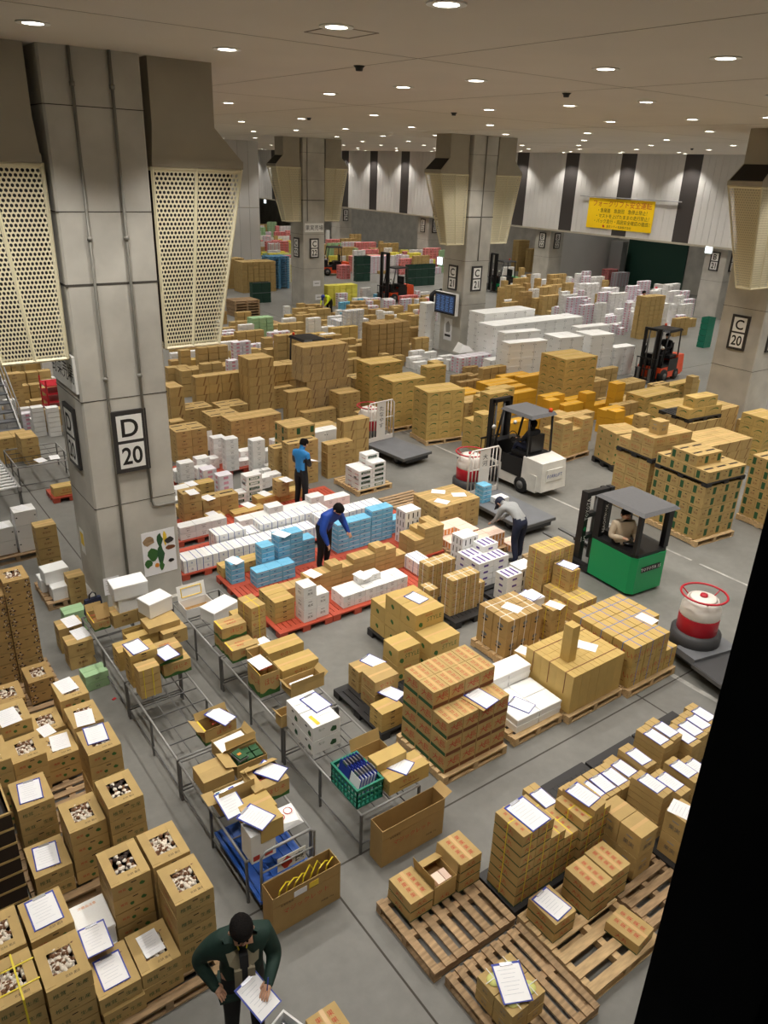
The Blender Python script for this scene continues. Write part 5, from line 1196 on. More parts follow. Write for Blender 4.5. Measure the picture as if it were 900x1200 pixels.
# ================================================================== near right: low cartons and empty pallets
pallet(3.76, 3.83, 0, 'worn wooden pallet with three carton stacks at its far edge', 1.17, 1.04, 'wood_old', 'y', 8)
pallet(3.84, 2.64, 0, 'worn wooden pallet carrying melon cartons', 1.08, 1.12, 'wood_old', 'y', 9)
pallet(4.96, 2.74, 0, 'pale wooden pallet mostly empty beside the dark window frame', 1.1, 1.1, 'wood', 'x', 6)
pallet(6.1, 2.88, 0, 'wooden pallet half hidden by the dark window frame', 0.86, 0.96, 'wood_old', 'x', 7)
fs('redflat2', 3.90, 4.44, 2, 'red lettered carton at the left of the worn pallet')
fs('redflat2', 4.60, 4.43, 3, 'red lettered carton with open lid at the back of the worn pallet')
for k in range(1): obox(4.25, 4.45, PT + 0.146, 0.32, 0.38, 0.15, 'open carton with raised flaps between the red lettered stacks', (('l', 0.14, 8), ('r', 0.16, 5), ('k', 0.12, -70)), fill=[('fruit_pack', MB().box(0.1, 0.05, 0.03, 0.2, 0.2, 0.1, 'peach_card')), ('fruit_pack', MB().box(0.21, 0.05, 0.03, 0.29, 0.2, 0.1, 'peach_card'))])
fs('redflat2', 4.25, 4.45, 1, 'red lettered carton under the open one on the worn pallet')
stack('melon', 0, 0, PT, 2, 2, 2, 'melon carton with round opening and white string', 'melon cartons on the near pallet', xy=(3.93, 2.92))
clipboard(0, 0, PT + 0.355, -0.45, 'clipboard with blue rim on the melon cartons', True, xy=(4.15, 3.16), scale=1.15)
stack('redflat', 0, 0, PT, 2, 1, 7, 'yellow strapped red lettered carton in the tallest near right stack', 'yellow strapped tower at near right', xy=(4.99, 3.93))
clipboard(0, 0, PT + 7 * 0.152 + 0.006, 0.05, 'clipboard with blue rim on the tallest near right stack', True, xy=(5.27, 4.15), scale=1.2)
stack('redflat', 0, 0, PT, 2, 1, [[5], [4]], 'yellow strapped carton stepped down beside the tallest stack', 'stepped yellow strapped cartons', xy=(5.48, 3.93))
stack('redflat', 0, 0, PT, 2, 1, [[5], [5]], 'yellow strapped carton with tape below the raised clipboard', 'yellow strapped cartons by the clipboard row', xy=(5.97, 3.88))
stack('low', 0, 0, PT + 5 * 0.152 + 0.003, 1, 1, 1, 'low carton with clipboard raised above the row', xy=(6.12, 3.86), rz=0.1)
clipboard(0, 0, PT + 5 * 0.152 + 0.106, 0.1, 'clipboard on the raised low carton', True, xy=(6.2, 4.12), scale=0.95)
fs('redflat2', 5.56, 3.34, 3, 'red lettered carton with yellow tape, left of the paired stacks')
fs('redflat2', 5.90, 3.36, 3, 'red lettered carton with yellow tape, right of the paired stacks')
fs('redflat2', 5.02, 3.37, 2, 'red lettered carton under the leaning clipboard')
clipboard(0, 0, PT + 0.294, 0.1, 'clipboard on the two-high red lettered cartons', True, xy=(5.18, 3.58))
fs('redflat2', 5.66, 2.76, 1, 'single red lettered carton at the edge of the pale pallet', rz=0.12)
stack('cube2', 0, 0, PT, 1, 2, 2, 'plain brown carton in the paired block before the clipboard row', 'plain brown cartons near right', xy=(6.42, 3.40))
plastic_pallet(4.96, 3.88, 0, 'black plastic pallet under the yellow strapped tower', 1.5, 0.62, 'black_plastic', 0.14)
pallet(4.96, 3.88, 0, '', 1, 1) if False else None
plastic_pallet(6.48, 4.08, 0, 'black mesh pallet under the row of clipboard cartons', 1.0, 1.0, 'black_plastic', 0.14)
plastic_pallet(7.52, 4.0, 0, 'black mesh pallet under the far clipboard cartons', 1.0, 1.05, 'black_plastic', 0.14)
plastic_pallet(8.56, 4.0, 0, 'black mesh pallet cut by the window frame', 1.0, 1.05, 'black_plastic', 0.14)
LOW = [(5.98, 4.37, 5, 0.0), (6.36, 4.13, 5, 0.0), (6.58, 4.12, 5, 0.02), (6.80, 4.12, 5, 0.0), (7.02, 4.11, 5, -0.02), (7.36, 4.20, 4, 0.05), (7.60, 4.17, 5, 0.0), (8.02, 4.22, 6, 0.0), (8.26, 4.24, 6, 0.05), (8.48, 4.08, 5, 0.0), (8.70, 4.12, 5, 0.0), (8.92, 4.14, 5, 0.0), (9.14, 4.20, 5, 0.0)]
for k, (x, y, n, a) in enumerate(LOW):
    stack('low', 0, 0, PT, 1, 1, n, 'low carton of the %s stack in the clipboard row' % ORD[k], 'low cartons in the clipboard row', xy=(x, y), rz=a)
    clipboard(0, 0, PT + n * 0.1 + 0.003, a + random.uniform(-0.06, 0.06), 'clipboard on the %s low carton stack of the row' % ORD[k], True, xy=(x + 0.1, y + 0.21), scale=0.8)
for k, (x, y, n, a) in enumerate([(7.12, 3.62, 7, 0.04), (7.55, 3.62, 5, 0.02), (7.9, 3.66, 5, 0.0), (8.2, 3.62, 4, 0.0)]):
    stack('low', 0, 0, PT, 1, 1, n, 'low carton of the %s stack before the clipboard row' % ORD[k], 'low cartons before the clipboard row', xy=(x, y), rz=a)
    clipboard(0, 0, PT + n * 0.1 + 0.003, a, 'clipboard on the %s low stack before the row' % ORD[k], True, xy=(x + 0.1, y + 0.24), scale=0.82)
stack('cube2', 0, 0, PT, 1, 1, 2, 'plain carton with sheet next to the window frame', xy=(7.05, 3.22))
clipboard(0, 0, PT + 0.664, 0.3, 'sheet on the plain carton next to the window frame', False, xy=(7.2, 3.37), scale=1.1)
plastic_pallet(6.98, 3.0, 0, 'black pallet under the plain carton near the window frame', 1.0, 0.98, 'black_plastic', 0.14)
clipboard(0, 0, PT + 0.003, 0.3, 'sheet lying on the black mesh pallet between carton rows', False, xy=(6.85, 4.0)) if False else None
# at the feet of the man in the green jacket
fo = thing('foam_tub', 'open white foam tub at the bottom edge of the picture', 'foam box', (1.88, 3.72, 0.36), 0.35)
for b_ in ((0, 0, 0.42, 0.02), (0, 0.28, 0.42, 0.30), (0, 0.02, 0.02, 0.28), (0.40, 0.02, 0.42, 0.28)): obj('wall', MB().box(b_[0], b_[1], 0, b_[2], b_[3], 0.22, 'foam'), fo)
obj('base', MB().box(0.02, 0.02, 0, 0.4, 0.28, 0.02, 'foam'), fo); obj('lining', MB().box(0.04, 0.04, 0.12, 0.38, 0.26, 0.14, 'clip_steel'), fo); obj('blue_label', MB().box(0.34, -0.002, 0.12, 0.42, 0.05, 0.221, 'board_blue'), fo)
fs('plain', 1.83, 3.6, 1, 'brown carton under the white foam tub', z0=0.0); fs('flatcard', 1.83, 3.61, 1, 'flat carton between the tub and the carton below', z0=0.241)
fs('redflat2', 2.33, 3.62, 3, 'red printed carton beside the white foam tub', z0=0.0)
# ================================================================== red pallets with small cartons
for x, y, n in ((5.52, 10.26, 3), (5.48, 11.66, 4), (4.92, 13.16, 5), (5.4, 14.6, 4), (6.6, 17.95, 4)):
    for k in range(n):
        plastic_pallet(x + k * 1.12, y, 0, 'red plastic pallet, %s along, in the row at %s' % (ORD[k], {10.26: 'the front with white cartons', 11.66: 'the blue cartons', 13.16: 'the blue lined cartons', 14.6: 'the man in the blue vest', 17.95: 'the back white stacks'}[y]), 1.1, 1.15 if y < 17 else 1.1, 'red_plastic', 0.13, 'red plastic pallets')
RZ0 = 0.131
# front red row
stack('flatcard', 0, 0, RZ0, 1, 2, 4, 'flat brown carton at the left end of the front red pallet', 'flat cartons, front red pallet', xy=(5.6, 10.58))
stack('whitet', 0, 0, RZ0, 1, 1, 3, 'white carton in the tall stack on the front red pallet', xy=(6.05, 10.33))
stack('whitet', 0, 0, RZ0, 1, 1, 2, 'white carton in the shorter stack on the front red pallet', xy=(6.33, 10.35))
stack('whiter', 0, 0, RZ0, 6, 2, [[2, 2], [2, 2], [2, 3], [2, 3], [2, 2], [2, 2]], 'white carton in the low row on the front red pallet', 'white cartons, front red pallet', xy=(6.92, 10.36))
stack('smallb', 0, 0, RZ0, 11, 1, [[3], [3], [4], [4], [5], [4], [5], [5], [6], [5], [3]], 'small brown carton in the stepped wall behind the white row', 'stepped small brown cartons', xy=(6.05, 11.08))
clipboard(0, 0, RZ0 + 0.42, 0.2, 'sheet lying on the stepped small brown cartons', False, xy=(6.75, 11.2))
clipboard(0, 0, RZ0 + 0.395, 0.2, 'sheet lying on the low white carton row', False, xy=(7.55, 10.68))
# blue row
stack('blue', 0, 0, RZ0, 1, 1, 4, 'blue carton in the separate stack at the left pallet end', xy=(5.58, 12.30))
clipboard(0, 0, RZ0 + 0.445, 0.3, 'sheet on the separate blue stack', False, xy=(5.72, 12.44))
stack('blue', 0, 0, RZ0, 3, 1, [[3], [3], [3]], 'blue carton in the low front row', 'low front blue cartons', xy=(5.93, 11.92))
stack('blue', 0, 0, RZ0, 1, 1, 6, 'blue carton in the lone pillar-like stack', xy=(6.22, 12.24))
stack('blue', 0, 0, RZ0, 3, 1, [[7], [7], [5]], 'blue carton in the high wall left of the man in the blue jacket', 'blue cartons left of the man', xy=(6.62, 12.30))
clipboard(0, 0, RZ0 + 0.775, 0.4, 'sheet on the high blue wall', False, xy=(6.75, 12.4))
stack('blue', 0, 0, RZ0, 2, 1, 9, 'blue carton in the tall stack behind the man in the blue jacket', 'blue cartons behind the man', xy=(7.35, 12.62)) if False else None
stack('blue', 0, 0, RZ0, 3, 1, [[6], [6], [6]], 'blue carton in the wall right of the man in the blue jacket', 'blue cartons right of the man', xy=(8.06, 12.32))
stack('blue', 0, 0, RZ0, 2, 1, 9, 'blue carton in the tallest blue block', 'tallest blue cartons', xy=(8.62, 12.62)) if False else None
stack('blue', 0, 0, RZ0, 2, 1, 7, 'blue carton in the tallest block at the right pallet end', 'tallest blue cartons', xy=(8.95, 12.34))
stack('blue', 0, 0, RZ0, 2, 1, 3, 'blue carton in the low group at the far right', 'low blue cartons far right', xy=(9.55, 12.5))
stack('blue', 0, 0, RZ0, 3, 1, 8, 'blue carton in the back wall seen behind the man', 'blue cartons of the back wall', xy=(7.5, 12.66), rz=0.0) if False else None
stack('flatcard', 0, 0, RZ0, 3, 1, 2, 'flat brown carton behind the left blue stack', 'flat cartons behind blue', xy=(5.55, 12.62))
# rows of blue lined white cartons
stack('wblue', 0, 0, RZ0, 9, 1, 2, 'white carton with blue lines in the front row', 'blue lined cartons, front row', xy=(4.98, 13.20), gap=0.004)
stack('wblue', 0, 0, RZ0, 8, 1, [[3], [3], [2], [3], [3], [3], [3], [3]], 'white carton with blue lines in the second row', 'blue lined cartons, second row', xy=(5.9, 13.66), gap=0.006)
stack('wblue', 0, 0, RZ0, 5, 1, 3, 'white carton with blue lines in the right group', 'blue lined cartons, right group', xy=(8.2, 13.24), gap=0.006)
stack('white', 0, 0, RZ0, 3, 1, 2, 'white carton in the group behind the blue lined cartons', 'white cartons behind blue lines', xy=(5.5, 14.64))
stack('white', 0, 0, RZ0, 8, 1, [[2], [2], [3], [2], [2], [3], [2], [2]], 'white carton in the long row behind the blue lined cartons', 'long white row', xy=(6.75, 14.3))
# row with the green striped stack
Z6 = lambda x, y: (195 + x / 6.0, 500 + y / 6.0)
stack('wgs', 0, 0, RZ0, 2, 1, [[2], [5]], 'white carton with green labels in the stepped stack', 'green label cartons on the red pallet', xy=tuple(at(*Z6(455, 555), RZ0))[:2])
stack('slot', *Z6(115, 480), RZ0, 1, 1, 3, 'brown slotted carton with papers on top, left of the green label stack', nudge=True)
stack('slot', *Z6(255, 530), RZ0, 2, 1, 2, 'brown slotted carton with sheet beside the papered stack', 'slotted cartons by the papered stack', nudge=True)
stack('flatcard', *Z6(120, 430), RZ0, 2, 1, 3, 'flat brown carton with sheet at the left pillar side', 'flat cartons by the pillar', nudge=True)
stack('flatcard', *Z6(85, 620), RZ0, 1, 1, 2, 'flat brown carton near the pillar foot on the red pallet', nudge=True)
stack('flatcard', *Z6(300, 660), RZ0, 1, 1, 2, 'flat brown carton with sheet at the red pallet middle', nudge=True)
stack('flatcard', *Z6(480, 600), RZ0, 2, 1, 1, 'flat brown carton with sheet before the green label stack', 'flat cartons before green labels', nudge=True)
stack('long', *Z6(640, 530), RZ0, 2, 1, 1, 'long low brown carton left of the man in the blue vest', 'long low cartons by the vest man', nudge=True)
stack('cube', *Z6(785, 390), 0.35, 1, 1, 2, 'small square carton with sheet left of the man in the blue vest', nudge=True)
for k, (x, y, a) in enumerate(((175, 400, 0.1), (180, 460, 0.0), (290, 500, 0.2), (325, 615, 0.1), (575, 550, 0.2), (690, 470, 0.2), (840, 372, 0.1))):
    z = (0.465, 0.855, 0.615, 0.355, 0.245, 0.355, 0.755)[k]
    clipboard(*Z6(x, y), z, a, 'sheet on the cartons of the blue vest man row, %s from the pillar' % ORD[k], False)
# white stacks at the back red row
for k, (x, y, n, kd) in enumerate(((60, 320, 2, 'white'), (95, 250, 4, 'white'), (215, 300, 2, 'white'), (215, 262, 3, 'white'), (285, 272, 2, 'white'), (415, 95, 6, 'white'), (520, 180, 2, 'white'), (515, 240, 1, 'white'), (605, 105, 6, 'white'), (700, 175, 3, 'white'), (755, 130, 4, 'white'), (330, 100, 5, 'white'), (260, 345, 4, 'lav'), (370, 370, 5, 'lav'), (620, 320, 2, 'whiter'), (700, 300, 2, 'whiter'), (640, 370, 2, 'white'), (720, 355, 2, 'white'), (60, 420, 3, 'white'), (65, 495, 2, 'white'))):
    stack(kd, *Z6(x, y), RZ0, 1 if kd != 'whiter' else 2, 1, n, 'white carton of the %s small stack on the back red pallets' % (ORD + ['seventeenth', 'eighteenth', 'nineteenth', 'twentieth'])[k], 'white cartons on the back red pallets', nudge=True)
obox(*tuple(at(*Z6(255, 175), RZ0))[:2], RZ0, 0.5, 0.4, 0.24, 'open white carton with tan inside among the back white stacks', (('k', 0.2, 10), ('l', 0.15, 20)), m='white_card')
# the green labelled cartons on their own pallet near the cart
pallet(10.36, 14.94, 0.02, 'pale wooden pallet under the green label cartons near the cart', 1.12, 1.1, 'wood', 'x', 9, group='wooden pallets')
stack('wgs', 0, 0, PT, 2, 2, [[4, 4], [5, 6]], 'white carton with green labels on the pallet near the cart', 'green label cartons by the cart', xy=(10.42, 14.98), rz=0.02)
stack('wgs', 0, 0, PT, 1, 1, 7, 'white carton with green labels in the tall stack by the cart', xy=(11.12, 15.66)) if False else None
pallet(10.56, 13.36, 0.0, 'grey weathered empty pallet beside the red pallets', 1.08, 0.95, 'wood_old', 'x', 7)
# brown block right of the empty pallet
stack('smallb', 0, 0, RZ0, 3, 2, [[4, 4], [6, 5], [6, 6]], 'small brown carton in the block before the grey cart', 'small brown cartons before the cart', xy=(9.3, 11.25))
stack('plain', 0, 0, 0.0, 3, 3, 3, 'brown carton in the wide low block beside the platform cart', 'wide low brown block', xy=(10.62, 12.02))
for k, (x, y, z) in enumerate(((10.9, 12.3, 0.724), (11.2, 12.8, 0.724), (11.5, 12.4, 0.724))): clipboard(0, 0, z, 0.5 + k * 0.3, '%s sheet on the wide low brown block' % ORD[k], False, xy=(x, y))
stack('wblack', 0, 0, RZ0, 1, 2, 3, 'white carton with black bars behind the small brown block', 'black bar cartons behind the block', xy=(9.6, 12.0)) if False else None
stack('wblack', 0, 0, RZ0, 1, 1, 4, 'white carton with black bars at the end of the blue row', xy=(9.5, 11.86))
stack('wblue', 0, 0, RZ0, 1, 2, 2, 'white blue lined carton behind the strapped bundles', 'blue lined cartons by the bundles', xy=(8.9, 10.30))
plastic_pallet(8.88, 10.28, 0, 'red plastic pallet at the right end of the front row', 0.6, 0.9, 'red_plastic', 0.13, 'red plastic pallets')
plastic_pallet(9.26, 11.22, 0, 'red plastic pallet under the small brown block', 0.86, 0.42, 'red_plastic', 0.13, 'red plastic pallets')
# ================================================================== brown masses behind
def Q2(x, y): return (190 + x / 5.625, 370 + y / 5.625)
def Q3(x, y): return (320 + x / 5.625, 370 + y / 5.625)
MID = [
 (Q2, 'slash', 50, 480, 1, 2, 6, 'brown carton in the papered tall stack beside the pillar'),
 (Q2, 'plain', 35, 345, 2, 1, 4, 'brown carton in the back stack beside the pillar'),
 (Q2, 'plain', 125, 345, 5, 2, 4, 'brown carton in the long block with flat tops'),
 (Q2, 'slash', 220, 410, 4, 1, 6, 'brown striped carton in the tall wall behind the stepped stack'),
 (Q2, 'slash', 222, 475, 2, 1, 4, 'brown striped carton in the upper step of the stepped stack'),
 (Q2, 'slash', 245, 540, 2, 1, 3, 'brown striped carton in the lower step of the stepped stack'),
 (Q2, 'slot', 150, 640, 2, 2, 4, 'slotted brown carton with white paper before the stepped stack'),
 (Q2, 'slot', 325, 718, 2, 2, 4, 'slotted brown carton standing alone before the wide block'),
 (Q2, 'slot', 390, 628, 2, 2, 4, 'slotted brown carton at the left of the wide block'),
 (Q2, 'slot', 385, 668, 1, 1, 3, 'slotted brown carton touching the wide block'),
 (Q2, 'plain', 452, 675, 4, 2, 4, 'brown carton in the wide block before the striped towers'),
 (Q2, 'plain', 475, 540, 2, 1, 3, 'brown carton with papers above the wide block'),
 (Q2, 'slash', 570, 292, 2, 2, 8, 'striped carton in the tall narrow tower'),
 (Q2, 'lav', 470, 178, 2, 1, 13, 'lavender label carton in the tallest pale tower'),
 (Q2, 'white', 387, 178, 2, 1, 8, 'white carton in the pale tower beside the lavender one'),
 (Q2, 'lav', 440, 300, 1, 1, 10, 'lavender label carton in the lower pale tower'),
 (Q2, 'lav', 582, 190, 2, 1, 6, 'lavender label carton in the short pale tower'),
 (Q2, 'slash', 692, 340, 3, 2, 5, 'striped carton in the broad stack with open tops'),
 (Q2, 'plain', 727, 480, 2, 1, 3, 'brown carton in the stack left of the wrapped tower'),
 (Q2, 'slash', 832, 470, 2, 1, 4, 'striped carton right before the wrapped tower'),
 (Q2, 'plain', 670, 560, 1, 1, 2, 'single low brown carton stack before the wrapped tower'),
 (Q2, 'plain', 60, 705, 1, 1, 4, 'brown carton at the pillar edge behind the white stacks'),
 (Q2, 'slot', 85, 690, 2, 2, 4, 'slotted brown carton row behind the white stacks'),
 (Q2, 'slot', 148, 748, 2, 2, 4, 'slotted brown carton nearest the white stacks'),
 (Q2, 'plain', 258, 305, 2, 1, 5, 'brown carton below the perforated cage'),
 (Q2, 'white', 60, 250, 2, 1, 5, 'white carton below the perforated cage, left'),
 (Q2, 'white', 185, 235, 2, 1, 5, 'white carton below the perforated cage, right'),
 (Q2, 'plain', 120, 235, 1, 1, 6, 'brown carton between white stacks below the cage'),
 (Q2, 'plain', 235, 215, 3, 1, 6, 'brown carton in the far row below the cage'),
 (Q2, 'white', 335, 290, 2, 1, 5, 'white carton right of the far brown row'),
 (Q2, 'slash', 690, 225, 1, 1, 5, 'striped carton in the left of the far brown trio'),
 (Q2, 'slash', 760, 160, 2, 1, 7, 'striped carton in the right of the far brown trio'),
 (Q2, 'plain', 672, 150, 1, 1, 7, 'brown carton at the back of the far trio'),
 (Q3, 'gsq', 95, 690, 2, 2, 5, 'olive printed carton stack above the man in the blue vest'),
 (Q3, 'slot', 100, 850, 2, 1, 5, 'slotted carton with sheet right behind the man in the blue vest'),
 (Q3, 'wdots', 265, 750, 2, 1, 3, 'white dotted carton right of the olive stack'),
 (Q3, 'gsq', 295, 815, 2, 2, 3, 'brown carton behind the green label pallet'),
 (Q3, 'plain', 360, 855, 2, 1, 4, 'brown carton beside the slotted carton stack'),
 (Q3, 'slash', 465, 770, 2, 1, 5, 'red printed brown carton with sheet by the cart drum'),
 (Q3, 'plain', 610, 680, 1, 2, 3, 'brown carton leaning stack on the first cart'),
 (Q3, 'plain', 620, 780, 1, 1, 2, 'low brown carton by the first cart'),
 (Q3, 'slot', 5, 820, 2, 1, 4, 'slotted carton left of the man in the blue vest'),
 (Q3, 'plain', 205, 640, 3, 1, 2, 'flat carton lying in front of the wrapped tower'),
 (Q3, 'slot', 540, 470, 3, 2, 4, 'slotted carton in the broad stack behind the first drum'),
 (Q3, 'plain', 440, 460, 2, 2, 4, 'brown carton in the stack left behind the drum'),
 (Q3, 'plain', 475, 295, 2, 1, 4, 'brown carton behind the drum, farther back'),
 (Q3, 'plain', 395, 165, 3, 1, 4, 'brown carton in the middle of the far cluster'),
 (Q3, 'plain', 300, 140, 3, 1, 4, 'brown carton at the left of the far cluster'),
 (Q3, 'plain', 505, 205, 2, 1, 3, 'brown carton at the right of the far cluster'),
 (Q3, 'plain', 615, 385, 2, 2, 2, 'low brown carton before the brown tower'),
 (Q3, 'plain', 720, 255, 1, 1, 3, 'flat brown carton before the brown tower'),
 (Q3, 'plain', 665, 285, 4, 1, 2, 'flat brown carton row below the brown tower'),
]
for fn, kd, x, y, nx, ny, n, lb in MID:
    stack(kd, *fn(x, y), 0.0, nx, ny, n, lb, lb, nudge=True)
# shrink wrapped tower
xw, yw = at(*Q3(225, 660), 0.14).x, at(*Q3(225, 660), 0.14).y
stack('slash', 0, 0, 0.14, 4, 2, 4, 'brown carton, lower half of shrink wrapped tower', 'wrapped tower, lower half', xy=(xw, yw))
pallet(xw - 0.05, yw - 0.1, 0, 'wooden pallet under the shrink wrapped tower', 1.8, 1.1, 'wood', 'x', 8)
z2 = 0.14 + 4 * 0.28
stack('slash', 0, 0, z2 + 0.01, 4, 2, 4, 'brown carton, upper half of shrink wrapped tower', 'wrapped tower, upper half', xy=(xw - 0.12, yw + 0.02))
for k, (za, zb) in enumerate(((0.15, z2 - 0.02), (z2 + 0.02, z2 + 1.1))):
    q = MB(); xo = xw - 0.02 - 0.12 * k
    q.add([(xo, yw - 0.02, za), (xo + 1.76, yw - 0.02, za), (xo + 1.76, yw - 0.02, zb), (xo, yw - 0.02, zb), (xo, yw + 0.78, za), (xo, yw + 0.78, zb)], [(0, 1, 2, 3), (4, 0, 3, 5)], 'clear_wrap')
    tag(obj('shrink_wrap', q), 'clear shrink wrap around the %s half of the tower' % ('lower', 'upper')[k], 'wrap')
# leaf printed towers behind the first cart
kind('sw2', 'vegetable_carton', 'carton', (0.43, 0.42, 0.30), 'card_yellow', pr_swirl)
stack('sw2', 0, 0, PT, 3, 2, 5, 'green printed carton, tower right of grey platform', 'green printed tower A', xy=(14.42, 17.22), rz=-0.14)
pallet(14.38, 17.14, -0.14, 'wooden pallet under the green printed tower by the platform', 1.36, 1.0, 'wood', 'x', 8)
stack('sw2', 0, 0, PT, 3, 2, 5, 'green printed carton, tower behind first cart drum', 'green printed tower B', xy=(14.25, 18.75), rz=-0.02)
pallet(14.2, 18.68, -0.02, 'wooden pallet under the green printed tower behind the drum', 1.36, 1.0, 'wood', 'x', 8)
stack('sw2', 0, 0, 0.0, 3, 2, 6, 'green printed carton, rearmost of three towers', 'green printed tower C', xy=(14.55, 20.4), rz=-0.02)
stack('sw2', 0, 0, 0.0, 1, 1, 4, 'green printed carton with dark green face behind the towers', xy=(18.3, 21.6))
stack('plain', 0, 0, 0.0, 3, 2, 4, 'brown carton in the low pale block right of the green printed tower', 'pale block by the towers', xy=(16.3, 17.6))
stack('sw2', 0, 0, 0.0, 1, 2, [[4, 3]], 'brown carton behind the white forklift mast', 'cartons behind the forklift mast', xy=(15.35, 15.75), nudge=True)
stack('sw2', 0, 0, 0.0, 2, 1, [[5], [5]], 'green printed carton just behind the forklift mast top', 'cartons above the forklift mast', xy=(16.3, 16.55), nudge=True)
# gold cartons
for k, (x, y, nx, ny, n) in enumerate(((17.3, 18.9, 2, 2, 3), (19.0, 19.3, 3, 2, 3), (17.6, 15.6, 2, 2, 3), (18.7, 16.2, 1, 1, 4), (21.6, 15.9, 1, 1, 5), (20.2, 15.1, 2, 1, 3), (19.6, 14.3, 1, 1, 4), (21.0, 14.6, 2, 1, 2))):
    stack('gold', 0, 0, 0.0, nx, ny, n, 'bright yellow carton of the %s group behind the white forklift' % ORD[k], 'yellow cartons', xy=(x, y), nudge=True)
stack('rtxt', 0, 0, PT, 3, 2, [[4, 3], [3, 4], [4, 4]], 'brown carton in the stack right behind the white forklift', 'stack behind the white forklift', xy=(16.8, 13.95), rz=0.06)
pallet(16.75, 13.88, 0.06, 'wooden pallet under the stack behind the white forklift', 1.4, 0.82, 'wood_old', 'x', 7)
kind('bp', 'brown_carton', 'carton', (0.47, 0.42, 0.235), 'card', pr_leaf)
stack('bp', 0, 0, 0.16, 2, 2, 4, 'brown carton on the black pallet right of the white forklift', 'cartons on the black pallet', xy=(17.66, 12.76), rz=-0.26)
plastic_pallet(17.6, 12.66, -0.26, 'black plastic pallet right of the white forklift', 1.05, 1.0, 'black_plastic', 0.155)
# tall swirl block
kind('sw3', 'cabbage_carton', 'carton', (0.50, 0.40, 0.31), 'card_yellow', pr_swirl)
stack('sw3', 0, 0, PT, 3, 3, 6, 'swirl printed carton, tallest block before the foam', 'tallest swirl printed block', xy=(20.4, 17.2), rz=-0.06)
pallet(20.35, 17.1, -0.06, 'wooden pallet under the tallest swirl printed block', 1.6, 1.3, 'wood', 'x', 9)
stack('plain', 0, 0, 0.0, 3, 2, 3, 'brown carton in the low block right of the tallest swirl block', 'low block by the swirl block', xy=(23.9, 17.2))
stack('plain', 0, 0, 0.0, 2, 2, 4, 'brown carton between the swirl block and the orange forklift', 'block by the orange forklift', xy=(22.3, 17.4))
# ---- right hand stacks
A1 = -0.10
stack('gsq', 0, 0, PT, 3, 4, 5, 'green square printed carton, right hand load', 'right hand pallet load, lower', xy=(15.36, 8.52), rz=A1)
pallet(15.3, 8.44, A1, 'wooden pallet under the green square printed load', 1.36, 1.56, 'wood', 'x', 10)
plastic_pallet(15.36, 8.5, A1, 'dark pallet lying on the green square printed load', 1.32, 1.5, 'black_plastic', 0.1, z=PT + 5 * 0.26)
zz = PT + 5 * 0.26 + 0.10
stack('gsqo', 0, 0, zz, 3, 4, 1, 'green square printed carton in the layer above the dark pallet', 'right hand pallet load, upper', xy=(15.36, 8.52), rz=A1)
stack('gsqo', 0, 0, zz + 0.26, 2, 2, 1, 'green square printed open carton at the very top of the load', 'right hand pallet load, top', xy=(15.42, 8.9), rz=A1)
stack('rtxt', 0, 0, PT, 3, 3, 5, 'red lettered carton, lower tier of tall load', 'red lettered load, lower', xy=(15.62, 10.18), rz=A1)
plastic_pallet(15.6, 10.14, A1, 'dark pallet between the tiers of the red lettered load', 1.36, 1.15, 'black_plastic', 0.1, z=PT + 5 * 0.26)
stack('rtxt', 0, 0, PT + 5 * 0.26 + 0.10, 3, 3, [[2, 2, 1], [2, 1, 1], [2, 2, 1]], 'red lettered carton, upper tier of tall load', 'red lettered load, upper', xy=(15.64, 10.2), rz=A1)
stack('cube2', 0, 0, PT + 7 * 0.26 + 0.10, 1, 1, 1, 'single brown carton on top of the red lettered load', xy=(15.9, 10.3), rz=A1)
pallet(15.56, 10.1, A1, 'wooden pallet under the red lettered load', 1.4, 1.2, 'wood', 'x', 8)
stack('gsqo', 0, 0, PT, 3, 3, 6, 'open carton in the load beside the window frame', 'load by the window frame', xy=(17.6, 7.75), rz=A1)
pallet(17.55, 7.68, A1, 'wooden pallet under the load by the window frame', 1.36, 1.2, 'wood', 'x', 8)
stack('slash', 0, 0, 0.0, 4, 3, 5, 'striped carton, back load behind red lettered load', 'striped back load', xy=(18.2, 10.2), rz=A1)
plastic_pallet(19.5, 11.75, A1, 'dark pallet bearing two long cartons high up', 1.4, 1.1, 'black_plastic', 0.1, z=1.402)
stack('slash', 0, 0, 0.0, 3, 3, 5, 'striped carton under the dark pallet with long boxes', 'striped load with pallet', xy=(19.5, 11.7), rz=A1)
kind('longg', 'long_carton', 'carton', (0.70, 0.42, 0.28), 'card_yellow', pr_swirl)
stack('longg', 0, 0, 1.503, 2, 1, 1, 'long green printed carton on the raised dark pallet', 'long cartons high up', xy=(19.5, 11.8), rz=A1)
stack('swirl', 0, 0, 1.503 + 0.281, 2, 1, 1, 'square carton on the long green printed cartons', 'square cartons high up', xy=(19.7, 11.8), rz=A1)
for k, (x, y, nx, ny, n, kd) in enumerate(((18.3, 13.6, 3, 1, 3, 'plain'), (19.3, 13.9, 2, 2, 4, 'swirl'), (20.9, 13.3, 3, 2, 4, 'swirl'), (22.6, 12.9, 2, 2, 4, 'plain'), (23.2, 14.2, 2, 1, 4, 'plain'), (21.6, 16.0, 3, 2, 2, 'slot'), (24.2, 11.2, 1, 1, 4, 'plain'), (25.2, 13.4, 1, 1, 4, 'plain'), (24.0, 9.0, 2, 2, 5, 'slash'), (21.6, 10.6, 2, 2, 5, 'swirl'))):
    stack(kd, 0, 0, 0.0, nx, ny, n, 'brown carton of the %s load before pillar C 20' % ORD[k], 'loads before pillar C 20', xy=(x, y), rz=A1 * 0.5, nudge=True)
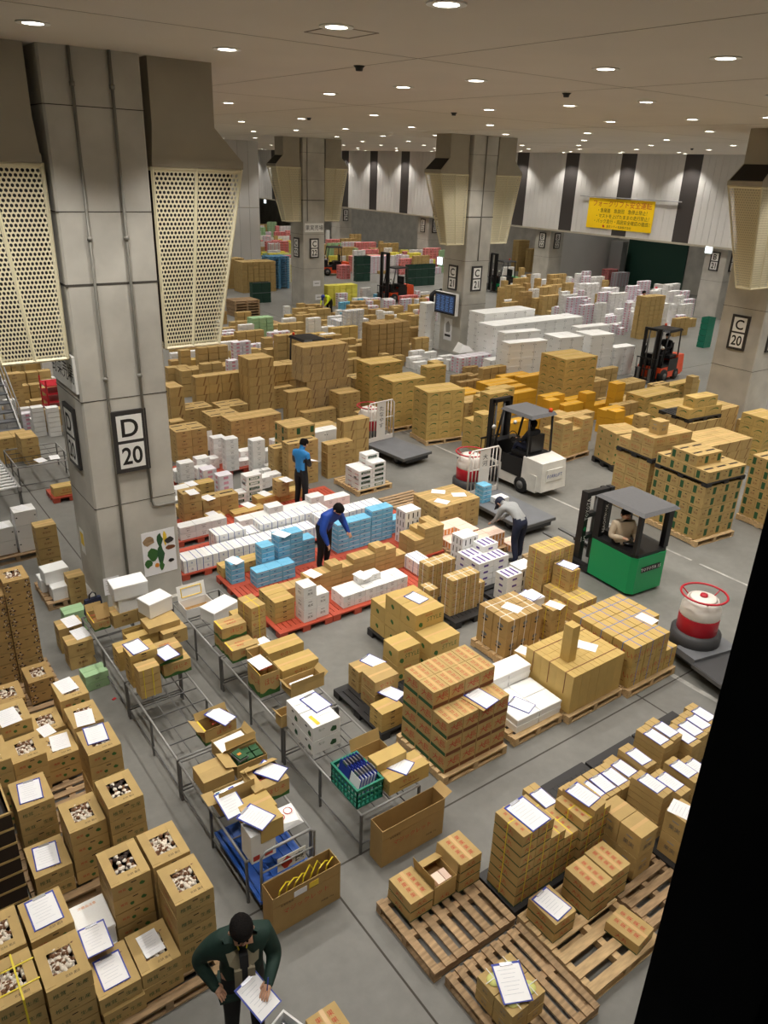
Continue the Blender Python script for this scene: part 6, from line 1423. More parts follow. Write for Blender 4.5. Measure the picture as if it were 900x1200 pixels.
# ================================================================== foam box blocks right of pillar C 21
kind('foamb', 'foam_box', 'foam box', (0.62, 0.5, 0.30), 'foam', pr_dots, 'lid')
def Q1(x, y): return (480 + x / 3.4615, 350 + y / 3.4615)
def foamblk(px, py, nx, ny, n, lb, rz=0.0, ref='top'):
    return stack('foamb', px, py, 0.0, nx, ny, n, lb, lb, rz=rz, ref=ref, nudge=True)
foamblk(*Q1(58, 205), 1, 1, 7, 'white foam box in the stack left of the monitor pillar', ref='foot')
foamblk(*Q1(345, 112), 9, 2, 6, 'white foam box in the long wall with dark spots')
foamblk(*Q1(305, 62), 5, 2, 7, 'white foam box in the back block behind the monitor pillar')
foamblk(*Q1(405, 182), 3, 1, 6, 'white foam box in the front left shaded block', -0.12)
foamblk(*Q1(388, 140), 3, 1, 6, 'white foam box between the wall and the front block', -0.12)
foamblk(*Q1(612, 160), 2, 2, 6, 'white foam box in the wrapped front middle block', -0.12)
foamblk(*Q1(742, 150), 2, 2, 6, 'white foam box in the wrapped front right block', -0.12)
foamblk(*Q1(690, 118), 3, 1, 6, 'white foam box in the upper right end block', -0.05)
foamblk(*Q1(835, 205), 2, 1, 4, 'white foam box in the low stack left of the orange forklift', -0.05)
foamblk(*Q1(330, 255), 2, 1, 2, 'white foam box in the low step before the wall')
stack('lav', *Q1(205, 240), 0.0, 5, 2, 5, 'lavender striped carton in the pile at the monitor pillar foot', 'lavender striped pile', nudge=True)
pm = MB(); pm.hexa([(0, 0, 0), (0.8, 0, 0), (0.8, 0.5, 0), (0, 0.5, 0)], [(0.15, 0.1, 0.35), (0.5, 0.05, 0.25), (0.6, 0.4, 0.2), (0.2, 0.4, 0.4)], 'foam')
p = at(*Q1(215, 225), 0.66); tag(obj('plastic_bag', pm, None, (p.x, p.y + 0.15, 0.66)), 'crumpled white plastic bag on the lavender striped pile', 'bag')
for k, (x, y, n) in enumerate(((10, 215, 4), (60, 225, 3), (90, 250, 3), (20, 260, 2), (130, 235, 3), (0, 240, 3), (160, 250, 3), (50, 265, 2))):
    stack('white', *Q1(x, y), 0.0, 2, 1, n, 'white carton of the %s pile left of the monitor pillar' % ORD[k], 'white piles by the monitor pillar', nudge=True)
for k, (x, y, nx, n, kd) in enumerate(((75, 268, 2, 4, 'sw2'), (230, 280, 2, 2, 'plain2'), (180, 315, 3, 3, 'plain2'), (250, 310, 2, 3, 'plain2'), (300, 285, 3, 4, 'plain'), (410, 265, 2, 4, 'plain'), (270, 345, 3, 2, 'plain2'), (210, 345, 3, 3, 'plain2'), (375, 330, 3, 3, 'gold'), (400, 365, 2, 3, 'gold'), (295, 395, 2, 4, 'plain'), (340, 378, 2, 4, 'plain'), (770, 290, 3, 3, 'plain'), (640, 415, 2, 3, 'gold'), (720, 385, 1, 4, 'gold'), (750, 430, 2, 2, 'gold'))):
    stack(kd, *Q1(x, y), 0.0, nx, 1, n, 'carton of the %s small stack before the foam blocks' % ORD[k], 'small stacks before the foam blocks', nudge=True)
# ================================================================== the far hall: distinct loads
def Q5(x, y): return (240 + x / 4.5, 220 + y / 4.5)
FAR = [
 (Q5, 'plain', 120, 375, 3, 3, 8, 'brown carton in the big wrapped load at the enclosure wall'),
 (Q5, 'plain', 195, 385, 6, 4, 8, 'brown carton in the wide wrapped load before the enclosure wall'),
 (Q5, 'wblue', 710, 705, 5, 2, 7, 'pale striped carton in the square block of the far hall'),
 (Q5, 'wblue', 745, 650, 3, 1, 11, 'pale striped carton on the back of the square block'),
 (Q5, 'yel', 650, 520, 5, 2, 5, 'yellow carton behind the man in the yellow vest'),
 (Q5, 'grn', 250, 690, 3, 2, 9, 'pale green carton in the green block of the far hall'),
 (Q5, 'grn', 215, 760, 2, 1, 4, 'pale green carton in the low part of the green block'),
 (Q5, 'white', 185, 720, 2, 1, 7, 'white carton left of the green block'),
 (Q5, 'pink', 795, 365, 8, 3, 6, 'red and pink carton in the long striped block of the far hall'),
 (Q5, 'pink', 720, 410, 2, 2, 5, 'red and pink carton left of the dark crates'),
 (Q5, 'white', 545, 690, 2, 1, 8, 'white carton in the narrow stack behind the green roof'),
 (Q5, 'white', 660, 680, 3, 1, 7, 'white carton left of the square block'),
]
for fn, kd, x, y, nx, ny, n, lb in FAR: stack(kd, *fn(x, y), 0.0, nx, ny, n, lb, lb, nudge=True)
kind('btower', 'brown_carton', 'carton', (0.40, 0.36, 0.22), 'card_dark', pr_brown)
stack('btower', *Q3(650, 60), 0.0, 5, 2, 8, 'brown carton in the square tower of the far middle', 'square brown tower', nudge=True)
stack('plain', *Q3(740, 30), 0.0 + 8 * 0.22, 1, 1, 1, 'single carton on the square brown tower', nudge=False) if False else None
def crates(px, py, nx, n, m, lb, ref='foot'):
    p_ = at(px, py, 0.0)
    for i in range(nx):
        for k in range(n):
            t = thing('plastic_crate', '%s, %s up, %s along' % (lb, ORD[k], ORD[i]), 'crate', (p_.x + i * 0.62, p_.y, k * 0.3), 0, lb)
            for b_ in ((0, 0, 0.6, 0.02), (0, 0.38, 0.6, 0.4), (0, 0.02, 0.02, 0.38), (0.58, 0.02, 0.6, 0.38)): obj('crate_wall', MB().box(b_[0], b_[1], 0.02, b_[2], b_[3], 0.28, m), t)
            obj('rim', MB().box(-0.01, -0.012, 0.27, 0.61, 0.0, 0.295, 'clip_steel' if m == 'dark_green_plastic' and k % 2 else m), t)
            obj('base', MB().box(0, 0, 0, 0.6, 0.4, 0.02, m), t)
crates(*Q5(385 - 130, 610), 2, 4, 'dark_green_plastic', 'dark green crate by the blue pallets')
crates(*Q5(800, 495), 2, 6, 'dark_green_plastic', 'dark green crate left of the far forklift')
crates(*Q5(910, 520), 0, 0, 'dark_green_plastic', '')
p = at(478, 336, 0); crates(478, 336, 4, 5, 'dark_green_plastic', 'black-green crate right of the far forklift')
# blue pallets stacked by pillar C 22
p = at(318, 339, 0)
for k in range(14): plastic_pallet(p.x - 0.1, p.y, 0, 'blue plastic pallet in the tall pallet stack, %s from the floor' % ORD[k], 1.5, 1.1, 'blue_pallet', 0.13, 'stacked blue pallets', z=k * 0.15)
p = at(276, 372, 0)
for k in range(6): pallet(p.x, p.y, 0, 'wooden pallet in the low pallet stack of the far hall', 1.5, 1.1, 'wood_old', 'x', 6, group='stacked wooden pallets').location.z = k * 0.142
p = at(295, 385, 0)
o = pallet(p.x, p.y, 0.05, 'wooden pallets lying flat behind the green block', 1.8, 1.2, 'wood', 'x', 7)
def Q8(x, y): return (540 + x / 5.625, 430 + y / 5.625)
def Q9(x, y): return (720 + x / 5.0, 440 + y / 5.0)
for k, (fn, kd, x, y, nx, ny, n) in enumerate(((Q8, 'plain', 25, 265, 2, 1, 3), (Q8, 'swirl', 140, 195, 2, 1, 4), (Q8, 'swirl', 215, 165, 2, 1, 4), (Q8, 'gold', 320, 140, 3, 1, 3), (Q8, 'gold', 275, 80, 4, 1, 3), (Q8, 'gold', 400, 65, 3, 1, 3), (Q8, 'gold', 295, 380, 2, 1, 3), (Q8, 'gold', 690, 225, 2, 1, 3), (Q8, 'plain', 640, 290, 2, 2, 4), (Q8, 'plain', 770, 325, 2, 1, 4), (Q8, 'gold', 555, 255, 2, 1, 4), (Q8, 'plain2', 0, 65, 3, 1, 4))):
    stack(kd, *fn(x, y), 0.0, nx, ny, n, 'carton of the %s cluster around the white forklift' % ORD[k], 'clusters around the white forklift', nudge=True)
for k, (fn, kd, x, y, nx, ny, n) in enumerate(((Q9, 'slot', 45, 110, 4, 2, 2), (Q9, 'slot', 240, 60, 2, 1, 3), (Q9, 'swirl', 185, 130, 4, 2, 3), (Q9, 'swirl', 325, 70, 4, 1, 2), (Q9, 'swirl', 0, 165, 4, 2, 3), (Q9, 'plain', 5, 230, 3, 1, 3), (Q9, 'plain', 165, 240, 1, 1, 5), (Q9, 'slash', 530, 300, 4, 2, 5), (Q9, 'plain', 825, 320, 2, 2, 4), (Q9, 'plain', 830, 255, 2, 1, 4), (Q9, 'plain', 465, 10, 1, 1, 4))):
    stack(kd, *fn(x, y), 0.0, nx, ny, n, 'carton of the %s cluster before pillar C twenty' % ORD[k], 'clusters before the right pillar', nudge=True)
# ================================================================== the crowd of far cartons
RF = random.Random(11)
def fill(x0, x1, y0, y1, sx, sy, kinds, key, prob=0.85, hmax=1.4, nxm=3):
    y = y0
    while y <= y1:
        x = x0 + RF.uniform(0, sx)
        while x <= x1:
            if RF.random() < prob:
                kd = RF.choice(kinds); d = K[kd]['d']; n = max(1, int(RF.uniform(0.3, hmax) / d[2]))
                p_ = at(x + RF.uniform(-2, 2), y + RF.uniform(-1, 1), 0.0)
                if 43.4 < p_.x or (13 < p_.x < 28 and p_.y > 50): x += sx; continue
                if any(abs(p_.x + 0.5 - (X0 + i * SX + CW / 2)) < 1.5 and abs(p_.y - (Y0 + j * SY + CD / 2)) < 1.3 for i in range(3) for j in range(5)): x += sx; continue
                if free((p_.x, p_.y, p_.x + d[0], p_.y + d[1], 0, 1)):
                    nx_ = RF.randint(1, nxm)
                    if free((p_.x, p_.y, p_.x + nx_ * (d[0] + 0.01), p_.y + d[1], 0, 1)): stack(kd, 0, 0, 0.0, nx_, 1, n, key, key, xy=(p_.x, p_.y), bulk=key)
            x += sx
        y += sy
BR = ['plain', 'plain', 'slash', 'swirl', 'slot', 'btower']
DEFER.append(lambda: fill(330, 490, 372, 432, 9, 5, BR + ['white'], 'brown', 0.8, 1.1))
DEFER.append(lambda: fill(250, 345, 395, 440, 9, 5, BR + ['white', 'lav'], 'brown', 0.8, 1.2))
DEFER.append(lambda: fill(255, 360, 380, 400, 8, 5, BR, 'brown', 0.6, 0.8))
DEFER.append(lambda: fill(395, 505, 352, 384, 6, 3.5, ['white', 'lav', 'white', 'blue', 'plain', 'pink'], 'white', 0.75, 1.0))
DEFER.append(lambda: fill(283, 345, 280, 332, 5, 3, ['pink', 'white', 'yel', 'plain', 'lav', 'grn', 'pink'], 'colour', 0.95, 2.0, 5))
DEFER.append(lambda: fill(378, 545, 276, 322, 5, 3, ['pink', 'white', 'grn', 'plain', 'lav', 'yel', 'white', 'plain', 'pink'], 'colour', 0.95, 2.0, 5))
DEFER.append(lambda: fill(585, 650, 305, 372, 6, 4, ['plain', 'white', 'slash', 'white', 'plain', 'btower'], 'brown', 0.85, 1.7, 4))
DEFER.append(lambda: fill(650, 800, 312, 394, 6, 3.5, ['lav', 'white', 'lav', 'white', 'white', 'plain', 'lav'], 'white', 0.97, 1.9, 4))
DEFER.append(lambda: fill(690, 800, 318, 340, 7, 4, ['plain', 'gold', 'yel', 'plain'], 'brown', 0.7, 1.6))
DEFER.append(lambda: fill(640, 700, 330, 380, 7, 5, ['white', 'lav', 'plain'], 'white', 0.7, 1.2))
DEFER.append(lambda: fill(2, 80, 432, 515, 9, 8, ['plain', 'white', 'plain', 'lav', 'white', 'slash'], 'brown', 0.85, 1.3))
DEFER.append(lambda: fill(196, 262, 380, 455, 9, 7, BR, 'brown', 0.7, 1.0))
DEFER.append(lambda: flush_bulk('brown', 'far_brown_cartons', 'brown cartons massed across the far half of the market floor'))
DEFER.append(lambda: flush_bulk('white', 'far_white_cartons', 'white and lavender cartons massed before the facade and far aisle'))
DEFER.append(lambda: flush_bulk('colour', 'far_coloured_cartons', 'pink, green and yellow fruit cartons massed at the far end'))
# loads in the recess under the facade
for k, (px, py, nx, n, kd) in enumerate(((672, 300, 5, 9, 'plain'), (742, 312, 5, 8, 'plain'), (605, 318, 3, 9, 'slash'), (700, 318, 6, 5, 'plain'), (800, 330, 4, 8, 'lav'), (770, 330, 4, 6, 'pink'), (625, 300, 2, 10, 'btower'))):
    p_ = at(px, py, 0); stack(kd, 0, 0, 0.0, nx, 2, n, 'carton of the %s load in the recess under the facade' % ORD[k], 'loads in the recess', xy=(min(p_.x, 50.5), p_.y), nudge=True)
# orange and dark stacks near the crates
p = at(704, 385, 0); stack('gold', 0, 0, 0.0, 1, 2, 5, 'orange carton in the stack right of the two crouching people', xy=(p.x, p.y), nudge=True)
p = at(751, 392, 0); stack('plain', 0, 0, 0.0, 4, 2, 9, 'brown carton in the tall stack behind the orange forklift', xy=(p.x, p.y), nudge=True)
p = at(790, 392, 0); stack('plain', 0, 0, 0.0, 3, 1, 4, 'brown carton in the low stack right of the orange forklift', xy=(p.x, p.y), nudge=True)
p = at(826, 402, 0)
crates(824, 408, 1, 5, 'green_plastic', 'teal crate in the stack left of pillar C twenty')
# ================================================================== far left behind the pillar
p = at(24, 648, PT)
stack('wdots', 0, 0, PT, 1, 1, 3, 'white carton with two holes in the three-high stack at the left edge', xy=(p.x, p.y))
stack('wdots', 0, 0, PT, 1, 1, 2, 'white carton with lettering left of the three-high white stack', xy=(p.x - 0.46, p.y + 0.05))
pallet(p.x - 0.75, p.y - 0.1, 0, 'wooden pallet under the white two-hole cartons', 1.35, 0.9, 'wood_old', 'x', 6)
clipboard(0, 0, PT + 0.903, 0.4, 'sheet on the three-high white stack', False, xy=(p.x + 0.2, p.y + 0.18)); clipboard(0, 0, PT + 0.603, 0.2, 'sheet on the two-high white stack', False, xy=(p.x - 0.25, p.y + 0.2))
rc = at(2, 612, 0); reserve(rc.x - 1.3, rc.y - 0.1, rc.x + 0.6, rc.y + 2.5); rr = thing('roller_conveyor', 'roller conveyor with white rollers at the left edge', 'conveyor', (rc.x - 1.2, rc.y, 0), 0)
for s_ in (0, 1.7): obj('side_rail', MB().box(s_ - 0.03, 0, 0.66, s_ + 0.03, 2.4, 0.76, 'steel'), rr)
rl = MB().tube([(0.03, 0, 0.74), (1.67, 0, 0.74)], 0.035, 'foam', 8).mesh('roller')
for k in range(12): obj('roller', rl, rr, (0, 0.12 + k * 0.2, 0))
for a in (0, 1.7):
    for b_ in (0.1, 2.3): obj('leg', MB().box(a - 0.03, b_ - 0.03, 0, a + 0.03, b_ + 0.03, 0.66, 'steel_dark'), rr)
crates(-4, 606, 1, 2, 'blue_plastic', 'blue crate under the roller conveyor') if False else None
sp = at(30, 522, 0); reserve(sp.x - 1.7, sp.y - 0.1, sp.x - 0.1, sp.y + 2.4); stt = thing('steel_staircase', 'grey steel staircase with handrail at the left edge', 'staircase', (sp.x - 1.4, sp.y, 0), 0)
for k in range(8): obj('tread', MB().box(0, 0.28 * k, 0.2 * (k + 1) - 0.04, 1.4, 0.28 * k + 0.3, 0.2 * (k + 1), 'cart_grey'), stt)
for a in (0.0, 1.4):
    obj('stringer', MB().hexa([(a - 0.02, 0, 0), (a + 0.02, 0, 0), (a + 0.02, 2.3, 1.5), (a - 0.02, 2.3, 1.5)], [(a - 0.02, 0, 0.25), (a + 0.02, 0, 0.25), (a + 0.02, 2.3, 1.75), (a - 0.02, 2.3, 1.75)], 'steel'), stt)
    obj('handrail', MB().tube([(a, 0, 0.2), (a, 0, 1.1), (a, 2.25, 2.7), (a, 2.25, 1.6)], 0.022, 'steel', 6), stt); obj('handrail', MB().tube([(a, 0, 0.65), (a, 2.25, 2.2)], 0.016, 'steel', 6), stt)
LB = [(2, 545, 2, 2, 3, 'plain'), (18, 500, 1, 1, 6, 'plain'), (24, 485, 2, 1, 3, 'plain'), (40, 512, 1, 1, 3, 'white'), (30, 470, 1, 2, 8, 'plain'), (44, 445, 1, 1, 9, 'white'), (55, 470, 2, 1, 4, 'white'), (56, 497, 2, 1, 3, 'plain'), (8, 462, 2, 1, 5, 'lav'), (20, 450, 3, 1, 6, 'pink'), (62, 455, 1, 1, 6, 'white'), (30, 540, 1, 1, 3, 'plain')]
for k, (x, y, nx, ny, n, kd) in enumerate(LB): stack(kd, x, y, 0.0, nx, ny, n, 'carton of the %s stack left behind the big pillar' % ORD[k], 'stacks left behind the big pillar', ref='foot', nudge=True)
p = at(66, 590, 0); stack('long', 0, 0, 0.13, 1, 1, 1, 'long carton with sheet on a red pallet left of the pillar', xy=(p.x, p.y + 0.1)); plastic_pallet(p.x - 0.05, p.y, 0, 'red plastic pallet left of the big pillar', 0.9, 0.7, 'red_plastic', 0.13, 'red plastic pallets')
p = at(50, 572, 0); tb = table(p.x - 0.5, p.y, 1.3, 1.5, 'low steel table with papers behind the big pillar')
stack('plain', 0, 0, TZ, 1, 2, 2, 'brown carton on the low steel table behind the pillar', 'cartons on the hidden table', xy=(p.x - 0.2, p.y + 0.7)); clipboard(0, 0, TZ + 0.003, 0.2, 'first sheet on the low steel table behind the pillar', False, xy=(p.x + 0.1, p.y + 0.25)); clipboard(0, 0, TZ + 0.003, -0.1, 'second sheet on the low steel table behind the pillar', False, xy=(p.x + 0.45, p.y + 0.3))
rsp = at(60, 498, 0); reserve(rsp.x, rsp.y, rsp.x + 0.95, rsp.y + 0.85); rs = thing('red_rack', 'dark red slatted rack left of the big pillar', 'rack', (rsp.x, rsp.y, 0), 0)
for k in range(5): obj('shelf', MB().box(0, 0, 0.2 + 0.25 * k, 0.9, 0.8, 0.23 + 0.25 * k, 'red_paint'), rs)
for a in (0.02, 0.88):
    for b_ in (0.02, 0.78): obj('post', MB().box(a - 0.02, b_ - 0.02, 0, a + 0.02, b_ + 0.02, 1.4, 'red_paint'), rs)
# ================================================================== wall things
bn = thing('banner', 'yellow safety banner with Japanese lettering on the facade wall', 'banner', (FXW - 0.06, 34.4, 5.47), 0)
m = MB(); m.box(-2.62, -0.93, 0, 2.62, 0.93, 0.02, 'banner_yellow'); o = obj('cloth', m, bn); o.matrix_local = M_LEFT
ln = MB(); Z_ = T(0, 0, 0.024)
ln.text('フォークリフト安全運転', 'ink_red', Z_ @ T(0.1, 0.62, 0), 0.40, res=2); ln.text('・急発進　急旋回　急停止禁止！', 'ink_black', Z_ @ T(0.2, 0.2, 0), 0.26, res=2); ln.text('・マストを上げたままの走行禁止！', 'ink_black', Z_ @ T(0.25, -0.14, 0), 0.26, res=2); ln.text('・バック走行・周囲安全確認の徹底！', 'ink_black', Z_ @ T(0.25, -0.46, 0), 0.26, res=2); ln.text('東京シティ青果株式会社', 'ink_black', Z_ @ T(0.1, -0.77, 0), 0.17, res=1); blob(ln, Z_, -1.15, -0.77, 0.1, 0.1, 'ink_red', 8, 2)
o = obj('lettering', ln, bn); o.matrix_local = M_LEFT
obj('pole', MB().tube([(-0.07, -4.5, 1.0), (-0.07, 3.4, 1.0)], 0.035, 'steel', 6), bn)
# clock, exit lights, notice board, monitor
ck = thing('wall_clock', 'round white clock on the recess wall', 'clock', (52.95, on_x(681, 276, 52.95).y, 3.75), 0)
o = obj('rim', MB().lathe([(0.42, 0), (0.42, 0.08), (0.38, 0.08)], 'frame_black', 24), ck); o.matrix_local = M_LEFT
o = obj('dial', MB().lathe([(0.38, 0.06), (0.38, 0.07)], 'sign_white', 24), ck); o.matrix_local = M_LEFT
o = obj('hands', MB().box(-0.02, 0, 0.075, 0.02, 0.28, 0.08, 'frame_black').box(-0.2, -0.02, 0.075, 0.0, 0.02, 0.08, 'frame_black'), ck); o.matrix_local = M_LEFT
for k, (px, py, X, lb) in enumerate(((831, 293, 44.0, 'lit exit light beside the far right facade pillar'), (717, 287, 52.8, 'lit exit light on the cabinet in the recess'), (311, 236, 44.0, 'lit exit light in the far left opening'))):
    p = on_x(px, py, X); t = thing('exit_light', lb, 'exit light', (X - 0.05, p.y, p.z), 0); obj('casing', MB().box(0.0, -0.24, -0.2, 0.08, 0.24, 0.2, 'sign_white'), t); obj('lit_panel', MB().box(-0.01, -0.21, -0.17, 0.0, 0.21, 0.17, 'exit_lit'), t)
p = on_x(523, 308, X0 + SX); t = thing('exit_light', 'lit exit light on the left of the monitor pillar', 'exit light', (X0 + SX - 0.02, Y0 + SY + CD - 0.05, 3.95), 0); obj('casing', MB().box(-0.08, 0.0, -0.18, 0.0, 0.4, 0.18, 'sign_white'), t); obj('lit_panel', MB().box(-0.09, 0.03, -0.15, -0.08, 0.37, 0.15, 'exit_lit'), t)
mo = thing('monitor', 'white framed wall monitor with dark blue screen on the pillar', 'monitor', (X0 + SX - 0.03, Y0 + SY + 0.78, 2.2), 0)
o = obj('casing', MB().box(-0.72, -0.48, 0.12, 0.72, 0.48, 0.30, 'sign_white'), mo); o.matrix_local = M_LEFT
o = obj('bezel', MB().box(-0.70, -0.46, 0.30, 0.70, 0.46, 0.32, 'black_paint'), mo); o.matrix_local = M_LEFT
sc_ = MB(); sc_.box(-0.63, -0.38, 0.32, 0.63, 0.38, 0.325, 'screen')
for i in range(4):
    for j in range(9): rect(sc_, T(0, 0, 0.327), -0.45 + i * 0.3, 0.3 - j * 0.075, 0.16 + 0.04 * ((i + j) % 3), 0.025, 'screen_text')
o = obj('screen', sc_, mo); o.matrix_local = M_LEFT
o = obj('bracket', MB().box(-0.12, -0.12, 0.0, 0.12, 0.12, 0.12, 'steel_dark'), mo); o.matrix_local = M_LEFT
nm = MB(); nm.box(-0.28, -0.5, 0, 0.28, 0.5, 0.004, 'paper'); blob(nm, T(0, 0, 0.006), 0, 0.1, 0.2, 0.28, 'steel', 12, 4); rect(nm, T(0, 0, 0.006), 0, -0.28, 0.4, 0.1, 'ink_black')
o = obj('notice', nm); o.matrix_world = T(X0 + SX - 0.002, Y0 + SY + 0.85, 1.0) @ M_LEFT; tag(o, 'white notice below the monitor on the pillar', 'notice')
for (dx_, dz_, lb) in ((0.9, 1.35, 'upper'), (1.05, 0.55, 'lower')):
    nm = MB(); nm.box(-0.25, -0.16, 0, 0.25, 0.16, 0.004, 'paper'); rect(nm, T(0, 0, 0.006), 0, 0, 0.3, 0.05, 'steel'); o = obj('notice', nm); o.matrix_world = T(X0 + SX + dx_, Y0 + 2 * SY - 0.002, dz_) @ M_FRONT; tag(o, '%s white notice on the far fruit sign pillar' % lb, 'notice')
p = on_y(815, 372, 26.0)
hd = thing('fire_hydrant_cabinet', 'grey fire hydrant cabinet with red lamp by the far right pillar', 'cabinet', (43.2, 29.0, 0), 0)
obj('body', MB().box(0, 0, 0.0, 0.3, 1.25, 1.7, 'panel_wall'), hd); obj('red_lamp', MB().lathe([(0.1, 0), (0.09, 0.06), (0.0, 0.1)], 'red_paint', 14, M=T(0, 1.05, 1.45) @ M_LEFT), hd)
q = MB(); q.text('消', 'ink_red', T(-0.004, 0.5, 0.95) @ M_LEFT, 0.5, res=2); obj('lettering', q, hd)
# dark shutter and cabinets in the recess
p = on_x(765, 300, 52.9); struct('door_1', MB().box(52.88, on_x(805, 300, 52.9).y, 0, 52.98, on_x(735, 300, 52.9).y, 4.0, 'dark_green_plastic'))
struct('door_2', MB().box(52.88, on_x(712, 300, 52.9).y, 0, 52.98, on_x(690, 300, 52.9).y, 4.0, 'panel_wall'))
cb = tag(obj('control_cabinet', MB().box(51.6, on_x(728, 300, 51.6).y, 0, 52.2, on_x(714, 300, 51.6).y, 3.2, 'steel')), 'tall grey control cabinet in the recess', 'cabinet')
struct('wall_partition', MB().box(46.5, on_x(655, 290, 46.5).y - 0.3, 0, 53, on_x(655, 290, 46.5).y, 4.1, 'panel_wall'))
# ================================================================== vehicles
def wheel(m, x, y, r, w_): m.lathe([(r * 0.55, -w_ / 2), (r, -w_ / 2 + 0.02), (r, w_ / 2 - 0.02), (r * 0.55, w_ / 2)], 'rubber', 18, M=T(x, y, r) @ Matrix.Rotation(math.pi / 2, 4, 'X')).lathe([(r * 0.5, -w_ / 2 - 0.004), (r * 0.5, w_ / 2 + 0.004)], 'steel_dark', 12, M=T(x, y, r) @ Matrix.Rotation(math.pi / 2, 4, 'X')); return m
def forklift(x, y, rz, body, dark, label, mast_h=2.1, roof='grey_roof', fork_z=0.06):
    """front is +X local; origin at the middle of the rear axle"""
    t = thing('forklift', label, 'forklift', (x, y, 0), rz, None); c0, s0 = math.cos(rz), math.sin(rz); ax = [x + c0 * u - s0 * v for u in (-0.75, 2.85) for v in (-0.62, 0.62)]; ay = [y + s0 * u + c0 * v for u in (-0.75, 2.85) for v in (-0.62, 0.62)]; reserve(min(ax), min(ay), max(ax), max(ay), 3.0)
    ch = MB(); ch.prism([(-0.5, -0.48), (1.35, -0.52), (1.35, 0.52), (-0.5, 0.48)], 0.16, 0.62, body); obj('chassis', ch, t)
    cw = MB()
    cw.hexa([(-0.68, -0.46, 0.22), (0.0, -0.52, 0.2), (0.0, 0.52, 0.2), (-0.68, 0.46, 0.22)], [(-0.62, -0.44, 0.98), (0.0, -0.50, 1.02), (0.0, 0.50, 1.02), (-0.62, 0.44, 0.98)], body)
    obj('counterweight', cw, t)
    q = MB(); q.box(-0.685, -0.30, 0.48, -0.66, 0.30, 0.80, 'white_paint' if body == 'white_paint' else dark).text('TOYOTA' if body == 'orange_paint' else 'FORKLIFT', 'ink_blue' if body == 'white_paint' else 'sign_white', T(-0.69, 0, 0.62) @ M_LEFT, 0.09); obj('rear_plate', q, t)
    obj('cab_floor', MB().box(0.0, -0.50, 0.62, 1.3, 0.50, 0.70, dark), t)
    obj('side_panel', MB().box(0.0, -0.515, 0.42, 0.75, -0.50, 0.92, dark), t); obj('side_panel', MB().box(0.0, 0.50, 0.42, 0.75, 0.515, 0.92, dark), t)
    obj('seat', MB().box(0.05, -0.24, 0.95, 0.5, 0.24, 1.06, 'black_paint').box(0.02, -0.24, 1.06, 0.12, 0.24, 1.5, 'black_paint'), t)
    obj('hood', MB().box(-0.1, -0.4, 0.9, 0.55, 0.4, 1.02, dark), t)
    obj('dashboard', MB().box(1.05, -0.42, 0.7, 1.3, 0.42, 1.12, 'black_paint'), t)
    obj('steering_wheel', MB().tube([(0.92 + 0.05 * math.sin(a * 0.5236), 0.16 * math.cos(a * 0.5236), 1.2 + 0.15 * math.sin(a * 0.5236)) for a in range(12)], 0.014, 'black_paint', 6, closed=True).tube([(0.92, 0, 1.2), (1.1, 0, 1.05)], 0.02, 'black_paint', 6), t)
    for s_ in (-1, 1):
        w1 = MB(); wheel(w1, 0.0, s_ * 0.44, 0.23, 0.18); obj('rear_wheel', w1, t)
        w2 = MB(); wheel(w2, 1.12, s_ * 0.50, 0.28, 0.22); obj('front_wheel', w2, t)
        obj('guard_post', MB().tube([(-0.05, s_ * 0.44, 0.95), (0.0, s_ * 0.42, 2.02)], 0.032, 'black_paint', 6), t)
        obj('guard_post', MB().tube([(1.22, s_ * 0.44, 0.7), (0.95, s_ * 0.42, 2.02)], 0.032, 'black_paint', 6), t)
        obj('mast_rail', MB().box(1.42, s_ * 0.33 - 0.045, 0.08, 1.54, s_ * 0.33 + 0.045, mast_h, 'black_paint'), t)
        obj('mast_rail', MB().box(1.54, s_ * 0.26 - 0.035, 0.12, 1.63, s_ * 0.26 + 0.035, mast_h - 0.05, 'black_paint'), t)
        obj('fork', MB().box(1.72, s_ * 0.25 - 0.055, fork_z, 2.75, s_ * 0.25 + 0.055, fork_z + 0.04, 'steel_dark').box(1.70, s_ * 0.25 - 0.055, fork_z, 1.75, s_ * 0.25 + 0.055, fork_z + 0.55, 'steel_dark'), t)
        obj('lamp', MB().lathe([(0.05, 0), (0.06, 0.05)], 'sign_white', 10, M=T(1.24, s_ * 0.4, 1.45) @ M_RIGHT), t)
    obj('mast_crossbar', MB().box(1.42, -0.36, mast_h - 0.1, 1.55, 0.36, mast_h, 'black_paint'), t); obj('mast_crossbar', MB().box(1.43, -0.33, 0.9, 1.5, 0.33, 0.97, 'black_paint'), t)
    obj('lift_cylinder', MB().tube([(1.5, -0.15, 0.1), (1.5, -0.15, mast_h - 0.1)], 0.03, 'steel_dark', 8).tube([(1.5, 0.15, 0.1), (1.5, 0.15, mast_h - 0.1)], 0.03, 'steel_dark', 8), t)
    q = MB()
    for k in range(7): q.tube([(1.68, -0.42 + k * 0.14, fork_z + 0.1), (1.68, -0.42 + k * 0.14, fork_z + 0.95)], 0.014, 'black_paint', 5)
    for z_ in (0.1, 0.5, 0.95): q.box(1.66, -0.45, fork_z + z_ - 0.02, 1.70, 0.45, fork_z + z_ + 0.02, 'black_paint')
    obj('load_backrest', q, t)
    rf = MB(); rf.hexa([(-0.12, -0.47, 2.02), (1.02, -0.47, 2.02), (1.02, 0.47, 2.02), (-0.12, 0.47, 2.02)], [(-0.06, -0.42, 2.10), (0.96, -0.42, 2.10), (0.96, 0.42, 2.10), (-0.06, 0.42, 2.10)], roof); obj('guard_roof', rf, t)
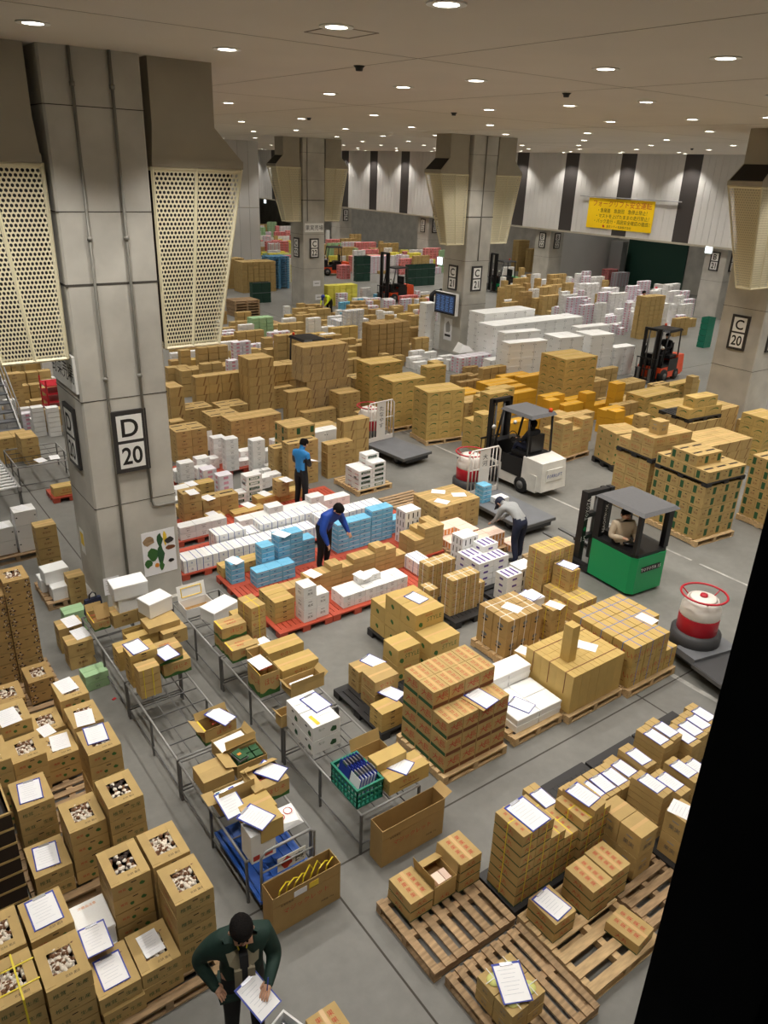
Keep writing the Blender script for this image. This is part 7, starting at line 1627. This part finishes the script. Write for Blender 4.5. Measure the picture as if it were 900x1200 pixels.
    obj('beacon', MB().lathe([(0.05, 0), (0.05, 0.08), (0.02, 0.1)], 'orange_paint', 10, M=T(-0.02, -0.3, 2.10)), t)
    return t
# white forklift facing away to the left
forklift(14.68, 12.95, math.pi / 2, 'white_paint', 'black_paint', 'worn white forklift with grey roof behind the platform cart', 2.15)
p = at(787, 443, 0)
forklift(p.x - 0.1, p.y + 0.35, math.pi + 0.12, 'orange_paint', 'black_paint', 'orange and black forklift beyond the foam blocks', 2.2, 'black_paint')
p = at(470, 352, 0); forklift(p.x, p.y, math.pi + 0.1, 'orange_paint', 'black_paint', 'red and black forklift in the far hall before the dark crates', 3.0, 'black_paint')
p = at(398, 322, 0); forklift(p.x, p.y, math.pi * 0.9, 'orange_paint', 'black_paint', 'small red forklift at the far fruit sign pillar', 2.6, 'black_paint')
p = at(368, 403, 2.05); forklift(p.x + 0.3, p.y + 1.4, -math.pi * 0.5, 'black_paint', 'black_paint', 'dark forklift hidden behind the shrink wrapped tower', 2.2, 'black_paint')
p = at(590, 345, 0); forklift(p.x + 1.5, p.y + 1.0, math.pi * 0.95, 'green_paint', 'black_paint', 'green and black forklift right of the monitor pillar', 2.6, 'black_paint')
# green stand-on reach truck
def reach_truck(x, y, rz, label):
    """front (mast) is +X local; origin at the rear middle"""
    t = thing('reach_truck', label, 'forklift', (x, y, 0), rz, None); t.scale = (0.95, 0.95, 0.85); reserve(x - 0.7, y - 0.1, x + 0.7, y + 2.9)
    m = MB(); m.prism([(0.0, -0.42), (0.12, -0.52), (1.2, -0.54), (1.2, 0.54), (0.12, 0.52), (0.0, 0.42)], 0.08, 1.02, 'green_paint'); obj('body', m, t)
    m = MB(); m.prism([(0.02, -0.42), (0.13, -0.51), (1.2, -0.53), (1.2, 0.53), (0.13, 0.51), (0.02, 0.42)], 1.02, 1.10, 'black_paint'); obj('top_deck', m, t)
    q = MB(); q.box(0.3, -0.545, 0.62, 0.75, -0.53, 0.76, 'black_paint').text('ELECTRIC', 'sign_white', T(0.52, -0.547, 0.69) @ M_FRONT, 0.07); obj('side_badge', q, t)
    q = MB(); q.box(-0.012, -0.28, 0.62, 0.0, 0.28, 0.76, 'black_paint').text('TOYOTA 15', 'sign_white', T(-0.014, 0, 0.69) @ M_LEFT, 0.08); obj('rear_badge', q, t)
    obj('control_panel', MB().box(0.75, -0.3, 1.10, 1.15, 0.3, 1.22, 'black_paint').lathe([(0.14, 0), (0.14, 0.04)], 'black_paint', 16, M=T(0.5, 0.2, 1.14)), t)
    obj('bottle', MB().lathe([(0.03, 0), (0.03, 0.12), (0.012, 0.17)], 'melon_skin', 10, M=T(0.62, -0.22, 1.10)), t)
    obj('rear_post', MB().box(0.05, -0.50, 1.1, 0.17, -0.36, 2.1, 'black_paint'), t)
    obj('front_post', MB().box(1.08, -0.50, 1.1, 1.18, -0.40, 2.1, 'black_paint'), t); obj('front_post', MB().box(1.08, 0.36, 0.1, 1.24, 0.52, 2.1, 'black_paint'), t); obj('rear_post', MB().box(0.05, 0.40, 1.1, 0.13, 0.50, 2.1, 'black_paint'), t)
    q = MB(); q.text('REACHTRUCK', 'sign_white', T(1.03, 0.44, 1.6) @ M_LEFT @ RZ(math.pi / 2), 0.08); obj('post_lettering', q, t)
    rf = MB(); rf.hexa([(-0.05, -0.55, 2.1), (1.3, -0.55, 2.1), (1.3, 0.55, 2.1), (-0.05, 0.55, 2.1)], [(0.02, -0.48, 2.17), (1.22, -0.48, 2.17), (1.22, 0.48, 2.17), (0.02, 0.48, 2.17)], 'grey_roof'); obj('roof', rf, t)
    for s_ in (-1, 1):
        obj('mast_rail', MB().box(1.62, s_ * 0.36 - 0.06, 0.06, 1.78, s_ * 0.36 + 0.06, 2.0, 'black_paint'), t); obj('mast_rail', MB().box(1.78, s_ * 0.28 - 0.05, 0.06, 1.88, s_ * 0.28 + 0.05, 1.95, 'black_paint'), t)
        obj('straddle_leg', MB().box(1.2, s_ * 0.48 - 0.07, 0.05, 2.6, s_ * 0.48 + 0.07, 0.2, 'black_paint'), t)
        w1 = MB(); wheel(w1, 2.45, s_ * 0.48, 0.1, 0.12); obj('front_wheel', w1, t)
        obj('fork', MB().box(1.9, s_ * 0.25 - 0.05, 0.25, 2.95, s_ * 0.25 + 0.05, 0.29, 'steel_dark'), t)
    [obj('mast_crossbar', MB().box(1.64, -0.41, z_, 1.77, 0.41, z_ + 0.11, 'black_paint'), t) for z_ in (0.7, 1.3, 1.88)]
    q = MB(); q.text('TOYOTA', 'sign_white', T(1.615, 0.36, 1.55) @ M_LEFT @ RZ(math.pi / 2), 0.1); q.text('15', 'sign_white', T(1.615, 0.36, 0.75) @ M_LEFT, 0.14); blob(q, T(1.615, 0.36, 1.02) @ M_LEFT, 0, 0, 0.05, 0.06, 'green_paint', 10, 1); obj('mast_lettering', q, t)
    obj('lift_cylinder', MB().tube([(1.72, 0, 0.1), (1.72, 0, 1.85)], 0.05, 'steel_dark', 8), t)
    obj('rear_lamp', MB().box(-0.006, 0.40, 0.7, 0.02, 0.46, 1.4, 'exit_lit'), t) if False else None
    return t
reach_truck(12.55, 7.75, math.pi / 2 - 0.08, 'green stand-on reach truck with grey roof and driver')
# turret carts with a drum
def turret(x, y, rz, label, deck=True, fence='大河', platform=2.0, dm='cart_grey'):
    """platform runs from the origin along -X local, the drum stands at +X"""
    t = thing('turret_truck', label, 'cart', (x, y, 0), rz, 'three-wheeled turret trucks'); c0, s0 = math.cos(rz), math.sin(rz); ax = [x + c0 * u - s0 * v for u in (-platform, 1.0) for v in (-0.58, 0.58)]; ay = [y + s0 * u + c0 * v for u in (-platform, 1.0) for v in (-0.58, 0.58)]; reserve(min(ax), min(ay), max(ax), max(ay)); t.scale = (1, 1, 0.86)
    dr = MB(); dr.lathe([(0.34, 0.30), (0.42, 0.32), (0.42, 0.62), (0.34, 0.66)], 'cart_dark', 22, M=T(0.52, 0, 0)); obj('front_cowl', dr, t)
    obj('drum_band', MB().lathe([(0.33, 0.64), (0.34, 0.66), (0.34, 0.98), (0.335, 1.0)], 'red_paint', 24, M=T(0.52, 0, 0)), t)
    obj('drum', MB().lathe([(0.335, 1.0), (0.34, 1.02), (0.33, 1.20), (0.27, 1.30), (0.26, 1.36)], 'drum_white', 24, M=T(0.52, 0, 0)), t)
    obj('drum_top', MB().lathe([(0.24, 1.36), (0.2, 1.39), (0.05, 1.41)], 'drum_white', 16, M=T(0.52, 0, 0)), t)
    obj('steering_ring', MB().tube([(0.52 + 0.38 * math.cos(a * math.pi / 12), 0.38 * math.sin(a * math.pi / 12), 1.46) for a in range(24)], 0.02, 'red_paint', 8, closed=True), t)
    obj('hub', MB().lathe([(0.07, 1.40), (0.06, 1.45)], 'red_paint', 12, M=T(0.52, 0, 0)), t)
    for a in (0.5, 2.6, 4.7): obj('ring_spoke', MB().tube([(0.52 + 0.36 * math.cos(a), 0.36 * math.sin(a), 1.46), (0.52 + 0.24 * math.cos(a), 0.24 * math.sin(a), 1.34)], 0.012, 'red_paint', 5), t)
    obj('chassis', MB().box(-platform, -0.42, 0.16, 0.75, 0.42, 0.28, 'black_paint').box(0.0, -0.5, 0.28, 0.45, 0.5, 0.42, 'cart_grey'), t)
    w_ = MB(); wheel(w_, 0.6, 0.0, 0.2, 0.16); obj('front_wheel', w_, t)
    for s_ in (-1, 1):
        w_ = MB(); wheel(w_, -platform * 0.72, s_ * 0.36, 0.16, 0.12); obj('rear_wheel', w_, t)
    if deck:
        obj('platform', MB().box(-platform, -0.55, 0.32, 0.0, 0.55, 0.36, dm), t); obj('platform_edge', MB().box(-platform, -0.56, 0.27, 0.0, -0.54, 0.35, 'steel_dark').box(-platform, 0.54, 0.27, 0.0, 0.56, 0.35, 'steel_dark').box(-platform - 0.01, -0.56, 0.27, -platform + 0.02, 0.56, 0.35, 'steel_dark'), t)
    if fence:
        fr = MB(); fr.tube([(0, -0.5, 0.36), (0, -0.5, 1.62), (0, -0.42, 1.74), (0, 0.42, 1.74), (0, 0.5, 1.62), (0, 0.5, 0.36)], 0.024, 'drum_white', 8); obj('fence_frame', fr, t)
        for y_ in (-0.38, -0.26, 0.26, 0.38): obj('fence_bar', MB().tube([(0, y_, 0.5), (0, y_, 1.72)], 0.014, 'drum_white', 6), t)
        obj('fence_rail', MB().tube([(0, -0.5, 1.15), (0, 0.5, 1.15)], 0.014, 'drum_white', 6), t)
        pn = MB(); pn.box(-0.01, -0.17, 0.4, 0.01, 0.17, 1.72, 'drum_white').box(-0.012, -0.48, 0.37, 0.012, 0.48, 0.52, 'drum_white')
        for k, ch_ in enumerate(fence): pn.text(ch_, 'ink_black', T(-0.013, 0, 1.5 - k * 0.2) @ M_LEFT, 0.16, res=2)
        obj('name_panel', pn, t)
    return t
turret(12.75, 12.9, math.pi / 2 - 0.02, 'turret truck with red and white drum behind the man in grey', True, '大河', 2.0)
turret(12.95, 17.55, math.pi / 2 + 0.1, 'turret truck with low grey platform before the green printed towers', True, 'たなやす', 1.6)
turret(11.25, 5.40, math.pi / 2 - 0.2, 'turret truck with red and white drum beside the window frame', True, '', 1.3, 'cart_dark')
stack('blue', 0, 0, 0.312, 1, 1, 4, 'blue carton on the platform of the turret truck', xy=(12.3, 12.4)); stack('white', 0, 0, 0.312, 1, 1, 1, 'white carton lying on the platform of the turret truck', xy=(12.55, 12.1))
# ================================================================== people
BULK_R = {}
def person(x, y, rz, label, top, legs, J, hair='hair', hat=None, sleeves=None, fine=False, skin_hands=True, scale=1.0, extra=None, z=0.0):
    """facing -Y local. J: joints overriding the relaxed standing pose"""
    P = dict(pelvis=(0, 0, 0.93), waist=(0, 0.0, 1.06), chest=(0, -0.01, 1.25), upper=(0, 0.0, 1.39), neck=(0, -0.01, 1.47), head=(0, -0.03, 1.56), crown=(0, -0.02, 1.66),
             shL=(0.18, 0, 1.39), elL=(0.26, 0.03, 1.12), wrL=(0.26, -0.08, 0.88), shR=(-0.18, 0, 1.39), elR=(-0.26, 0.03, 1.12), wrR=(-0.26, -0.08, 0.88),
             hipL=(0.10, 0, 0.90), knL=(0.11, -0.02, 0.50), anL=(0.12, 0.03, 0.10), toeL=(0.13, -0.14, 0.045), hipR=(-0.10, 0, 0.90), knR=(-0.11, -0.02, 0.50), anR=(-0.12, 0.03, 0.10), toeR=(-0.13, -0.14, 0.045))
    P.update(J)
    P = {k: Vector(v) for k, v in P.items()}
    R_ = dict(pelvis=(0.155, 0.115), waist=(0.150, 0.110), chest=(0.170, 0.120), upper=(0.150, 0.10), neck=(0.056, 0.056), head=(0.084, 0.098), crown=(0.076, 0.09), shL=(0.078, 0.078), shR=(0.078, 0.078), elL=(0.056, 0.056), elR=(0.056, 0.056), wrL=(0.034, 0.03), wrR=(0.034, 0.03),
              hipL=(0.108, 0.11), hipR=(0.108, 0.11), knL=(0.078, 0.078), knR=(0.078, 0.078), anL=(0.062, 0.062), anR=(0.062, 0.062), toeL=(0.045, 0.04), toeR=(0.045, 0.04))
    R_.update(BULK_R.get(top, {}))
    E_ = [('pelvis', 'waist'), ('waist', 'chest'), ('chest', 'upper'), ('upper', 'neck'), ('neck', 'head'), ('head', 'crown'), ('upper', 'shL'), ('shL', 'elL'), ('elL', 'wrL'), ('upper', 'shR'), ('shR', 'elR'), ('elR', 'wrR'),
          ('pelvis', 'hipL'), ('hipL', 'knL'), ('knL', 'anL'), ('anL', 'toeL'), ('pelvis', 'hipR'), ('hipR', 'knR'), ('knR', 'anR'), ('anR', 'toeR')]
    part = {}
    for s_ in 'LR':      # palm and five fingers
        wr, el = P['wr' + s_], P['el' + s_]; d = (wr - el).normalized(); hd = P.get('hd' + s_, None); d = hd.normalized() if hd is not None else d
        side = d.cross(Vector((0, 0, 1)));  side = side.normalized() if side.length > 0.05 else Vector((1, 0, 0))
        if (s_ == 'L') != (side.x < 0): side = -side
        nrm = side.cross(d).normalized(); nrm = -nrm if nrm.z > 0 else nrm
        palm = wr + d * 0.06; P['palm' + s_] = palm; R_['palm' + s_] = (0.036, 0.022); E_.append(('wr' + s_, 'palm' + s_))
        for k in range(4):
            off = (k - 1.5) * 0.021; L_ = (0.040, 0.046, 0.043, 0.034)[k]
            b_ = palm + d * 0.03 + side * off; P['f%d0%s' % (k, s_)] = b_; P['f%d1%s' % (k, s_)] = b_ + d * L_ + nrm * 0.008; P['f%d2%s' % (k, s_)] = b_ + d * (L_ + 0.022) + nrm * 0.032
            for j, r_ in ((0, 0.0105), (1, 0.0095), (2, 0.008)): R_['f%d%d%s' % (k, j, s_)] = (r_, r_)
            E_ += [('palm' + s_, 'f%d0%s' % (k, s_)), ('f%d0%s' % (k, s_), 'f%d1%s' % (k, s_)), ('f%d1%s' % (k, s_), 'f%d2%s' % (k, s_))]
        tb = wr + d * 0.03 + side * 0.035; P['t0' + s_] = tb; P['t1' + s_] = tb + d * 0.035 + side * 0.018 + nrm * 0.012; P['t2' + s_] = tb + d * 0.06 + side * 0.012 + nrm * 0.03
        for j, r_ in ((0, 0.014), (1, 0.011), (2, 0.009)): R_['t%d%s' % (j, s_)] = (r_, r_)
        E_ += [('wr' + s_, 't0' + s_), ('t0' + s_, 't1' + s_), ('t1' + s_, 't2' + s_)]
    P = {k: v for k, v in P.items() if not k.startswith('hd')}
    names = [n for n in P if n in R_]; idx = {n: i for i, n in enumerate(names)}
    me = bpy.data.meshes.new('figure'); me.from_pydata([P[n] for n in names], [(idx[a], idx[b_]) for a, b_ in E_], [])
    o = bpy.data.objects.new('tmp_figure', me); COL.objects.link(o)
    md = o.modifiers.new('skin', 'SKIN'); md.use_smooth_shade = True
    sv = me.skin_vertices[0].data
    for n in names: sv[idx[n]].radius = R_[n]; sv[idx[n]].use_root = n == 'pelvis'
    sb = o.modifiers.new('sub', 'SUBSURF'); sb.levels = 2; sb.render_levels = 2
    dg = bpy.context.evaluated_depsgraph_get(); body = bpy.data.meshes.new_from_object(o.evaluated_get(dg)); bpy.data.objects.remove(o)
    mats = [top, legs, 'skin', 'rubber', sleeves or top]
    body.materials.clear()
    for k in mats: body.materials.append(MATS[k])
    seg = []
    for a, b_ in E_:
        if a in ('neck', 'head') or b_ in ('head', 'crown'): c = 2
        elif a[0] in 'ft' and a[1:2].isdigit() or 'palm' in a + b_ or b_.startswith('t0'): c = 2
        elif a.startswith(('hip', 'kn')) or b_.startswith('hip'): c = 1
        elif a.startswith('an'): c = 3
        elif a.startswith(('sh', 'el')): c = 4
        else: c = 0
        seg.append((P[a], P[b_], c, min(R_[a][0], 0.12)))
    for p_ in body.polygons:
        ce = p_.center; best = (9, 0)
        for a, b_, c, r_ in seg:
            ab = b_ - a; t_ = max(0, min(1, (ce - a).dot(ab) / max(ab.length_squared, 1e-6))); d_ = (ce - (a + ab * t_)).length - r_
            if d_ < best[0]: best = (d_, c)
        p_.material_index = best[1]; p_.use_smooth = True
    root = obj('person', body, None, (x, y, z), rz); root.scale = (scale,) * 3; tag(root, label, 'person'); reserve(x - 0.3, y - 0.3, x + 0.3, y + 0.3)
    hc = P['head'] * 0.45 + P['crown'] * 0.55; ax = (P['crown'] - P['head']).normalized(); fwd = Vector((0, -1, 0)); fwd = (fwd - ax * fwd.dot(ax)).normalized(); sd = ax.cross(fwd)
    MH = Matrix((( sd.x, -fwd.x, ax.x, hc.x), (sd.y, -fwd.y, ax.y, hc.y), (sd.z, -fwd.z, ax.z, hc.z), (0, 0, 0, 1)))
    cap = MB(); n_ = 16; prof = [(0.098, -0.05), (0.109, 0.0), (0.110, 0.045), (0.095, 0.085), (0.06, 0.110), (0.012, 0.118)]
    vs = []; fs_ = []
    for i, (r_, z_) in enumerate(prof):
        for k in range(n_):
            a = 2 * math.pi * k / n_; fr = max(0, -math.sin(a)); zz_ = z_ + (0.075 * fr if i == 0 else (0.05 * fr if i == 1 else 0)); vs.append((r_ * 0.9 * math.cos(a), r_ * 1.08 * math.sin(a) + 0.008, zz_))
    for i in range(len(prof) - 1):
        for k in range(n_): k2 = (k + 1) % n_; fs_.append((i * n_ + k, i * n_ + k2, (i + 1) * n_ + k2, (i + 1) * n_ + k))
    fs_.append(tuple(range((len(prof) - 1) * n_, len(prof) * n_)))
    cap.add(vs, fs_, hat or hair, smooth=True, M=MH); obj('cap' if hat else 'hair', cap, root)
    if hat: obj('visor', MB().box(-0.07, -0.20, 0.035, 0.07, -0.08, 0.045, hat, M=MH), root)
    fc = MB(); fc.lathe([(0.013, -0.02), (0.017, 0.0), (0.006, 0.035)], 'skin', 8, M=MH @ T(0, -0.098, -0.03) @ Matrix.Rotation(0.25, 4, 'X')); obj('nose', fc, root)
    for s_ in (-1, 1):
        obj('ear', MB().lathe([(0.012, -0.03), (0.022, 0.0), (0.012, 0.028)], 'skin', 8, M=MH @ T(s_ * 0.088, 0.005, -0.02)), root)
        obj('eye', MB().lathe([(0.004, -0.006), (0.011, 0.0), (0.004, 0.006)], 'hair', 8, M=MH @ T(s_ * 0.034, -0.092, 0.0)), root)
    obj('mouth', MB().box(-0.022, -0.099, -0.068, 0.022, -0.088, -0.061, 'cloth_red', M=MH), root)
    if extra: extra(root, P, MH)
    return root
jk = dict(pelvis=(0.20, 0.16), waist=(0.205, 0.165), chest=(0.215, 0.165), upper=(0.175, 0.13), shL=(0.098, 0.098), shR=(0.098, 0.098), elL=(0.076, 0.076), elR=(0.076, 0.076), wrL=(0.05, 0.045), wrR=(0.05, 0.045))
BULK_R.update(jacket_green=jk, jacket_blue=jk, cloth_beige=jk)
# man in the green jacket at the bottom edge, writing on a clipboard
pg = at(281, 1088, 1.55); ang = math.atan2(-pg.y, -pg.x) + math.pi / 2 + 0.10
def green_extra(root, P, MH):
    c = MB()
    for s_ in (-1, 1):
        c.add([(s_ * 0.035, -0.045, 1.50), (s_ * 0.115, 0.02, 1.475), (s_ * 0.15, -0.07, 1.40), (s_ * 0.12, -0.185, 1.30), (s_ * 0.03, -0.20, 1.22), (s_ * 0.03, -0.12, 1.40)], [(0, 1, 2, 5), (2, 3, 4, 5)] if s_ > 0 else [(5, 2, 1, 0), (5, 4, 3, 2)], 'collar_grey')
        c.box(s_ * 0.055 - 0.03, -0.215, 0.98, s_ * 0.055 + 0.03, -0.17, 1.25, 'collar_grey')
    obj('collar', c, root)
    obj('shirt', MB().box(-0.035, -0.20, 1.05, 0.035, -0.135, 1.40, 'trousers_black'), root)
    obj('lanyard', MB().tube([(-0.05, -0.10, 1.46), (-0.02, -0.155, 1.36), (0.0, -0.16, 1.25), (0.02, -0.155, 1.36), (0.05, -0.10, 1.46)], 0.006, 'strap_yellow', 5), root)
    h = MB()
    h.prism([(-0.215, -0.15), (0.215, -0.15), (0.235, 0.0), (0.2, 0.15), (-0.2, 0.15), (-0.235, 0.0)], 0.80, 0.83, 'jacket_green'); obj('jacket_hem', h, root)
MATS_J = 'jacket_green'
gm = person(pg.x, pg.y, ang, 'man in dark green jacket with grey collar, writing on a clipboard', 'jacket_green', 'trousers_black',
       dict(head=(0, -0.10, 1.555), crown=(0, -0.135, 1.645), neck=(0, -0.035, 1.47), shL=(0.20, -0.01, 1.38), elL=(0.28, -0.06, 1.14), wrL=(0.19, -0.28, 1.13), hdL=(-0.5, -0.8, -0.1), shR=(-0.20, 0.0, 1.38), elR=(-0.37, 0.07, 1.15), wrR=(-0.26, -0.09, 1.0), hdR=(0.6, -0.6, -0.5)), scale=1.05, extra=green_extra)
for k in ('shL', 'shR'): pass
cbm = thing('clipboard', 'clipboard with blue board in the hands of the man in green', 'clipboard', (0, 0, 0), 0)
obj('board', CB, cbm); obj('sheet', CP, cbm); obj('clip', CC, cbm)
cbm.matrix_world = T(pg.x, pg.y, 0) @ RZ(ang) @ T(0.08, -0.38, 1.15) @ RZ(0.6) @ Matrix.Rotation(0.35, 4, 'X') @ Matrix.Scale(1.08, 4)
pen = tag(obj('pen', MB().tube([(0, 0, 0), (0.02, 0.03, 0.13)], 0.005, 'board_blue', 6)), 'pen held over the clipboard by the man in green', 'pen'); pen.matrix_world = T(pg.x, pg.y, 0) @ RZ(ang) @ T(0.16, -0.38, 1.18)
# man in the grey sweater bending over orange striped cartons: faces +Y, leaning to the left
BEND = dict(pelvis=(0, 0.02, 0.93), waist=(0, -0.08, 1.05), chest=(0, -0.24, 1.15), upper=(0, -0.36, 1.20), neck=(0, -0.45, 1.20), head=(0, -0.54, 1.17), crown=(0, -0.62, 1.19), shL=(0.19, -0.36, 1.17), elL=(0.22, -0.46, 0.92), wrL=(0.14, -0.62, 0.74), hdL=(-0.2, -0.8, -0.5), shR=(-0.19, -0.36, 1.17), elR=(-0.22, -0.46, 0.92), wrR=(-0.12, -0.64, 0.74), hdR=(0.2, -0.8, -0.5), hipL=(0.11, 0.02, 0.90), hipR=(-0.11, 0.02, 0.90), anL=(0.14, 0.1, 0.1), toeL=(0.16, -0.08, 0.045), anR=(-0.14, -0.02, 0.1), toeR=(-0.15, -0.2, 0.045))
person(11.30, 10.20, math.pi + 0.1, 'man in grey sweater and navy cap bending over the orange striped cartons', 'sweat_grey', 'navy', BEND, hat='navy')
person(7.46, 11.92, 0.35, 'man in bright blue jacket bending among the blue cartons', 'jacket_blue', 'trousers_black', dict(pelvis=(0, 0.03, 0.9), waist=(0, -0.03, 1.02), chest=(0, -0.13, 1.18), upper=(0, -0.20, 1.30), neck=(0, -0.25, 1.36), head=(0, -0.32, 1.40), crown=(0, -0.39, 1.46), shL=(0.19, -0.20, 1.28), shR=(-0.19, -0.20, 1.28), elL=(0.31, -0.24, 1.05), wrL=(0.30, -0.38, 0.86), elR=(-0.33, -0.22, 1.03), wrR=(-0.30, -0.32, 0.80)), z=0.131)
def vest_extra(root, P, MH): pass
vm = person(8.66, 14.86, 1.9, 'man in light blue vest reading a sheet near the slotted cartons', 'vest_blue', 'trousers_black', dict(head=(0, -0.09, 1.555), crown=(0, -0.13, 1.64), elL=(0.24, -0.02, 1.13), wrL=(0.10, -0.28, 1.10), hdL=(-0.7, -0.7, 0.0), elR=(-0.24, -0.02, 1.13), wrR=(-0.08, -0.26, 1.06), hdR=(0.7, -0.7, 0.0)), sleeves='black_paint', z=0.131)
sh_ = tag(obj('paper_sheet', MB().box(-0.105, -0.15, 0, 0.105, 0.15, 0.003, 'paper')), 'white sheet in the hands of the man in the blue vest', 'paper'); sh_.matrix_world = T(8.66, 14.86, 0.131) @ RZ(1.9) @ T(0, -0.40, 1.10) @ Matrix.Rotation(0.3, 4, 'X')
p = at(386, 372, 0); person(p.x, p.y, -1.2, 'person in yellow vest and blue cap working at the far pillar', 'vest_yellow', 'trousers_black', BEND, hat='board_blue')
p = at(686, 384, 0); person(p.x, p.y, 0.6, 'person in dark clothes beside the one in red, far right', 'trousers_black', 'trousers_black', BEND)
p = at(676, 384, 0); person(p.x - 0.9, p.y + 0.1, 0.9, 'person in red top stooping beside a dark clad person', 'cloth_red', 'trousers_black', BEND)
p = at(749, 376, 0); person(p.x, p.y, 0.3, 'person in red standing among the far white cartons', 'cloth_red', 'trousers_black', {})
p = at(505, 365, 0); person(p.x, p.y, 1.4, 'person in dark clothes stooping left of the monitor', 'trousers_black', 'trousers_black', BEND)
# drivers
person(12.35, 8.40, -0.5, 'driver in beige jacket standing in the green reach truck', 'cloth_beige', 'trousers_black', dict(elL=(0.27, -0.08, 1.14), wrL=(0.18, -0.30, 1.16), elR=(-0.27, -0.06, 1.14), wrR=(-0.14, -0.28, 1.20)), scale=0.97, z=0.0)
# glazing of the reach truck cab
p = at(790, 430, 0)
SIT = dict(pelvis=(0, 0.1, 1.12), waist=(0, 0.1, 1.22), chest=(0, 0.08, 1.40), upper=(0, 0.08, 1.52), neck=(0, 0.06, 1.60), head=(0, 0.04, 1.69), crown=(0, 0.04, 1.79), shL=(0.18, 0.08, 1.52), shR=(-0.18, 0.08, 1.52), elL=(0.25, -0.05, 1.30), wrL=(0.14, -0.28, 1.28), elR=(-0.25, -0.05, 1.30), wrR=(-0.14, -0.28, 1.28), hipL=(0.1, 0.08, 1.10), hipR=(-0.1, 0.08, 1.10), knL=(0.13, -0.34, 1.12), knR=(-0.13, -0.34, 1.12), anL=(0.13, -0.42, 0.80), anR=(-0.13, -0.42, 0.80), toeL=(0.14, -0.56, 0.75), toeR=(-0.14, -0.56, 0.75))
p = at(787, 443, 0); person(p.x - 0.35, p.y + 0.33, -math.pi / 2 + 0.12, 'driver in dark clothes seated in the orange forklift', 'trousers_black', 'trousers_black', SIT)
person(14.68, 13.25, math.pi, 'driver in dark clothes seated in the white forklift', 'trousers_black', 'navy', SIT)
# loose litter
q = MB().box(0, 0, 0, 0.06, 0.04, 0.01, 'cloth_red'); tag(obj('litter', q, None, tuple(at(133, 821, 0)), 0.4), 'small red scrap on the aisle floor', 'litter')
o = tag(obj('paper_sheet', CP, None, (at(505, 584, 0).x, at(505, 584, 0).y, -0.003), 0.2), 'sheet lying on the floor by the grey empty pallet', 'paper')
finish_cartons()
# straps belong to the carton they bind
for s_ in [o_ for o_ in COL.objects if o_.name.split('.')[0] == 'strap' and o_.parent is None]:
    bpy.context.view_layer.update(); b_ = [s_.matrix_world @ Vector(c_) for c_ in s_.bound_box]; ce = sum(b_, Vector()) / 8; zt2 = max(v_.z for v_ in b_)
    best = min((o_ for o_ in COL.objects if o_.parent is None and o_.get('category') in ('carton', 'mushroom box')), key=lambda o_: (o_.location - Vector((ce.x, ce.y, zt2 - 0.3))).length)
    mw = s_.matrix_world.copy(); s_.parent = best; s_.matrix_parent_inverse = Matrix.Identity(4); s_.matrix_local = (T(*best.location) @ RZ(best.rotation_euler.z)).inverted() @ mw
    for k_ in ('label', 'category', 'group'):
        if k_ in s_: del s_[k_]
